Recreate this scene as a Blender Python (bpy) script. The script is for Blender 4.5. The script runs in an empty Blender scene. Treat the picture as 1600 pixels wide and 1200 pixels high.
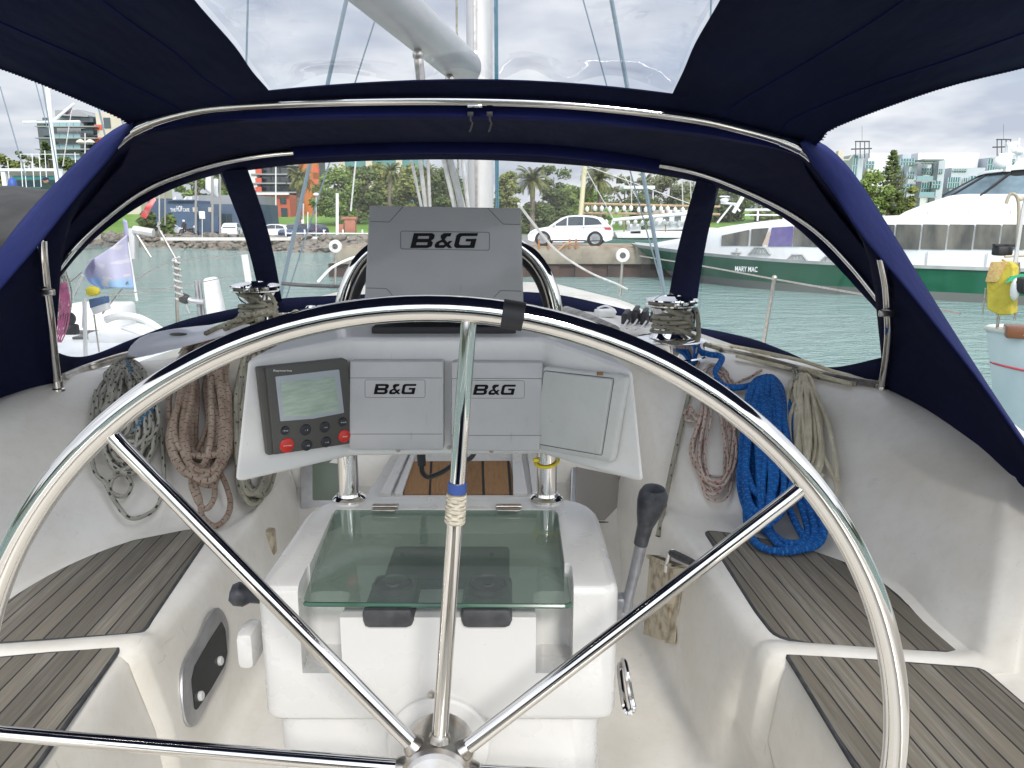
import bpy, bmesh, math, random
from mathutils import Vector, Matrix
from mathutils.bvhtree import BVHTree
from mathutils.geometry import intersect_line_plane
S = bpy.context.scene
COL = S.collection
V = Vector
R = math.radians
rnd = random.Random(11)
EYE, F, PIT = 3.2, 1208.0, R(12.1)
CP, SP = math.cos(PIT), math.sin(PIT)
CAM = V((0, 0, EYE))

def ray(px, py):
    u, w = (px-800)/F, (600-py)/F
    return V((u, CP+w*SP, -SP+w*CP))
def P(px, py, Y):
    d = ray(px, py)
    return CAM + d*(Y/d.y)
def PZ(px, py, z):
    d = ray(px, py)
    return CAM + d*((z-EYE)/d.z)
class Plane:
    def __init__(s, a, b, c):
        s.o = a; s.n = (b-a).cross(c-a).normalized()
        if s.n.dot(CAM-a) < 0: s.n = -s.n
    def at(s, px, py, off=0.0):
        d = ray(px, py)
        t = s.n.dot(s.o-CAM)/s.n.dot(d)
        return CAM + d*t + s.n*off
BA = math.atan(.057)
BX, BY = V((math.cos(BA), math.sin(BA), 0)), V((-math.sin(BA), math.cos(BA), 0))
BO = V((-.045, 0, EYE))
def B(x, y, z):
    return BO + BX*x + BY*y + V((0, 0, z))

# ------------------------------------------------------------ scene objects
WL = {}
def tag(o, label=None, cat=None, group=None, kind=None):
    for k, v in (('label', label), ('category', cat), ('group', group), ('kind', kind)):
        if v: o[k] = v
    return o
def thing(name, loc, label, cat, group=None):
    o = bpy.data.objects.new(name, None); COL.objects.link(o)
    o.location = loc; o.empty_display_size = .05
    WL[o] = V(loc)
    return tag(o, label, cat, group)
def copy_tree(o, parent=None):
    c = o.copy(); COL.objects.link(c)
    if parent: c.parent = parent
    for ch in list(o.children): copy_tree(ch, c)
    return c
def copies(o, loc, rz, label, group=None):
    c = copy_tree(o); c.location = loc; c.rotation_euler = (0, 0, rz); c['label'] = label
    if group: c['group'] = group
    return c

def cat(pts, n=6, closed=False):
    pts = [V(p) for p in pts]; N = len(pts); out = []
    rng = range(N if closed else N-1)
    for i in rng:
        if closed: a, b, c, d = pts[(i-1) % N], pts[i], pts[(i+1) % N], pts[(i+2) % N]
        else: a, b, c, d = pts[max(i-1, 0)], pts[i], pts[i+1], pts[min(i+2, N-1)]
        for k in range(n):
            t = k/n
            out.append(.5*((2*b)+(c-a)*t+(2*a-5*b+4*c-d)*t*t+(3*b-a-3*c+d)*t**3))
    if not closed: out.append(pts[-1].copy())
    return out
def rpoly(pts, r, n=4):
    """round the corners of a planar polygon; r is one radius or a list"""
    pts = [V(p) for p in pts]; N = len(pts); out = []
    for i in range(N):
        ri = r[i] if isinstance(r, (list, tuple)) else r
        p, a, b = pts[i], pts[i-1], pts[(i+1) % N]
        da, db = (a-p), (b-p)
        rr = min(ri, .45*da.length, .45*db.length)
        if rr <= 1e-6: out.append(p); continue
        s, e = p+da.normalized()*rr, p+db.normalized()*rr
        for k in range(n+1):
            t = k/n
            out.append((1-t)**2*s + 2*t*(1-t)*p + t*t*e)
    return out

class MB:
    def __init__(s): s.v = []; s.f = []; s.mi = []; s.uv = []
    def add(s, vs, fs, mi=0, uvs=None):
        o = len(s.v); s.v += [V(p) for p in vs]
        for k, f in enumerate(fs):
            s.f.append([i+o for i in f]); s.mi.append(mi); s.uv.append(uvs[k] if uvs else None)
        return s
    def bm(s, b, M=None, mi=0):
        b.verts.index_update()
        vs = [(M @ v.co) if M else v.co.copy() for v in b.verts]
        s.add(vs, [[v.index for v in f.verts] for f in b.faces], mi); b.free()
        return s
    def box(s, c, d, rot=None, r=0, mi=0, seg=2):
        b = bmesh.new(); bmesh.ops.create_cube(b, size=1)
        for v in b.verts: v.co = V((v.co.x*d[0], v.co.y*d[1], v.co.z*d[2]))
        if r: bmesh.ops.bevel(b, geom=b.edges[:], offset=r, segments=seg, profile=.5, affect='EDGES')
        M = Matrix.Translation(c) @ (rot.to_4x4() if rot else Matrix.Identity(4))
        return s.bm(b, M, mi)
    def prism(s, poly, off, r=0, mi=0, seg=2):
        b = bmesh.new(); off = V(off)
        a = [b.verts.new(p) for p in poly]; c = [b.verts.new(V(p)+off) for p in poly]; n = len(a)
        fa = b.faces.new(a[::-1]); fc = b.faces.new(c)
        for i in range(n): b.faces.new((a[i], a[(i+1) % n], c[(i+1) % n], c[i]))
        bmesh.ops.recalc_face_normals(b, faces=b.faces[:])
        if r:
            e = list(fa.edges)+list(fc.edges)
            bmesh.ops.bevel(b, geom=e, offset=r, segments=seg, profile=.5, affect='EDGES', clamp_overlap=True)
        return s.bm(b, None, mi)
    def tube(s, pts, r, n=8, closed=False, caps=True, mi=0, r2=None):
        pts = [V(p) for p in pts]; N = len(pts)
        if N < 2: return s
        tans = []
        for i in range(N):
            a = pts[i-1] if (i or closed) else pts[i]; b = pts[(i+1) % N] if (i < N-1 or closed) else pts[i]
            t = b-a; tans.append(t.normalized() if t.length > 1e-9 else V((0, 0, 1)))
        up = V((0, 0, 1)) if abs(tans[0].z) < .9 else V((1, 0, 0))
        x = tans[0].cross(up).normalized(); vs = []; L = [0]
        for i in range(N):
            if i: L.append(L[-1]+(pts[i]-pts[i-1]).length)
            x = x - tans[i]*x.dot(tans[i])
            x = x.normalized() if x.length > 1e-6 else tans[i].orthogonal().normalized()
            y = tans[i].cross(x)
            rr = r if r2 is None else r+(r2-r)*i/(N-1)
            if isinstance(r, (list, tuple)): rr = r[i]
            for k in range(n):
                a = 2*math.pi*k/n
                vs.append(pts[i]+x*(math.cos(a)*rr)+y*(math.sin(a)*rr))
        fs, uv = [], []
        for i in range(N if closed else N-1):
            j = (i+1) % N; l0 = L[i]; l1 = L[i+1] if i < N-1 else L[i]+(pts[0]-pts[-1]).length
            for k in range(n):
                k2 = (k+1) % n
                fs.append((i*n+k, i*n+k2, j*n+k2, j*n+k))
                uv.append(((l0, k/n), (l0, (k+1)/n), (l1, (k+1)/n), (l1, k/n)))
        if caps and not closed:
            fs.append(tuple(range(n))[::-1]); fs.append(tuple((N-1)*n+k for k in range(n)))
            uv += [tuple((0, 0) for _ in range(n))]*2
        return s.add(vs, fs, mi, uv)
    def lathe(s, prof, c, axis=V((0, 0, 1)), n=24, mi=0, cap=True):
        axis = V(axis).normalized(); x = axis.orthogonal().normalized(); y = axis.cross(x); c = V(c)
        vs = []; m = len(prof)
        for r, z in prof:
            for k in range(n):
                a = 2*math.pi*k/n
                vs.append(c+axis*z+x*(r*math.cos(a))+y*(r*math.sin(a)))
        fs = [(i*n+k, i*n+(k+1) % n, (i+1)*n+(k+1) % n, (i+1)*n+k) for i in range(m-1) for k in range(n)]
        if cap:
            fs.append(tuple(range(n))[::-1]); fs.append(tuple((m-1)*n+k for k in range(n)))
        return s.add(vs, fs, mi)
    def grid(s, rows, mi=0, closed=False):
        m, n = len(rows), len(rows[0])
        vs = [p for r in rows for p in r]
        fs = [(i*n+k, i*n+(k+1) % n, (i+1)*n+(k+1) % n, (i+1)*n+k) for i in range(m-1) for k in range(n if closed else n-1)]
        return s.add(vs, fs, mi)
    def ball(s, c, rad, sub=2, mi=0, rot=None, jit=0, rn=None):
        b = bmesh.new(); bmesh.ops.create_icosphere(b, subdivisions=sub, radius=1)
        for v in b.verts:
            q = 1+(rn.uniform(-jit, jit) if jit else 0)
            v.co = V((v.co.x*rad[0]*q, v.co.y*rad[1]*q, v.co.z*rad[2]*q))
        return s.bm(b, Matrix.Translation(c) @ (rot.to_4x4() if rot else Matrix.Identity(4)), mi)
    def build(s, name, mats, parent=None, sharp=38, solid=0, bevel=0, loc=None, flat=False, **tg):
        if not isinstance(mats, (list, tuple)): mats = [mats]
        if parent: base = WL[parent]
        elif loc is not None: base = V(loc)
        else:
            xs, ys, zs = zip(*[(p.x, p.y, p.z) for p in s.v])
            base = V(((min(xs)+max(xs))/2, (min(ys)+max(ys))/2, min(zs)))
        me = bpy.data.meshes.new(name)
        me.from_pydata([p-base for p in s.v], [], s.f)
        for m in mats: me.materials.append(m)
        for p, mi in zip(me.polygons, s.mi): p.material_index = mi; p.use_smooth = not flat
        if any(s.uv):
            l = me.uv_layers.new(name='UVMap').data; k = 0
            for u, f in zip(s.uv, s.f):
                for j in range(len(f)):
                    if u: l[k].uv = u[j]
                    k += 1
        if not flat: me.set_sharp_from_angle(angle=R(sharp))
        o = bpy.data.objects.new(name, me); COL.objects.link(o)
        WL[o] = base
        if parent: o.parent = parent
        else: o.location = base
        if solid:
            md = o.modifiers.new('Solidify', 'SOLIDIFY'); md.thickness = solid; md.offset = 0
        if bevel:
            md = o.modifiers.new('Bevel', 'BEVEL'); md.width = bevel; md.segments = 3; md.limit_method = 'ANGLE'; md.angle_limit = R(40); md.harden_normals = True
        return tag(o, **tg) if tg else o

def text(body, o, rx, up, h, mat, parent, name='lettering', shear=0, bold=0, sx=1.0, ext=.0006, center=True, width=None):
    cu = bpy.data.curves.new('lettering', 'FONT'); cu.body = body; cu.size = 1; cu.shear = shear; cu.offset = bold
    cu.align_x = 'CENTER' if center else 'LEFT'; cu.align_y = 'CENTER'; cu.resolution_u = 4
    ob = bpy.data.objects.new('lettering', cu)
    me = bpy.data.meshes.new_from_object(ob)
    bpy.data.objects.remove(ob)
    xs = [v.co.x for v in me.vertices]; ys = [v.co.y for v in me.vertices]
    cx, cy = (min(xs)+max(xs))/2, (min(ys)+max(ys))/2
    k = h/(max(ys)-min(ys)); kx = k*sx
    if width: kx = width/(max(xs)-min(xs))
    if not center: cx = min(xs)
    rx = V(rx).normalized(); up = V(up); up = (up-rx*up.dot(rx)).normalized(); n = rx.cross(up)
    m = MB()
    vs = [o+rx*((v.co.x-cx)*kx)+up*((v.co.y-cy)*k)+n*ext for v in me.vertices]
    m.add(vs, [list(p.vertices) for p in me.polygons])
    bpy.data.meshes.remove(me)
    return m.build(name, mat, parent, flat=True)

# ------------------------------------------------------------ materials
def newmat(name):
    m = bpy.data.materials.new(name); m.use_nodes = True
    nt = m.node_tree; b = nt.nodes['Principled BSDF']
    return m, nt, b
class N:
    """tiny node-graph helper"""
    def __init__(s, nt): s.nt = nt
    def n(s, t, **kw):
        x = s.nt.nodes.new(t)
        for k, v in kw.items():
            if k.startswith('i_'):
                key = k[2:]
                x.inputs[int(key) if key.isdigit() else key.replace('_', ' ')].default_value = v
            else: setattr(x, k, v)
        return x
    def l(s, a, b): s.nt.links.new(a, b)
    def math(s, op, a, b=None, c=None):
        x = s.nt.nodes.new('ShaderNodeMath'); x.operation = op
        for i, q in enumerate((a, b, c)):
            if q is None: continue
            if isinstance(q, (int, float)): x.inputs[i].default_value = q
            else: s.l(q, x.inputs[i])
        return x.outputs[0]
    def mix(s, f, a, b):
        x = s.nt.nodes.new('ShaderNodeMix'); x.data_type = 'RGBA'
        for sock, q in ((x.inputs[0], f), (x.inputs[6], a), (x.inputs[7], b)):
            if isinstance(q, (int, float)): sock.default_value = q
            elif isinstance(q, tuple): sock.default_value = (*q[:3], 1)
            else: s.l(q, sock)
        return x.outputs[2]
    def noise(s, vec, scale, detail=4, rough=.55):
        x = s.n('ShaderNodeTexNoise'); x.inputs['Scale'].default_value = scale; x.inputs['Detail'].default_value = detail; x.inputs['Roughness'].default_value = rough
        if vec: s.l(vec, x.inputs['Vector'])
        return x.outputs[0]
    def ramp(s, f, a, b):
        x = s.n('ShaderNodeMapRange'); x.inputs[1].default_value = a; x.inputs[2].default_value = b
        s.l(f, x.inputs[0]); return x.outputs[0]
    def coord(s, which='Object', scale=None, rotz=0):
        t = s.n('ShaderNodeTexCoord').outputs[which]
        if scale or rotz:
            m = s.n('ShaderNodeMapping'); s.l(t, m.inputs[0])
            if scale: m.inputs['Scale'].default_value = scale
            m.inputs['Rotation'].default_value = (0, 0, rotz); t = m.outputs[0]
        return t
    def bump(s, h, strength, dist, bsdf):
        x = s.n('ShaderNodeBump'); x.inputs['Strength'].default_value = strength; x.inputs['Distance'].default_value = dist
        s.l(h, x.inputs['Height']); s.l(x.outputs[0], bsdf.inputs['Normal'])
def mat(name, col, rough=.5, metal=0.0, col2=None, scale=6, lo=.4, hi=.65, bump=0, bscale=60, bdist=.002, spec=.5, coat=0, stretch=None, rough2=None, sheen=0):
    m, nt, b = newmat(name); g = N(nt)
    b.inputs['Base Color'].default_value = (*col, 1); b.inputs['Roughness'].default_value = rough
    b.inputs['Metallic'].default_value = metal; b.inputs['Specular IOR Level'].default_value = spec
    b.inputs['Coat Weight'].default_value = coat; b.inputs['Sheen Weight'].default_value = sheen
    c = g.coord('Object', stretch)
    if col2 is not None or rough2 is not None:
        f = g.ramp(g.noise(c, scale, 6), lo, hi)
        if col2 is not None: g.l(g.mix(f, col, col2), b.inputs['Base Color'])
        if rough2 is not None:
            x = g.n('ShaderNodeMapRange'); x.inputs[3].default_value = rough; x.inputs[4].default_value = rough2; g.l(f, x.inputs[0]); g.l(x.outputs[0], b.inputs['Roughness'])
    if bump: g.bump(g.noise(c, bscale, 5), bump, bdist, b)
    return m

def gel(name, col, dirt, amt=.5, rough=.3):
    """aged gelcoat: faint mottling, speckles and scuffs"""
    m, nt, b = newmat(name); g = N(nt); c = g.coord()
    big = g.ramp(g.noise(c, 3.1, 5), .38, .72)
    fine = g.ramp(g.noise(c, 30, 5, .65), .48, .86)
    spk = g.ramp(g.noise(c, 160, 2), .73, .78)
    a = g.mix(g.math('MULTIPLY', big, amt), col, dirt)
    a = g.mix(g.math('MULTIPLY', fine, amt*.35), a, tuple(x*.75 for x in dirt))
    a = g.mix(g.math('MULTIPLY', spk, amt*.6), a, (.12, .1, .08))
    for st in ((55, 3, 9), (4, 48, 7)):
        scf = g.ramp(g.noise(g.coord('Object', st), 1.0, 3, .6), .70, .76)
        a = g.mix(g.math('MULTIPLY', scf, amt*.45), a, tuple(x*.55 for x in dirt))
    g.l(a, b.inputs['Base Color'])
    x = g.n('ShaderNodeMapRange'); x.inputs[3].default_value = rough; x.inputs[4].default_value = rough+.25
    g.l(g.noise(c, 9, 4), x.inputs[0]); g.l(x.outputs[0], b.inputs['Roughness'])
    g.bump(g.noise(c, 9, 2), .02, .01, b); b.inputs['Coat Weight'].default_value = .35; b.inputs['Coat Roughness'].default_value = .1
    return m
def rope_mat(name, base, fleck, fa=.4, fb=.3, dens=36., dirt=None, rows=2.0):
    m, nt, b = newmat(name); g = N(nt)
    uv = g.n('ShaderNodeTexCoord').outputs['UV']
    sp = g.n('ShaderNodeSeparateXYZ'); g.l(uv, sp.inputs[0]); u, v = sp.outputs[0], sp.outputs[1]
    row = g.math('FLOOR', g.math('MULTIPLY', u, dens))
    fu = g.math('FRACT', g.math('MULTIPLY', u, dens))
    fv = g.math('FRACT', g.math('ADD', g.math('MULTIPLY', v, rows), g.math('MULTIPLY', row, .37)))
    k = g.math('MULTIPLY', g.math('LESS_THAN', fu, fa), g.math('LESS_THAN', fv, fb))
    c = g.coord()
    dn = g.ramp(g.noise(c, 12, 4), .35, .7)
    a = g.mix(dn, base, dirt or tuple(x*.68 for x in base))
    a = g.mix(k, a, fleck)
    g.l(a, b.inputs['Base Color']); b.inputs['Roughness'].default_value = .85
    br = g.math('ADD', g.math('SINE', g.math('ADD', g.math('MULTIPLY', u, 900.), g.math('MULTIPLY', v, 25.13))),
                g.math('SINE', g.math('SUBTRACT', g.math('MULTIPLY', u, 900.), g.math('MULTIPLY', v, 25.13))))
    g.bump(br, .55, .0016, b)
    return m
def teak_mat(name, pitch=.05, gold=0.0):
    m, nt, b = newmat(name); g = N(nt)
    c = g.coord('Object', None, -BA)
    sp = g.n('ShaderNodeSeparateXYZ'); g.l(c, sp.inputs[0])
    x = g.math('DIVIDE', sp.outputs[0], pitch)
    fx = g.math('FRACT', x); ix = g.math('FLOOR', x)
    caulk = g.math('LESS_THAN', fx, g.math('ADD', .055, g.math('MULTIPLY', g.noise(g.coord('Object', (3, 3, 3)), 3.0, 3), .08)))
    mp = g.n('ShaderNodeMapping'); g.l(c, mp.inputs[0]); mp.inputs['Scale'].default_value = (120, 5, 60)
    gr = g.noise(mp.outputs[0], 1.0, 8, .65)
    mp2 = g.n('ShaderNodeMapping'); g.l(c, mp2.inputs[0]); mp2.inputs['Scale'].default_value = (18, 3.5, 18)
    blot = g.noise(mp2.outputs[0], 1.0, 5, .6)
    wn = g.n('ShaderNodeTexWhiteNoise', noise_dimensions='1D'); g.l(ix, wn.inputs['W'])
    pal = [(.115, .102, .080), (.31, .285, .235), (.20, .172, .130)] if not gold else [(.20, .105, .045), (.36, .20, .095), (.28, .16, .075)]
    a = g.mix(g.ramp(gr, .3, .72), pal[0], pal[1])
    a = g.mix(g.math('MULTIPLY', g.ramp(blot, .40, .66), .85), a, pal[2])
    a = g.mix(g.math('MULTIPLY', wn.outputs[0], .58), a, tuple(q*.55 for q in pal[0]))
    a = g.mix(caulk, a, (.022, .021, .022))
    g.l(a, b.inputs['Base Color']); b.inputs['Roughness'].default_value = .8
    g.bump(g.math('SUBTRACT', g.math('MULTIPLY', gr, .5), caulk), .35, .003, b)
    return m
def fabric(name, col, rough=.9, wr=.5):
    m, nt, b = newmat(name); g = N(nt); c = g.coord()
    a = g.mix(g.ramp(g.noise(c, 2.3, 5), .35, .7), col, tuple(q*.72 for q in col))
    g.l(a, b.inputs['Base Color']); b.inputs['Roughness'].default_value = rough
    b.inputs['Specular IOR Level'].default_value = .12
    h = g.math('ADD', g.noise(g.coord('Object', (5, 1.6, 5)), 1.0, 3), g.math('MULTIPLY', g.noise(c, 420, 2), .02))
    g.bump(h, wr, .05, b)
    return m
def vinyl(name, tint, dens=.0, bmp=.25, bs=3.0, gl=.05):
    m, nt, b = newmat(name); g = N(nt); out = nt.nodes['Material Output']; nt.nodes.remove(b)
    t = g.n('ShaderNodeBsdfTransparent'); t.inputs[0].default_value = (*tint, 1)
    gs = g.n('ShaderNodeBsdfGlossy'); gs.inputs['Roughness'].default_value = .06; gs.inputs[0].default_value = (1, 1, 1, 1)
    df = g.n('ShaderNodeBsdfTranslucent'); df.inputs[0].default_value = (.75, .77, .8, 1)
    c = g.coord()
    h = g.math('ADD', g.noise(c, bs, 3), g.math('MULTIPLY', g.noise(c, bs*4, 2), .05))
    bm = g.n('ShaderNodeBump'); bm.inputs['Strength'].default_value = bmp; bm.inputs['Distance'].default_value = .08
    g.l(h, bm.inputs['Height']); g.l(bm.outputs[0], gs.inputs['Normal'])
    fr = g.n('ShaderNodeLayerWeight'); g.l(bm.outputs[0], fr.inputs['Normal']); sch = g.math('ADD', g.math('MULTIPLY', g.math('POWER', fr.outputs[1], 5.), .85), .045)
    m1 = g.n('ShaderNodeMixShader'); m2 = g.n('ShaderNodeMixShader')
    g.l(g.math('MINIMUM', g.math('ADD', sch, gl-.03), .8), m1.inputs[0])
    g.l(t.outputs[0], m1.inputs[1]); g.l(gs.outputs[0], m1.inputs[2])
    sc = g.ramp(g.noise(g.coord('Object', (9, 30, 30)), 1.0, 6, .7), .5, .8)
    g.l(g.math('ADD', g.math('MULTIPLY', sc, dens), dens*.4), m2.inputs[0]); g.l(m1.outputs[0], m2.inputs[1]); g.l(df.outputs[0], m2.inputs[2])
    g.l(m2.outputs[0], out.inputs[0])
    return m
def glass_sheet(name, tint, gl=.0, body=None, amt=0):
    m, nt, b = newmat(name); g = N(nt); out = nt.nodes['Material Output']; nt.nodes.remove(b)
    t = g.n('ShaderNodeBsdfTransparent'); t.inputs[0].default_value = (*tint, 1)
    gs = g.n('ShaderNodeBsdfGlossy'); gs.inputs['Roughness'].default_value = .03
    fr = g.n('ShaderNodeLayerWeight'); sch = g.math('ADD', g.math('MULTIPLY', g.math('POWER', fr.outputs[1], 5.), .9), .045)
    mx = g.n('ShaderNodeMixShader'); g.l(g.math('ADD', sch, gl), mx.inputs[0]); g.l(t.outputs[0], mx.inputs[1]); g.l(gs.outputs[0], mx.inputs[2])
    if body:
        d = g.n('ShaderNodeBsdfDiffuse'); d.inputs[0].default_value = (*body, 1); m3 = g.n('ShaderNodeMixShader'); m3.inputs[0].default_value = amt
        g.l(t.outputs[0], m3.inputs[1]); g.l(d.outputs[0], m3.inputs[2]); g.l(m3.outputs[0], mx.inputs[1])
    g.l(mx.outputs[0], out.inputs[0])
    return m

M = {}
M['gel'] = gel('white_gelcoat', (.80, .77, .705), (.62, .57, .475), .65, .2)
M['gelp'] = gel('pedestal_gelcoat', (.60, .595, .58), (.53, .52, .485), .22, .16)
M['pod'] = gel('pod_gelcoat', (.80, .795, .78), (.67, .665, .64), .5, .33)
M['cream'] = gel('cream_plastic', (.62, .635, .62), (.52, .52, .49), .7, .45)
M['dirty'] = mat('grimy_gelcoat', (.52, .46, .34), .55, col2=(.17, .11, .055), scale=26, lo=.45, hi=.72)
M['steel'] = mat('polished_steel', (.70, .68, .65), .045, 1.0, rough2=.10, scale=14)
M['chrome'] = mat('chrome', (.82, .82, .83), .06, 1.0)
M['dull'] = mat('dull_steel', (.55, .53, .50), .3, 1.0, col2=(.42, .36, .3), scale=40)
M['alu'] = mat('brushed_alloy', (.50, .50, .51), .38, .85, col2=(.42, .42, .43), scale=20)
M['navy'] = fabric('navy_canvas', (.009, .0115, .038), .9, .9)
M['navylit'] = fabric('daylit_navy_canvas', (.023, .031, .13), .85, .5)  # same canvas as the hood, brightened to paint in the daylight on it
M['sleeve'] = fabric('navy_sleeve', (.009, .012, .075))
M['blacktape'] = mat('black_tape', (.02, .02, .024), .6)
M['rubber'] = mat('black_rubber', (.03, .031, .034), .55, col2=(.06, .062, .068), scale=30, bump=.2, bscale=200)
M['knob'] = mat('worn_black_knob', (.018, .02, .026), .45, col2=(.05, .054, .064), scale=50, bump=.25, bscale=120)
M['leverg'] = mat('grey_lever', (.30, .31, .33), .35, .5, col2=(.22, .22, .24), scale=30)
M['grey'] = gel('grey_plastic', (.52, .52, .525), (.45, .45, .45), .55, .45)
M['greyd'] = gel('dark_grey_plastic', (.31, .312, .318), (.27, .27, .272), .5, .45)
M['groove'] = mat('shadow_groove', (.10, .10, .105), .7)
M['black'] = mat('black_lettering', (.006, .006, .007), .6, spec=.15)
M['bezel'] = mat('taupe_grey_plastic', (.085, .083, .076), .5, bump=.1, bscale=400, bdist=.0006)
M['lcd'] = mat('lcd_glass', (.36, .46, .38), .14, col2=(.46, .56, .47), scale=30, stretch=(1, 1, 6), spec=.6)
M['lcdrim'] = mat('lcd_silver_rim', (.42, .46, .50), .2)
M['btn'] = mat('dark_button', (.022, .024, .032), .45)
M['btnred'] = mat('red_button', (.62, .035, .025), .4)
M['white'] = mat('white_paint', (.80, .80, .79), .35, col2=(.72, .72, .70), scale=4)
M['whitemark'] = mat('white_print', (.8, .8, .8), .5)
M['teak'] = teak_mat('weathered_teak', .048)
M['teakg'] = teak_mat('varnished_teak', .105, 1)
M['vinyl'] = vinyl('clear_vinyl', (.95, .955, .965), .035, .06, 1.5, .02)
M['vinylr'] = vinyl('rippled_clear_vinyl', (.94, .95, .975), .04, .30, 2.2, .03)
M['glass'] = glass_sheet('green_tinted_glass', (.81, .875, .84), .045, (.22, .275, .245), .16)
M['glassedge'] = mat('glass_edge', (.03, .09, .06), .15)
M['smoke'] = glass_sheet('smoked_acrylic', (.25, .25, .25), .02)
M['rope_bk'] = rope_mat('beige_rope_black_fleck', (.46, .44, .37), (.03, .03, .035), .38, .3, 30)
M['rope_br'] = rope_mat('tan_rope_red_fleck', (.40, .325, .25), (.19, .05, .04), .22, .5, 58, (.24, .175, .125))
M['rope_rd'] = rope_mat('white_rope_red_fleck', (.62, .52, .44), (.36, .03, .035), .36, .3, 46)
M['rope_bl'] = rope_mat('blue_rope', (.003, .12, .43), (.012, .19, .56), .5, .5, 90, (.002, .06, .24))
M['rope_cr'] = rope_mat('cream_rope', (.84, .78, .60), (.66, .61, .43), .3, .3, 30, (.56, .50, .35))
M['rope_gy'] = rope_mat('grey_rope', (.38, .36, .28), (.06, .06, .06), .22, .22, 22, (.22, .21, .16))
M['rope_wh'] = rope_mat('white_rope', (.7, .7, .68), (.5, .5, .5), .2, .2, 30)
M['rope_tie'] = rope_mat('blue_cord', (.05, .16, .26), (.3, .35, .4), .5, .4, 90)
M['yellow'] = mat('yellow_plastic', (.72, .58, .03), .4)
M['copper'] = mat('dark_cable', (.012, .012, .014), .4)
M['bluetape'] = mat('blue_tape', (.03, .07, .26), .5)
M['whip'] = rope_mat('cream_whipping', (.62, .57, .47), (.42, .35, .25), .5, .2, 260)
M['shroud'] = mat('grey_blue_wire', (.16, .22, .26), .45, .3)
M['mastp'] = mat('mast_white_alloy', (.62, .61, .60), .4, .2, col2=(.53, .52, .50), scale=3, stretch=(4, 4, .6))
M['boomp'] = mat('boom_grey_paint', (.44, .45, .46), .4, .1, col2=(.38, .385, .39), scale=3)
# ------------------------------------------------------------ the yacht's own cockpit moulding
STN = [  # riser top (x,y), wall foot (x,y), wall top (x,y,z), seat height
 ((.70, 3.12), (.715, 3.12), (.60, 3.36, -.545), -1.02),
 ((.705, 2.9), (.72, 2.9), (.72, 3.27, -.55), -1.02),
 ((.71, 2.68), (.74, 2.68), (.88, 3.18, -.56), -1.02),
 ((.715, 2.54), (.85, 2.56), (1.04, 3.11, -.57), -1.02),
 ((.72, 2.44), (1.0, 2.47), (1.20, 3.05, -.575), -1.02),
 ((.725, 2.3), (1.13, 2.32), (1.35, 2.96, -.585), -1.02),
 ((.73, 2.15), (1.21, 2.15), (1.46, 2.76, -.60), -1.02),
 ((.735, 1.95), (1.25, 1.93), (1.51, 2.4, -.64), -1.02),
 ((.74, 1.76), (1.235, 1.75), (1.54, 2.02, -.70), -1.02),
 ((.742, 1.70), (1.235, 1.685), (1.545, 1.98, -.705), -1.02),
 ((.744, 1.685), (1.237, 1.67), (1.548, 1.96, -.706), -1.013),
 ((.746, 1.66), (1.24, 1.645), (1.55, 1.95, -.71), -1.009),
 ((.750, 1.635), (1.245, 1.62), (1.56, 1.93, -.715), -1.013),
 ((.752, 1.62), (1.26, 1.60), (1.565, 1.92, -.715), -1.02),
 ((.782, 1.60), (1.27, 1.585), (1.57, 1.88, -.717), -1.02),
 ((.785, 1.56), (1.30, 1.55), (1.58, 1.8, -.72), -1.02),
 ((.785, 1.2), (1.36, 1.2), (1.60, 1.4, -.74), -1.02),
 ((.785, .3), (1.40, .3), (1.62, .45, -.75), -1.02),
 ((.785, -1.0), (1.40, -1.0), (1.62, -1.0, -.75), -1.02)]
SOLE = -1.45
def roofz(x, y): return -.462-(.075-.045*min(1, max(0, (y-4.2)/.8)))*x*x-.034*max(0, y-4.35)
def profile(st, sg):
    (rx, ry), (wx, wy), (tx, ty, tz), zs = st
    r, w, t = V((rx, ry)), V((wx, wy)), V((tx, ty)); d = w-r; L = d.length; dn = d.normalized() if L > 1e-6 else V((1, 0))
    out = V((t.x-w.x, t.y-w.y)).normalized()
    if ty-wy < .02 or wy < 2.0: out = V((1, 0))
    q = []
    def a(p, z): q.append((p.x, p.y, z))
    c = V((0, ry)); ins = .11 if wy > 1.63 else .03; so = V((rx-ins, ry))
    a(c, SOLE); a(V((rx*.5, ry)), SOLE); a(so, SOLE); a(so+V((.03, 0)), SOLE+.008); a(so+V((.05, 0)), SOLE+.04)
    a(V((rx-.03-.25*(ins-.03), ry)), SOLE+.22); a(V((rx-.012, ry)), zs-.06); a(V((rx-.004, ry)), zs-.025)
    a(r+dn*min(.012, .2*L), zs-.006); a(r+dn*min(.04, .4*L), zs+.002)
    a(r+dn*(L*.5), zs); a(r+dn*max(L-.06, .6*L), zs); a(r+dn*max(L-.02, .8*L), zs+.008)
    H = tz-zs
    for k, s_ in ((.0, .03), (.05, .10), (.24, .33), (.52, .62), (.78, .85), (.92, .96)):
        a(w.lerp(t, k), zs+H*s_)
    a(t, tz); a(t+out*.035, tz+.014); a(t+out*.08, tz+.016)
    if wy >= 2.3:
        e = t+out*(.55 if abs(tx) < .95 else .22); a(t+out*.12, tz*.6+.4*roofz(e.x, e.y)); a(e, roofz(e.x, e.y)-.004)
        a(e+out*.05, -.62); a(e+out*.08, -.95); a(e+out*.08, -3.4)
    else:
        a(V((1.72, ty)), tz-.03); a(V((1.95, ty)), tz-.09); a(V((2.05, ty)), -1.0); a(V((2.0, ty)), -1.6); a(V((1.6, ty)), -3.5)
    return [B(x*sg, y, z) for x, y, z in q]
cm = MB()
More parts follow.
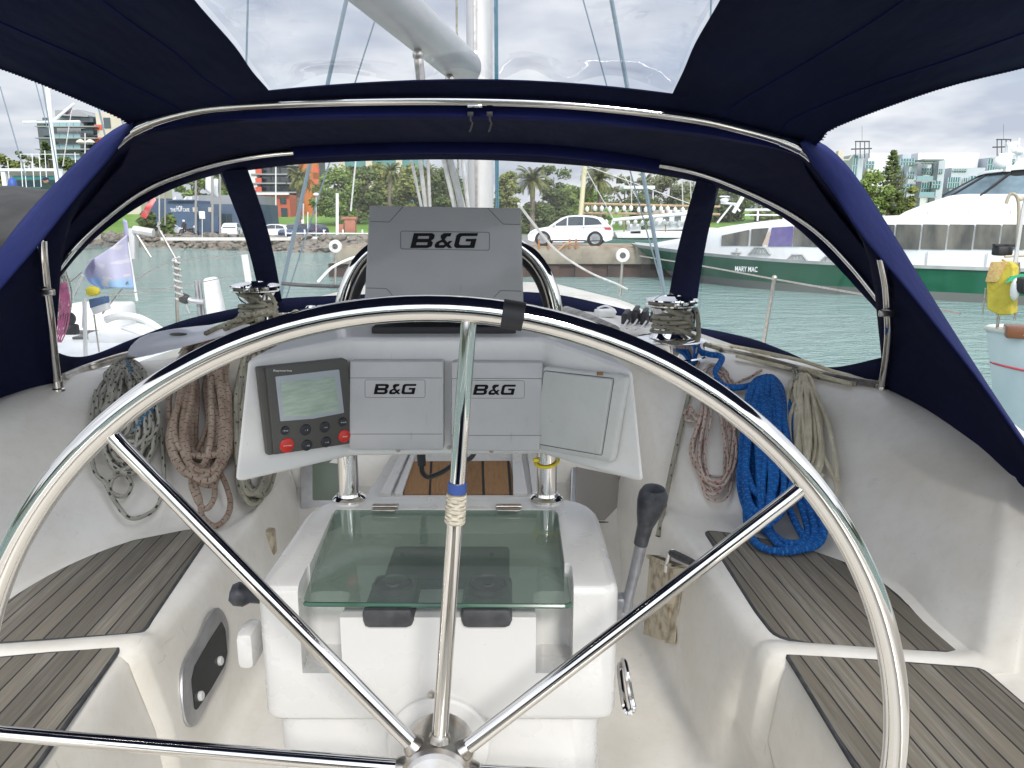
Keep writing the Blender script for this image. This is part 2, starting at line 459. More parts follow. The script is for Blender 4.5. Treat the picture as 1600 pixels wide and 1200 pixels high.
def finer(rows, n=3):
    out = []
    cols = [cat([r[i] for r in rows], n) for i in range(len(rows[0]))]
    return [[c[j] for c in cols] for j in range(len(cols[0]))]
def sect(sg):
    st = []
    for (r, w, t, z) in STN:
        rd = 1.5 < r[1] < 1.72
        d, e = ((.12, .09) if sg < 0 else (.0, -.075)) if rd else (0, 0)
        st.append(((r[0], r[1]+d), (w[0], w[1]+e), (t[0], t[1]+d*.3, t[2]), z))
    if sg < 0: st.pop(8)
    k = 8 if sg < 0 else 9
    base = [profile(q, sg) for q in st]
    return finer(base[:k+1], 4)+base[k+1:k+5]+finer(base[k+5:], 3)
cm.grid([r[::-1] for r in sect(1)])
cm.grid(sect(-1))
# bulkhead under the companionway and the coachroof in front of it
hw = .70
cm.grid([[B(x, 3.13+max(0, z+1.0)*.45, z) for x in (-.80, -.4, 0, .4, .80)] for z in (-1.5, -1.2, -1.0, -.8, -.6, -.5)])
rows = []
for i in range(20):
    y = 3.18+i*.28
    w = 1.55-.33*max(0, min(y, 4.3)-3.35)-.12*max(0, y-4.3)
    end = max(0, y-7.2)*.16
    r = []
    for k in range(25):
        x = w*(k/12-1); z = roofz(x, y)-.006-end
        e = abs(k-12)/12
        if e > .93: z -= .05
        r.append(B(x, y, z))
    r = [B(-1.95+.02*max(0, y-3)**1.7, y, -.98), B(-w-.12, y, -.95), B(-w-.03, y, -.70)]+r+[B(w+.03, y, -.70), B(w+.12, y, -.95), B(1.95-.02*max(0, y-3)**1.7, y, -.98)]
    rows.append(r)
cm.grid(rows)
# foredeck and topsides
fd = []
for i in range(15):
    y = -1.0+i*.85; h = 2.02*(1-max(0, (y-3)/8.2)**2.2) if y > 3 else 2.02
    h = max(h, .05)
    sh = -.99+.02*max(0, y-6)
    fd.append([B(-h*.8, y, -3.6), B(-h, y, -2.2), B(-h-.02, y, sh-.1), B(-h-.01, y, sh+.03), B(-h+.05, y, sh+.035), B(-h+.07, y, sh-.004)] +
              [B(h*k, y, sh-.004-.3*(y < 3.2)-.5*(y < 3.2)) for k in (-.5, 0, .5)] + [B(h-.07, y, sh-.004), B(h-.05, y, sh+.035), B(h+.01, y, sh+.03), B(h+.02, y, sh-.1), B(h, y, -2.2), B(h*.8, y, -3.6)])
cm.grid(fd)
cockpit = cm.build('cockpit_deck', M['gel'], sharp=50, loc=B(0, 2, SOLE), label='white gelcoat cockpit moulding and deck of the yacht', cat='deck', kind='structure')
BV = BVHTree.FromPolygons(cm.v, cm.f)
def W(px, py, off=0.0, side=0.0):
    d = ray(px, py); h = BV.ray_cast(CAM, d.normalized(), 60)
    if h[0] is None: return P(px, py, 3.0)
    return h[0]-d.normalized()*off

# teak panels let into the seats
SZ, SZ2 = EYE-1.02, EYE-1.02
def teak_panel(pix, z, label, rr):
    poly = rpoly([PZ(x, y, z+.006) for x, y in pix], rr, 3)
    poly = [V((p.x, p.y, z-.006)) for p in poly]
    m = MB(); m.prism(poly, (0, 0, .012), .003, seg=1)
    m2 = MB(); c = sum(poly, V())/len(poly)
    t = m.build('teak_seat_panel', M['teak'], label=label, cat='seat panel', group='teak panels on the cockpit seats', loc=V((c.x, c.y, z)))
    m2.tube([V((p.x, p.y, z+.001)) for p in poly], .0055, 6, closed=True); m2.build('caulk_border', M['rubber'], t)
    return t
teak_panel([(302, 826), (321, 842), (222, 988), (-120, 1012), (-200, 990), (-40, 935), (30, 906), (110, 876), (200, 846)], SZ, 'weathered teak panel below the red flecked rope coil', .03)
teak_panel([(188, 1009), (60, 1190), (-60, 1350), (-500, 1350), (-300, 1060), (-100, 1036)], SZ2, 'weathered teak panel lowest in the left corner, aft of the white ridge', .02)
teak_panel([(1101, 828), (1160, 835), (1250, 854), (1330, 882), (1372, 905), (1430, 952), (1505, 1018), (1300, 1012), (1212, 993), (1182, 955)], SZ, 'weathered teak panel below the blue rope coil', .03)
teak_panel([(1227, 1018), (1380, 1032), (1535, 1044), (1600, 1100), (1800, 1260), (1800, 1400), (1480, 1400), (1345, 1210)], SZ2, 'weathered teak panel nearest the wheel rim in the right corner', .02)

# ------------------------------------------------------------ steering wheel
WY = .885
hub = P(685, 1192, WY)
wheel = thing('steering_wheel', hub, 'large polished steel yacht wheel with eight spokes', 'steering wheel')
RW = .596
def wp(a, r, dy=0): return V((hub.x+math.sin(R(a))*r, WY+dy, hub.z+math.cos(R(a))*r))
m = MB(); m.tube([wp(360*i/160, RW) for i in range(160)], .0157, 18, closed=True)
m.build('rim', M['steel'], wheel)
for k in range(8):
    a = 4.6+45*k
    m = MB(); m.tube([wp(a, .045, -.012), wp(a, .07, -.012), wp(a, .3, -.008), wp(a, .565, -.002), wp(a, RW-.012)], [.0105, .0105, .0098, .0092, .0092], 14)
    sp_ = m.build('spoke', M['steel'], wheel)
    m = MB(); m.tube([wp(a, .040, -.012), wp(a, .048, -.012), wp(a, .054, -.012)], [.0155, .014, .0112], 14)
    m.build('spoke_collar', M['dull'], wheel)
    if k == 0:
        m = MB(); m.tube([wp(a, .338+.0015*i, -.007) for i in range(26)], [.0118+.0006*(i % 3) for i in range(26)], 14); m.build('cord_whipping', M['whip'], sp_)
        m = MB(); m.tube([wp(a, .377, -.007), wp(a, .389, -.007)], .0116, 14); m.build('tape_band', M['bluetape'], sp_)
m = MB(); m.tube([wp(8.2+.4*i, RW) for i in range(7)], .0168, 18); m.build('tape_wrap', M['blacktape'], wheel)
m = MB(); m.lathe([(.03, .05), (.043, .045), (.045, .02), (.045, -.03), (.040, -.036)], hub+V((0, 0, 0)), V((0, -1, 0)) * -1, 40)
m.build('hub', M['dull'], wheel)
m = MB(); m.lathe([(.041, -.02), (.041, .035), (.038, .041), (.024, .043), (.023, .047), (.0, .047)], hub, V((0, -1, 0)), 40)
m.build('hub_cap', mat('hub_cap_grey', (.55, .56, .58), .35, col2=(.45, .44, .42), scale=30), wheel)

# ------------------------------------------------------------ pedestal
FY, RY = 1.078, 1.47
zt, zb = EYE-.545, EYE-.777
x0, x1 = P(402, 1000, FY).x, P(967, 1000, FY).x
pc = V(((x0+x1)/2, 1.27, EYE+SOLE))
ped = thing('binnacle_pedestal', pc, 'white moulded binnacle pedestal behind the steering wheel', 'pedestal')
def plan(xa, xb, ya, yb, r, z): return rpoly([V((xa, ya, z)), V((xb, ya, z)), V((xb, yb, z)), V((xa, yb, z))], r, 6)
def solid_of(mb):
    me = bpy.data.meshes.new('tmp'); me.from_pydata(mb.v, [], mb.f); return me
head = MB(); head.prism(plan(x0, x1, FY, RY, [.03, .03, .11, .11], zb), (0, 0, zt-zb), .016, seg=3)
cut = MB()
gx0, gx1 = P(470, 950, FY).x, P(897, 950, FY).x
bx0, bx1 = P(524, 1000, FY).x, P(846, 1000, FY).x
cz1, cz2 = P(600, 965, FY).z, P(500, 1052, FY).z
cuts = []
kx0, kx1 = P(523, 800, RY-.07).x, P(871, 801, RY-.07).x
def trap(a, b, c_, d, ya, yb, r, z): return rpoly([V((a, ya, z)), V((b, ya, z)), V((d, yb, z)), V((c_, yb, z))], r, 5)
st_ = .2*(kx0-gx0)/(RY-.07-FY)
c = MB(); c.prism(trap(gx0-st_, gx1+st_, kx0, kx1, FY-.2, RY-.07, [0, 0, .03, .03], cz1), (0, 0, .3)); cuts.append(c)
for q in ((gx0-st_-.003, bx0, gx0+(kx0-gx0)*.24-.004, bx0+.012), (bx1, gx1+st_+.003, bx1-.012, gx1+(kx1-gx1)*.24+.004)):
    c = MB(); c.prism(trap(*q, FY-.2, FY+.085, [0, 0, .02, .02], cz2), (0, 0, .3)); cuts.append(c)
ho = bpy.data.objects.new('tmp_head', solid_of(head)); COL.objects.link(ho); cobs = []
for c in cuts:
    co = bpy.data.objects.new('tmp_cut', solid_of(c)); COL.objects.link(co); cobs.append(co)
    bo = ho.modifiers.new('b', 'BOOLEAN'); bo.object = co; bo.operation = 'DIFFERENCE'; bo.solver = 'EXACT'
bpy.context.view_layer.update()
me = bpy.data.meshes.new_from_object(ho.evaluated_get(bpy.context.evaluated_depsgraph_get()))
for o in [ho]+cobs: bpy.data.objects.remove(o)
m = MB(); m.add([v.co.copy() for v in me.vertices], [list(p.vertices) for p in me.polygons])
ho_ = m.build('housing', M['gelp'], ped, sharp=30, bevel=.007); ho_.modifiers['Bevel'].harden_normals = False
m = MB(); m.prism(plan(P(430, 1150, 1.11).x, P(940, 1150, 1.11).x, 1.11, 1.44, .05, EYE+SOLE-.01), (0, 0, zb+.02-EYE-SOLE))
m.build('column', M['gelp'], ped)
# wheel boss on the front face
bc = P(687, 1158, FY)
m = MB(); m.lathe([(.082, -.004), (.082, .008), (.078, .012), (.058, .014), (.056, .03), (.052, .034), (.045, .036), (.044, .10), (.035, .14)], bc, V((0, -1, 0)), 48); m.build('wheel_boss', M['gelp'], ped)
m = MB(); a = P(676, 1084, FY-.012); m.lathe([(.0065, 0), (.006, .004), (.0, .005)], a, V((0, -1, 0)), 12); m.build('boss_screw', M['dull'], ped)
# instruments under the glass
for px in (605, 760):
    c0 = P(px, 966, FY-.012); m = MB()
    m.box(V((c0.x, FY+.05, cz1+.003)), (.078, .125, .034), None, .011)
    m.lathe([(.034, 0), (.034, .01), (.029, .014), (.027, .011), (.012, .011), (.01, .014), (0, .014)], V((c0.x, FY+.055, cz1+.017)), V((0, 0, 1)), 28)
    m.build('engine_dial', M['rubber'], ped)
m = MB(); a = PZ(596, 912, cz1+.01); b = PZ(796, 912, cz1+.01); c = PZ(590, 838, cz1+.01)
m.prism(rpoly([V((a.x, 1.17, cz1-.004)), V((b.x, 1.17, cz1-.004)), V((b.x, 1.315, cz1-.004)), V((a.x, 1.315, cz1-.004))], .012), (0, 0, .016), .003)
m.build('instrument_panel', mat('navy_panel', (.004, .010, .018), .5, col2=(.008, .018, .026), scale=20), ped)
# hinged glass lid
gq = [P(473, 946, FY-.006), P(893, 949, FY-.006), P(870, 802, RY-.078), P(524, 801, RY-.078)]
gp = rpoly(gq, [.012, .012, .008, .008], 4)
lid = MB(); lid.prism(gp, (0, 0, .006)); lo = lid.build('glass_lid', [M['glass'], M['glassedge']], ped)
e = MB(); n_ = len(gp); fr_ = [V(p) for p in gp[:n_//2]]
e.tube([V((p.x, p.y-.002, p.z+.003)) for p in gp[2:9]], .0036, 6); e.build('lid_edge', M['glassedge'], lo)
for px in (603, 795):
    m = MB(); c0 = P(px, 797, RY-.07)
    m.box(c0+V((0, .004, .008)), (.048, .016, .005), None, .002); m.tube([c0+V((-.024, -.004, .009)), c0+V((.024, -.004, .009))], .0045, 10)
    m.box(c0+V((0, -.018, .009)), (.044, .018, .003), None, .001)
    m.build('hinge', M['dull'], lo)
# side fittings of the pedestal
m = MB(); q = [P(972, 1037, 1.16), P(976, 1036, 1.13), P(986, 1090, 1.10), P(989, 1108, 1.09), P(981, 1114, 1.09), P(975, 1100, 1.10), P(968, 1046, 1.15)]
m.tube(cat(q, 5, True), .0048, 8, closed=True); m.build('pull_handle', M['steel'], ped)
m = MB(); a = P(391, 1005, 1.16); m.box(a, (.03, .06, .065), None, .012); m.build('side_bracket', M['gelp'], ped)
knobp = MB(); a = P(384, 930, 1.25); knobp.lathe([(.008, -.05), (.012, -.01), (.02, 0), (.021, .016), (.014, .026), (0, .028)], a, V((-1, -.2, .3)), 20); knobp.build('side_knob', M['knob'], ped)
# throttle lever
th = thing('throttle_lever', P(985, 950, 1.22), 'grey engine throttle lever with worn black knob beside the pedestal', 'lever')
m = MB(); q = [P(977, 955, 1.2), P(984, 925, 1.2), P(995, 880, 1.19), P(1003, 845, 1.18), P(1008, 825, 1.175)]
m.tube(cat(q, 4), .0085, 10, r2=.0105); m.box(P(972, 950, 1.21), (.035, .03, .05), None, .008); m.build('shaft', M['leverg'], th)
q = [P(1001, 850, 1.18), P(1004, 838, 1.178), P(1008, 822, 1.175), P(1013, 803, 1.17), P(1018, 785, 1.165), P(1021, 772, 1.162), P(1022, 763, 1.16), P(1022.5, 759, 1.16)]
m = MB(); m.tube(q, [.0115, .0120, .0128, .0190, .0232, .0228, .0175, .006], 18); m.build('knob', M['knob'], th)

# ------------------------------------------------------------ instrument pod on steel posts
Yc = 1.42
FT = [P(385, 560, 1.28), P(545, 528, Yc), P(848, 528, Yc), P(990, 578, 1.28)]
FB = [P(364, 757, 1.26), P(548, 714, Yc-.005), P(846, 711, Yc-.005), P(1008, 757, 1.26)]
pod = thing('instrument_pod', P(700, 715, Yc), 'white angled instrument console above the binnacle', 'console')
m = MB()
bk = V((0, .15, .012))
def podcol(i):
    t, b = FT[i], FB[i]; o = V(((-.03, 0, 0, .03)[i]*-1, .15, 0))
    ins = V(((.02, 0, 0, -.02)[i], .0, 0))
    return [b, t, t+o+V((0, 0, .012)), b+o*.9]
cols = [podcol(i) for i in range(4)]
m.grid([[c[k] for k in (0, 1, 2, 3, 0)] for c in cols])
m.f.append([0, 1, 2, 3]); m.mi.append(0); m.uv.append(None)
m.f.append([18, 17, 16, 15]); m.mi.append(0); m.uv.append(None)
bm_ = bmesh.new(); vv = [bm_.verts.new(p) for p in m.v]
for f in m.f: bm_.faces.new([vv[i] for i in f])
bmesh.ops.remove_doubles(bm_, verts=bm_.verts[:], dist=1e-5); bmesh.ops.recalc_face_normals(bm_, faces=bm_.faces[:])
m = MB(); m.bm(bm_); m.build('console_shell', M['pod'], pod, bevel=.010)
for px, py in ((622, 703), (702, 699), (768, 704)):
    k = MB(); k.lathe([(.0045, 0), (.0045, .0012), (0, .0015)], P(px, py, Yc-.006), V((0, -1, 0)), 12); k.build('shell_screw', M['dull'], pod)
# base bracket under the tall cover, guard posts, hoop
m = MB(); m.box(P(696, 517, 1.50)+V((0, 0, .004)), (.275, .09, .022), None, .006); m.build('cover_bracket', M['blacktape'], pod)
for px, py in ((546, 786), (854, 786)):
    z_ = PZ(px, py-6, zt)
    m = MB(); top = V((z_.x, z_.y, P(px, 700, z_.y).z)); m.tube([z_, top+V((0, 0, .03))], .0195, 20); po = m.build('guard_post', M['steel'], pod)
    m = MB(); m.lathe([(.033, -.001), (.033, .004), (.028, .008), (.023, .009), (.0215, .014)], z_, V((0, 0, 1)), 28); m.build('post_flange', M['steel'], po)
hp = [P(531, 520, 1.57), P(536, 470, 1.57), P(552, 425, 1.57), P(580, 392, 1.57), P(630, 366, 1.57), P(700, 357, 1.57), P(770, 364, 1.57), P(822, 392, 1.57), P(850, 425, 1.57), P(866, 470, 1.57), P(871, 520, 1.57)]
m = MB(); m.tube(cat(hp, 6), .0145, 14); m.build('guard_hoop', M['steel'], pod)
hp2 = [V((p.x*.955-.006, 1.61, p.z-.018)) for p in hp]
m = MB(); m.tube(cat(hp2, 6), .010, 12); m.build('inner_hoop', M['rubber'], pod)
m = MB(); m.box(P(700, 440, 1.56), (.24, .05, .2), None, .01); m.build('display_housing', M['blacktape'], pod)

def frame_of(plane, px, py):
    o = plane.at(px, py); rx = (plane.at(px+20, py)-o).normalized(); up = (plane.at(px, py-20)-o); up = (up-rx*up.dot(rx)).normalized()
    return o, rx, up
def slab(pix, plane, t0, t1, rr, r, mb=None):
    mb = mb or MB(); poly = rpoly([plane.at(x, y, t0) for x, y in pix], rr, 4)
    return mb.prism(poly, plane.n*(t1-t0), r)
def logo(o, rx, up, h, width, mt, parent, ext):
    """the B&G mark: wide slanted block letters"""
    def rect(a, b, c, d, k=.18): return [(a, b), (c, b), (c, d), (a, d)]
    B1 = [(0, 0), (.80, 0), (.98, .10), (1.0, .36), (.90, .5), (1.0, .62), (1.0, .88), (.85, 1.0), (0, 1.0)]
    Bh = [[(.24, .20), (.74, .20), (.76, .26), (.74, .38), (.24, .38)], [(.24, .62), (.74, .62), (.76, .68), (.74, .80), (.24, .80)]]
    G1 = [(.12, 0), (1.0, 0), (1.0, .62), (.50, .62), (.50, .44), (.76, .44), (.76, .20), (.28, .20), (.22, .28), (.22, .72), (.28, .80), (1.0, .80), (1.0, 1.0), (.12, 1.0), (0, .86), (0, .14)]
    A1 = [(.10, 0), (.58, 0), (.72, .12), (.86, 0), (1.10, 0), (.86, .26), (1.02, .48), (.80, .48), (.72, .38), (.52, .58), (.62, .78), (.80, .78), (.84, 1.0), (.38, 1.0), (.22, .86), (.24, .70), (.34, .56), (.08, .42), (0, .26), (0, .12)]
    Ah = [[(.26, .20), (.50, .20), (.58, .26), (.42, .40), (.26, .32)]]
    cu = bpy.data.curves.new('lettering', 'CURVE'); cu.dimensions = '2D'; cu.fill_mode = 'BOTH'
    def spl(pts, ox, sx):
        s = cu.splines.new('POLY'); s.points.add(len(pts)-1); s.use_cyclic_u = True
        for q, (x, y) in zip(s.points, pts): q.co = (ox+x*sx+.24*y, y, 0, 1)
    spl(B1, 0, 1.35); [spl(q, 0, 1.35) for q in Bh]
    spl(A1, 1.50, 1.05); [spl(q, 1.50, 1.05) for q in Ah]
    spl(G1, 2.72, 1.32)
    ob = bpy.data.objects.new('t', cu); me = bpy.data.meshes.new_from_object(ob); bpy.data.objects.remove(ob)
    n = rx.cross(up); m = MB()
    xs = [v.co.x for v in me.vertices]; k = width/(max(xs)-min(xs)); cx = (max(xs)+min(xs))/2
    m.add([o+rx*((v.co.x-cx)*k)+up*((v.co.y-.5)*h)+n*ext for v in me.vertices], [list(p.vertices) for p in me.polygons])
    return m.build('lettering', mt, parent, flat=True)
def outline(plane, pix, off, w, mb, closed=True):
    pts = [plane.at(x, y, off) for x, y in pix]
    mb.tube(rpoly(pts, .004, 3) if closed else pts, w, 6, closed=closed)

PLC = Plane(FB[1], FB[2], FT[1])
cov_grp = 'grey snap-on instrument covers'
for pix, lg, lb in (([(551, 560), (695, 560), (695, 697), (550, 697)], (621, 603, 66, 16), 'small grey display cover with black lettering next to the autopilot screen'),
                    ([(707, 561), (848, 562), (843, 699), (707, 698)], (773, 604, 66, 16), 'small grey display cover with black lettering behind the upright wheel spoke')):
    cv = thing('display_cover', PLC.at((pix[2][0]+pix[3][0])/2, pix[2][1]), lb, 'instrument cover', cov_grp)
    slab(pix, PLC, .001, .03, .006, .006).build('shell', M['grey'], cv)
    m = MB(); y1 = pix[0][1]+26; y2 = pix[2][1]-25
    for yy in (y1, y2): outline(PLC, [(pix[0][0]+1, yy), (pix[1][0]-2, yy)], .0301, .0005, m, False)
    lx, ly, lw, lh = lg
    outline(PLC, [(lx-46, ly-14), (lx+46, ly-14), (lx+46, ly+13), (lx-46, ly+13)], .0301, .0004, m)
    m.build('moulding_line', M['groove'], cv)
    o, rx, up = frame_of(PLC, lx, ly); s = (PLC.at(lx+lw/2, ly)-PLC.at(lx-lw/2, ly)).length
    logo(o, rx, up, s*lh/lw, s, M['black'], cv, .0309)
# tall cover on top
PLT = Plane(P(572, 478, 1.45), P(818, 478, 1.45), P(578, 322, 1.475))
cv = thing('display_cover', P(695, 478, 1.45), 'largest grey display cover, standing on top of the console', 'instrument cover', cov_grp)
slab([(577, 321), (814, 325), (818, 480), (569, 477)], PLT, -.075, 0, .004, .005).build('shell', M['greyd'], cv)
m = MB()
for q in ([(579, 346), (608, 347), (630, 323)], [(762, 325), (786, 350), (812, 351)], [(572, 450), (604, 451), (626, 476)], [(759, 478), (782, 454), (815, 455)]): outline(PLT, q, .0002, .0006, m, False)
outline(PLT, [(626, 361), (765, 363), (765, 391), (626, 389)], .0002, .0006, m)
m.build('moulding_line', M['groove'], cv)
o, rx, up = frame_of(PLT, 694, 376); s = (PLT.at(747, 376)-PLT.at(641, 376)).length
logo(o, rx, up, s*23/106, s, M['black'], cv, .0012)

# cream lid on the right wing
PLR = Plane(FB[2], FB[3], FT[2])
cv = thing('plain_lid', PLR.at(900, 710), 'plain cream plastic lid on the right wing of the console', 'lid')
slab([(856, 569), (989, 585), (966, 721), (841, 698)], PLR, .001, .020, .012, .008).build('shell', M['cream'], cv)
slab([(862, 578), (968, 590), (950, 706), (848, 689)], PLR, .020, .0235, .006, .003).build('raised_panel', M['cream'], cv)
m = MB(); outline(PLR, [(861, 577), (970, 589), (951, 708), (847, 690)], .0200, .0008, m); m.build('moulding_line', M['groove'], cv)
k = MB(); k.box(PLR.at(949, 581, .022), (.011, .003, .006), None, .001); k.build('rust_spot', mat('rust', (.25, .14, .06), .9), cv)

# autopilot control head on the left wing
PLL = Plane(FB[0], FB[1], FT[0])
ap = thing('autopilot_display', PLL.at(480, 700), 'taupe autopilot control head with lcd screen and round buttons', 'display')
slab([(397, 572), (534, 558), (547, 689), (413, 709)], PLL, .001, .014, .004, .004).build('rear_case', M['bezel'], ap)
slab([(407, 572), (534, 559), (546, 688), (420, 706)], PLL, .014, .022, .003, .003).build('front_bezel', M['bezel'], ap)
sc_ = slab([(421, 585), (520, 574), (528, 641), (480, 650), (429, 654)], PLL, .0218, .0226, .002, .0003).build('screen', M['lcdrim'], ap)
slab([(429, 593), (513, 585), (520, 637), (476, 645), (434, 648)], PLL, .0226, .0230, .002, .0001).build('lcd_area', M['lcd'], sc_)
o, rx, up = frame_of(PLL, 418, 576); text('Raymarine', PLL.at(418, 576), rx, up, .0042, M['whitemark'], ap, 'brand_lettering', bold=.01, center=False, ext=.0224, width=.034)
for px, py, rr, mt, tx in ((436, 668, 6.4, 'btn', 'disp'), (468, 667, 8, 'btn', '-1'), (498, 663, 7.6, 'btn', '+1'), (526, 655, 6.2, 'btn', 'track'),
                           (439, 691, 10.8, 'btnred', 'standby'), (470, 691, 8, 'btn', '-10'), (500, 686, 7.6, 'btn', '+10'), (528, 677, 8.8, 'btnred', 'auto')):
    c0 = PLL.at(px, py, .0215); r_ = (PLL.at(px+rr, py, .0215)-c0).length
    m = MB(); m.lathe([(r_, -.001), (r_, .0022), (r_*.86, .0036), (0, .004)], c0, PLL.n, 24); b_ = m.build('button', M[mt], ap)
    text(tx, c0, rx, up, .0028 if len(tx) < 4 else .0026, M['whitemark'], b_, 'button_lettering', ext=.0042, width=min(r_*1.5, .0022*len(tx)+.001))
# cable and zip tie under the console
m = MB(); q = [P(658, 712, 1.44), P(659, 722, 1.44), P(659, 735, 1.45), P(664, 743, 1.46), P(672, 745, 1.47), P(690, 738, 1.49), P(712, 724, 1.52), P(735, 716, 1.55), P(745, 700, 1.58)]
m.tube(cat(q, 5), .0052, 8); m.tube([P(658, 706, 1.44), P(659, 727, 1.44)], .0085, 10)
m.build('black_cable', M['copper'], label='short black cable hanging under the console', cat='cable')
m = MB(); c0 = P(855, 719, 1.45)
z_ = PZ(854, 780, zt); cc = V((z_.x, z_.y, P(855, 720, z_.y).z))
m.tube([cc+V((math.cos(a)*.0235, math.sin(a)*.0235, .006*math.sin(a*1)+.003*math.cos(a))) for a in [2*math.pi*i/30 for i in range(30)]], .0028, 6, closed=True)
m.box(cc+V((-.022, -.008, .004)), (.012, .01, .007), None, .002)
m.build('cable_tie', M['yellow'], label='yellow cable tie round the steel post', cat='cable tie')

# ------------------------------------------------------------ aft end of the cockpit behind the viewer
m = MB(); m.box(B(0, -1.35, -1.24), (2.6, .75, .42), Matrix.Rotation(BA, 3, 'Z'), .04); m.box(B(0, -1.85, -1.0), (3.3, .34, .62), Matrix.Rotation(BA, 3, 'Z'), .05)
hsm = m.build('helm_seat', M['gel'], label='white moulded helm seat at the aft end of the cockpit', cat='seat')
m = MB(); m.box(B(0, -1.33, -.985), (2.2, .66, .09), Matrix.Rotation(BA, 3, 'Z'), .035); m.box(B(0, -1.64, -.78), (2.2, .10, .40), Matrix.Rotation(BA, 3, 'Z'), .035)
m.build('reflection_cushion', M['navy'], label='unseen navy cushion on the helm seat, added as a dark reflection for the wheel', cat='cushion')  # out of view; added so the wheel rim mirrors a dark mass
m = MB()
for z in (-.05, -.38): m.tube(cat([B(-1.9, -.6, z), B(-1.85, -1.9, z), B(-1.2, -2.1, z), B(1.2, -2.1, z), B(1.85, -1.9, z), B(1.9, -.6, z)], 5), .013, 8)
for x, y in ((-1.9, -.6), (-1.85, -1.9), (0, -2.1), (1.85, -1.9), (1.9, -.6)): m.tube([B(x, y, -.9), B(x, y, -.05)], .013, 8)
m.build('stern_pulpit', M['steel'], label='steel stern pulpit rail aft of the helm seat', cat='rail')
# ------------------------------------------------------------ dodger (spray hood)
def PP(q): return P(*q)
def col_loft(rowsq, n=4, vn=3):
    """rows of (px,py,Y) with equal counts -> smooth grid rows"""
    rows = [cat([PP(q) for q in r], n) for r in rowsq]
    cols = [cat([r[i] for r in rows], vn) for i in range(len(rows[0]))]
    return [[c[j] for c in cols] for j in range(len(cols[0]))]
FPX = [(72, 456, 2.80), (120, 385, 2.96), (215, 305, 3.12), (300, 268, 3.20), (380, 248, 3.26), (460, 238, 3.30), (600, 231, 3.33), (740, 230, 3.34), (880, 236, 3.33), (1030, 258, 3.30), (1110, 277, 3.24), (1200, 315, 3.14), (1270, 358, 3.05), (1330, 418, 2.94), (1387, 490, 2.80)]
APX = [(70, 456, 2.70), (66, 372, 2.67), (128, 266, 2.65), (207, 203, 2.64), (300, 172, 2.64), (400, 162, 2.64), (580, 156, 2.64), (740, 156, 2.64), (890, 162, 2.64), (1050, 179, 2.64), (1150, 198, 2.64), (1250, 231, 2.65), (1315, 288, 2.66), (1368, 368, 2.68), (1390, 488, 2.70)]
dod = thing('spray_hood', B(0, 3.3, -.5), 'navy canvas spray hood on steel hoops over the companionway', 'spray hood')
def lift(q, up, dY=0): return (q[0], q[1]-up, q[2]+dY)
mid = [((a[0]+b[0])/2, (a[1]+b[1])/2-5, (a[2]+b[2])/2+.02) for a, b in zip(FPX, APX)]
m = MB(); m.grid(col_loft([[lift(q, 2, .025) for q in FPX], mid, [lift(q, 4, .02) for q in APX]], 4, 4))
m.build('canvas', M['navy'], dod, solid=.004, sharp=60)
# window border, panes, hem
TL = [(73, 464, 2.84), (97, 427, 2.93), (144, 375, 3.02), (211, 326, 3.12), (278, 291, 3.22), (347, 270, 3.32)]
BL = [(80, 546, 2.82), (112, 557, 2.98), (150, 553, 3.15), (215, 527, 3.45), (300, 497, 3.85), (414, 473, 4.2)]
TC = [(383, 266, 3.34), (470, 256, 3.38), (600, 250, 3.42), (740, 249, 3.42), (880, 256, 3.42), (1000, 268, 3.38), (1092, 284, 3.32)]
BC = [(437, 467, 4.22), (500, 463, 4.28), (600, 459, 4.32), (720, 456, 4.34), (850, 458, 4.32), (950, 477, 4.28), (1043, 501, 4.18)]
TR_ = [(1120, 292, 3.30), (1180, 315, 3.22), (1240, 351, 3.12), (1300, 408, 3.0), (1350, 461, 2.92), (1384, 500, 2.84)]
BR_ = [(1080, 510, 4.1), (1130, 519, 3.95), (1180, 531, 3.7), (1235, 552, 3.4), (1292, 574, 3.1), (1380, 558, 2.84)]
fpfull = [PP(q) for q in FPX]
FP = cat(fpfull, 6)
def pane(T, Bq, name='window_pane'):
    t = cat([PP(q) for q in T], 5); b = cat([PP(q) for q in Bq], 5); rows = []
    for k in range(7):
        f = k/6; rows.append([p.lerp(q, f)+V((0, .05*math.sin(math.pi*f), .03*math.sin(math.pi*f))) for p, q in zip(t, b)])
    mm = MB(); mm.grid(rows); return mm.build(name, M['vinyl'], dod, sharp=180)
pane(TL, BL); pane(TC, BC); pane(TR_, BR_)
alltop = TL+TC+TR_
def near_front(q):
    """the front hoop point straight above a window-top point"""
    best = None
    for a, b in zip(FPX, FPX[1:]):
        if a[0] <= q[0] <= b[0]:
            f = (q[0]-a[0])/(b[0]-a[0]); best = tuple(a[i]+(b[i]-a[i])*f for i in range(3))
    return best or FPX[0]
m = MB(); bt = [PP(near_front(q)) for q in alltop]; tt = [PP(q)+V((0, .004, 0)) for q in alltop]
m.grid([cat([PP((76, 470, 2.80))]+[p+V((0, .02, .004)) for p in bt]+[PP((1386, 500, 2.8))], 5), cat([PP((80, 480, 2.84))]+tt+[PP((1380, 512, 2.84))], 5)])
m.build('window_border', M['navy'], dod, solid=.004)
def quad_panel(q4, name, n=6):
    a, b, c, d = [PP(q) for q in q4]; rows = []
    for k in range(n+1):
        f = k/n; s = V((0, .05*math.sin(math.pi*f)-.006, .03*math.sin(math.pi*f))); rows.append([a.lerp(d, f)+s, b.lerp(c, f)+s])
    mm = MB(); mm.grid(rows); return mm.build(name, M['navy'], dod, solid=.006)
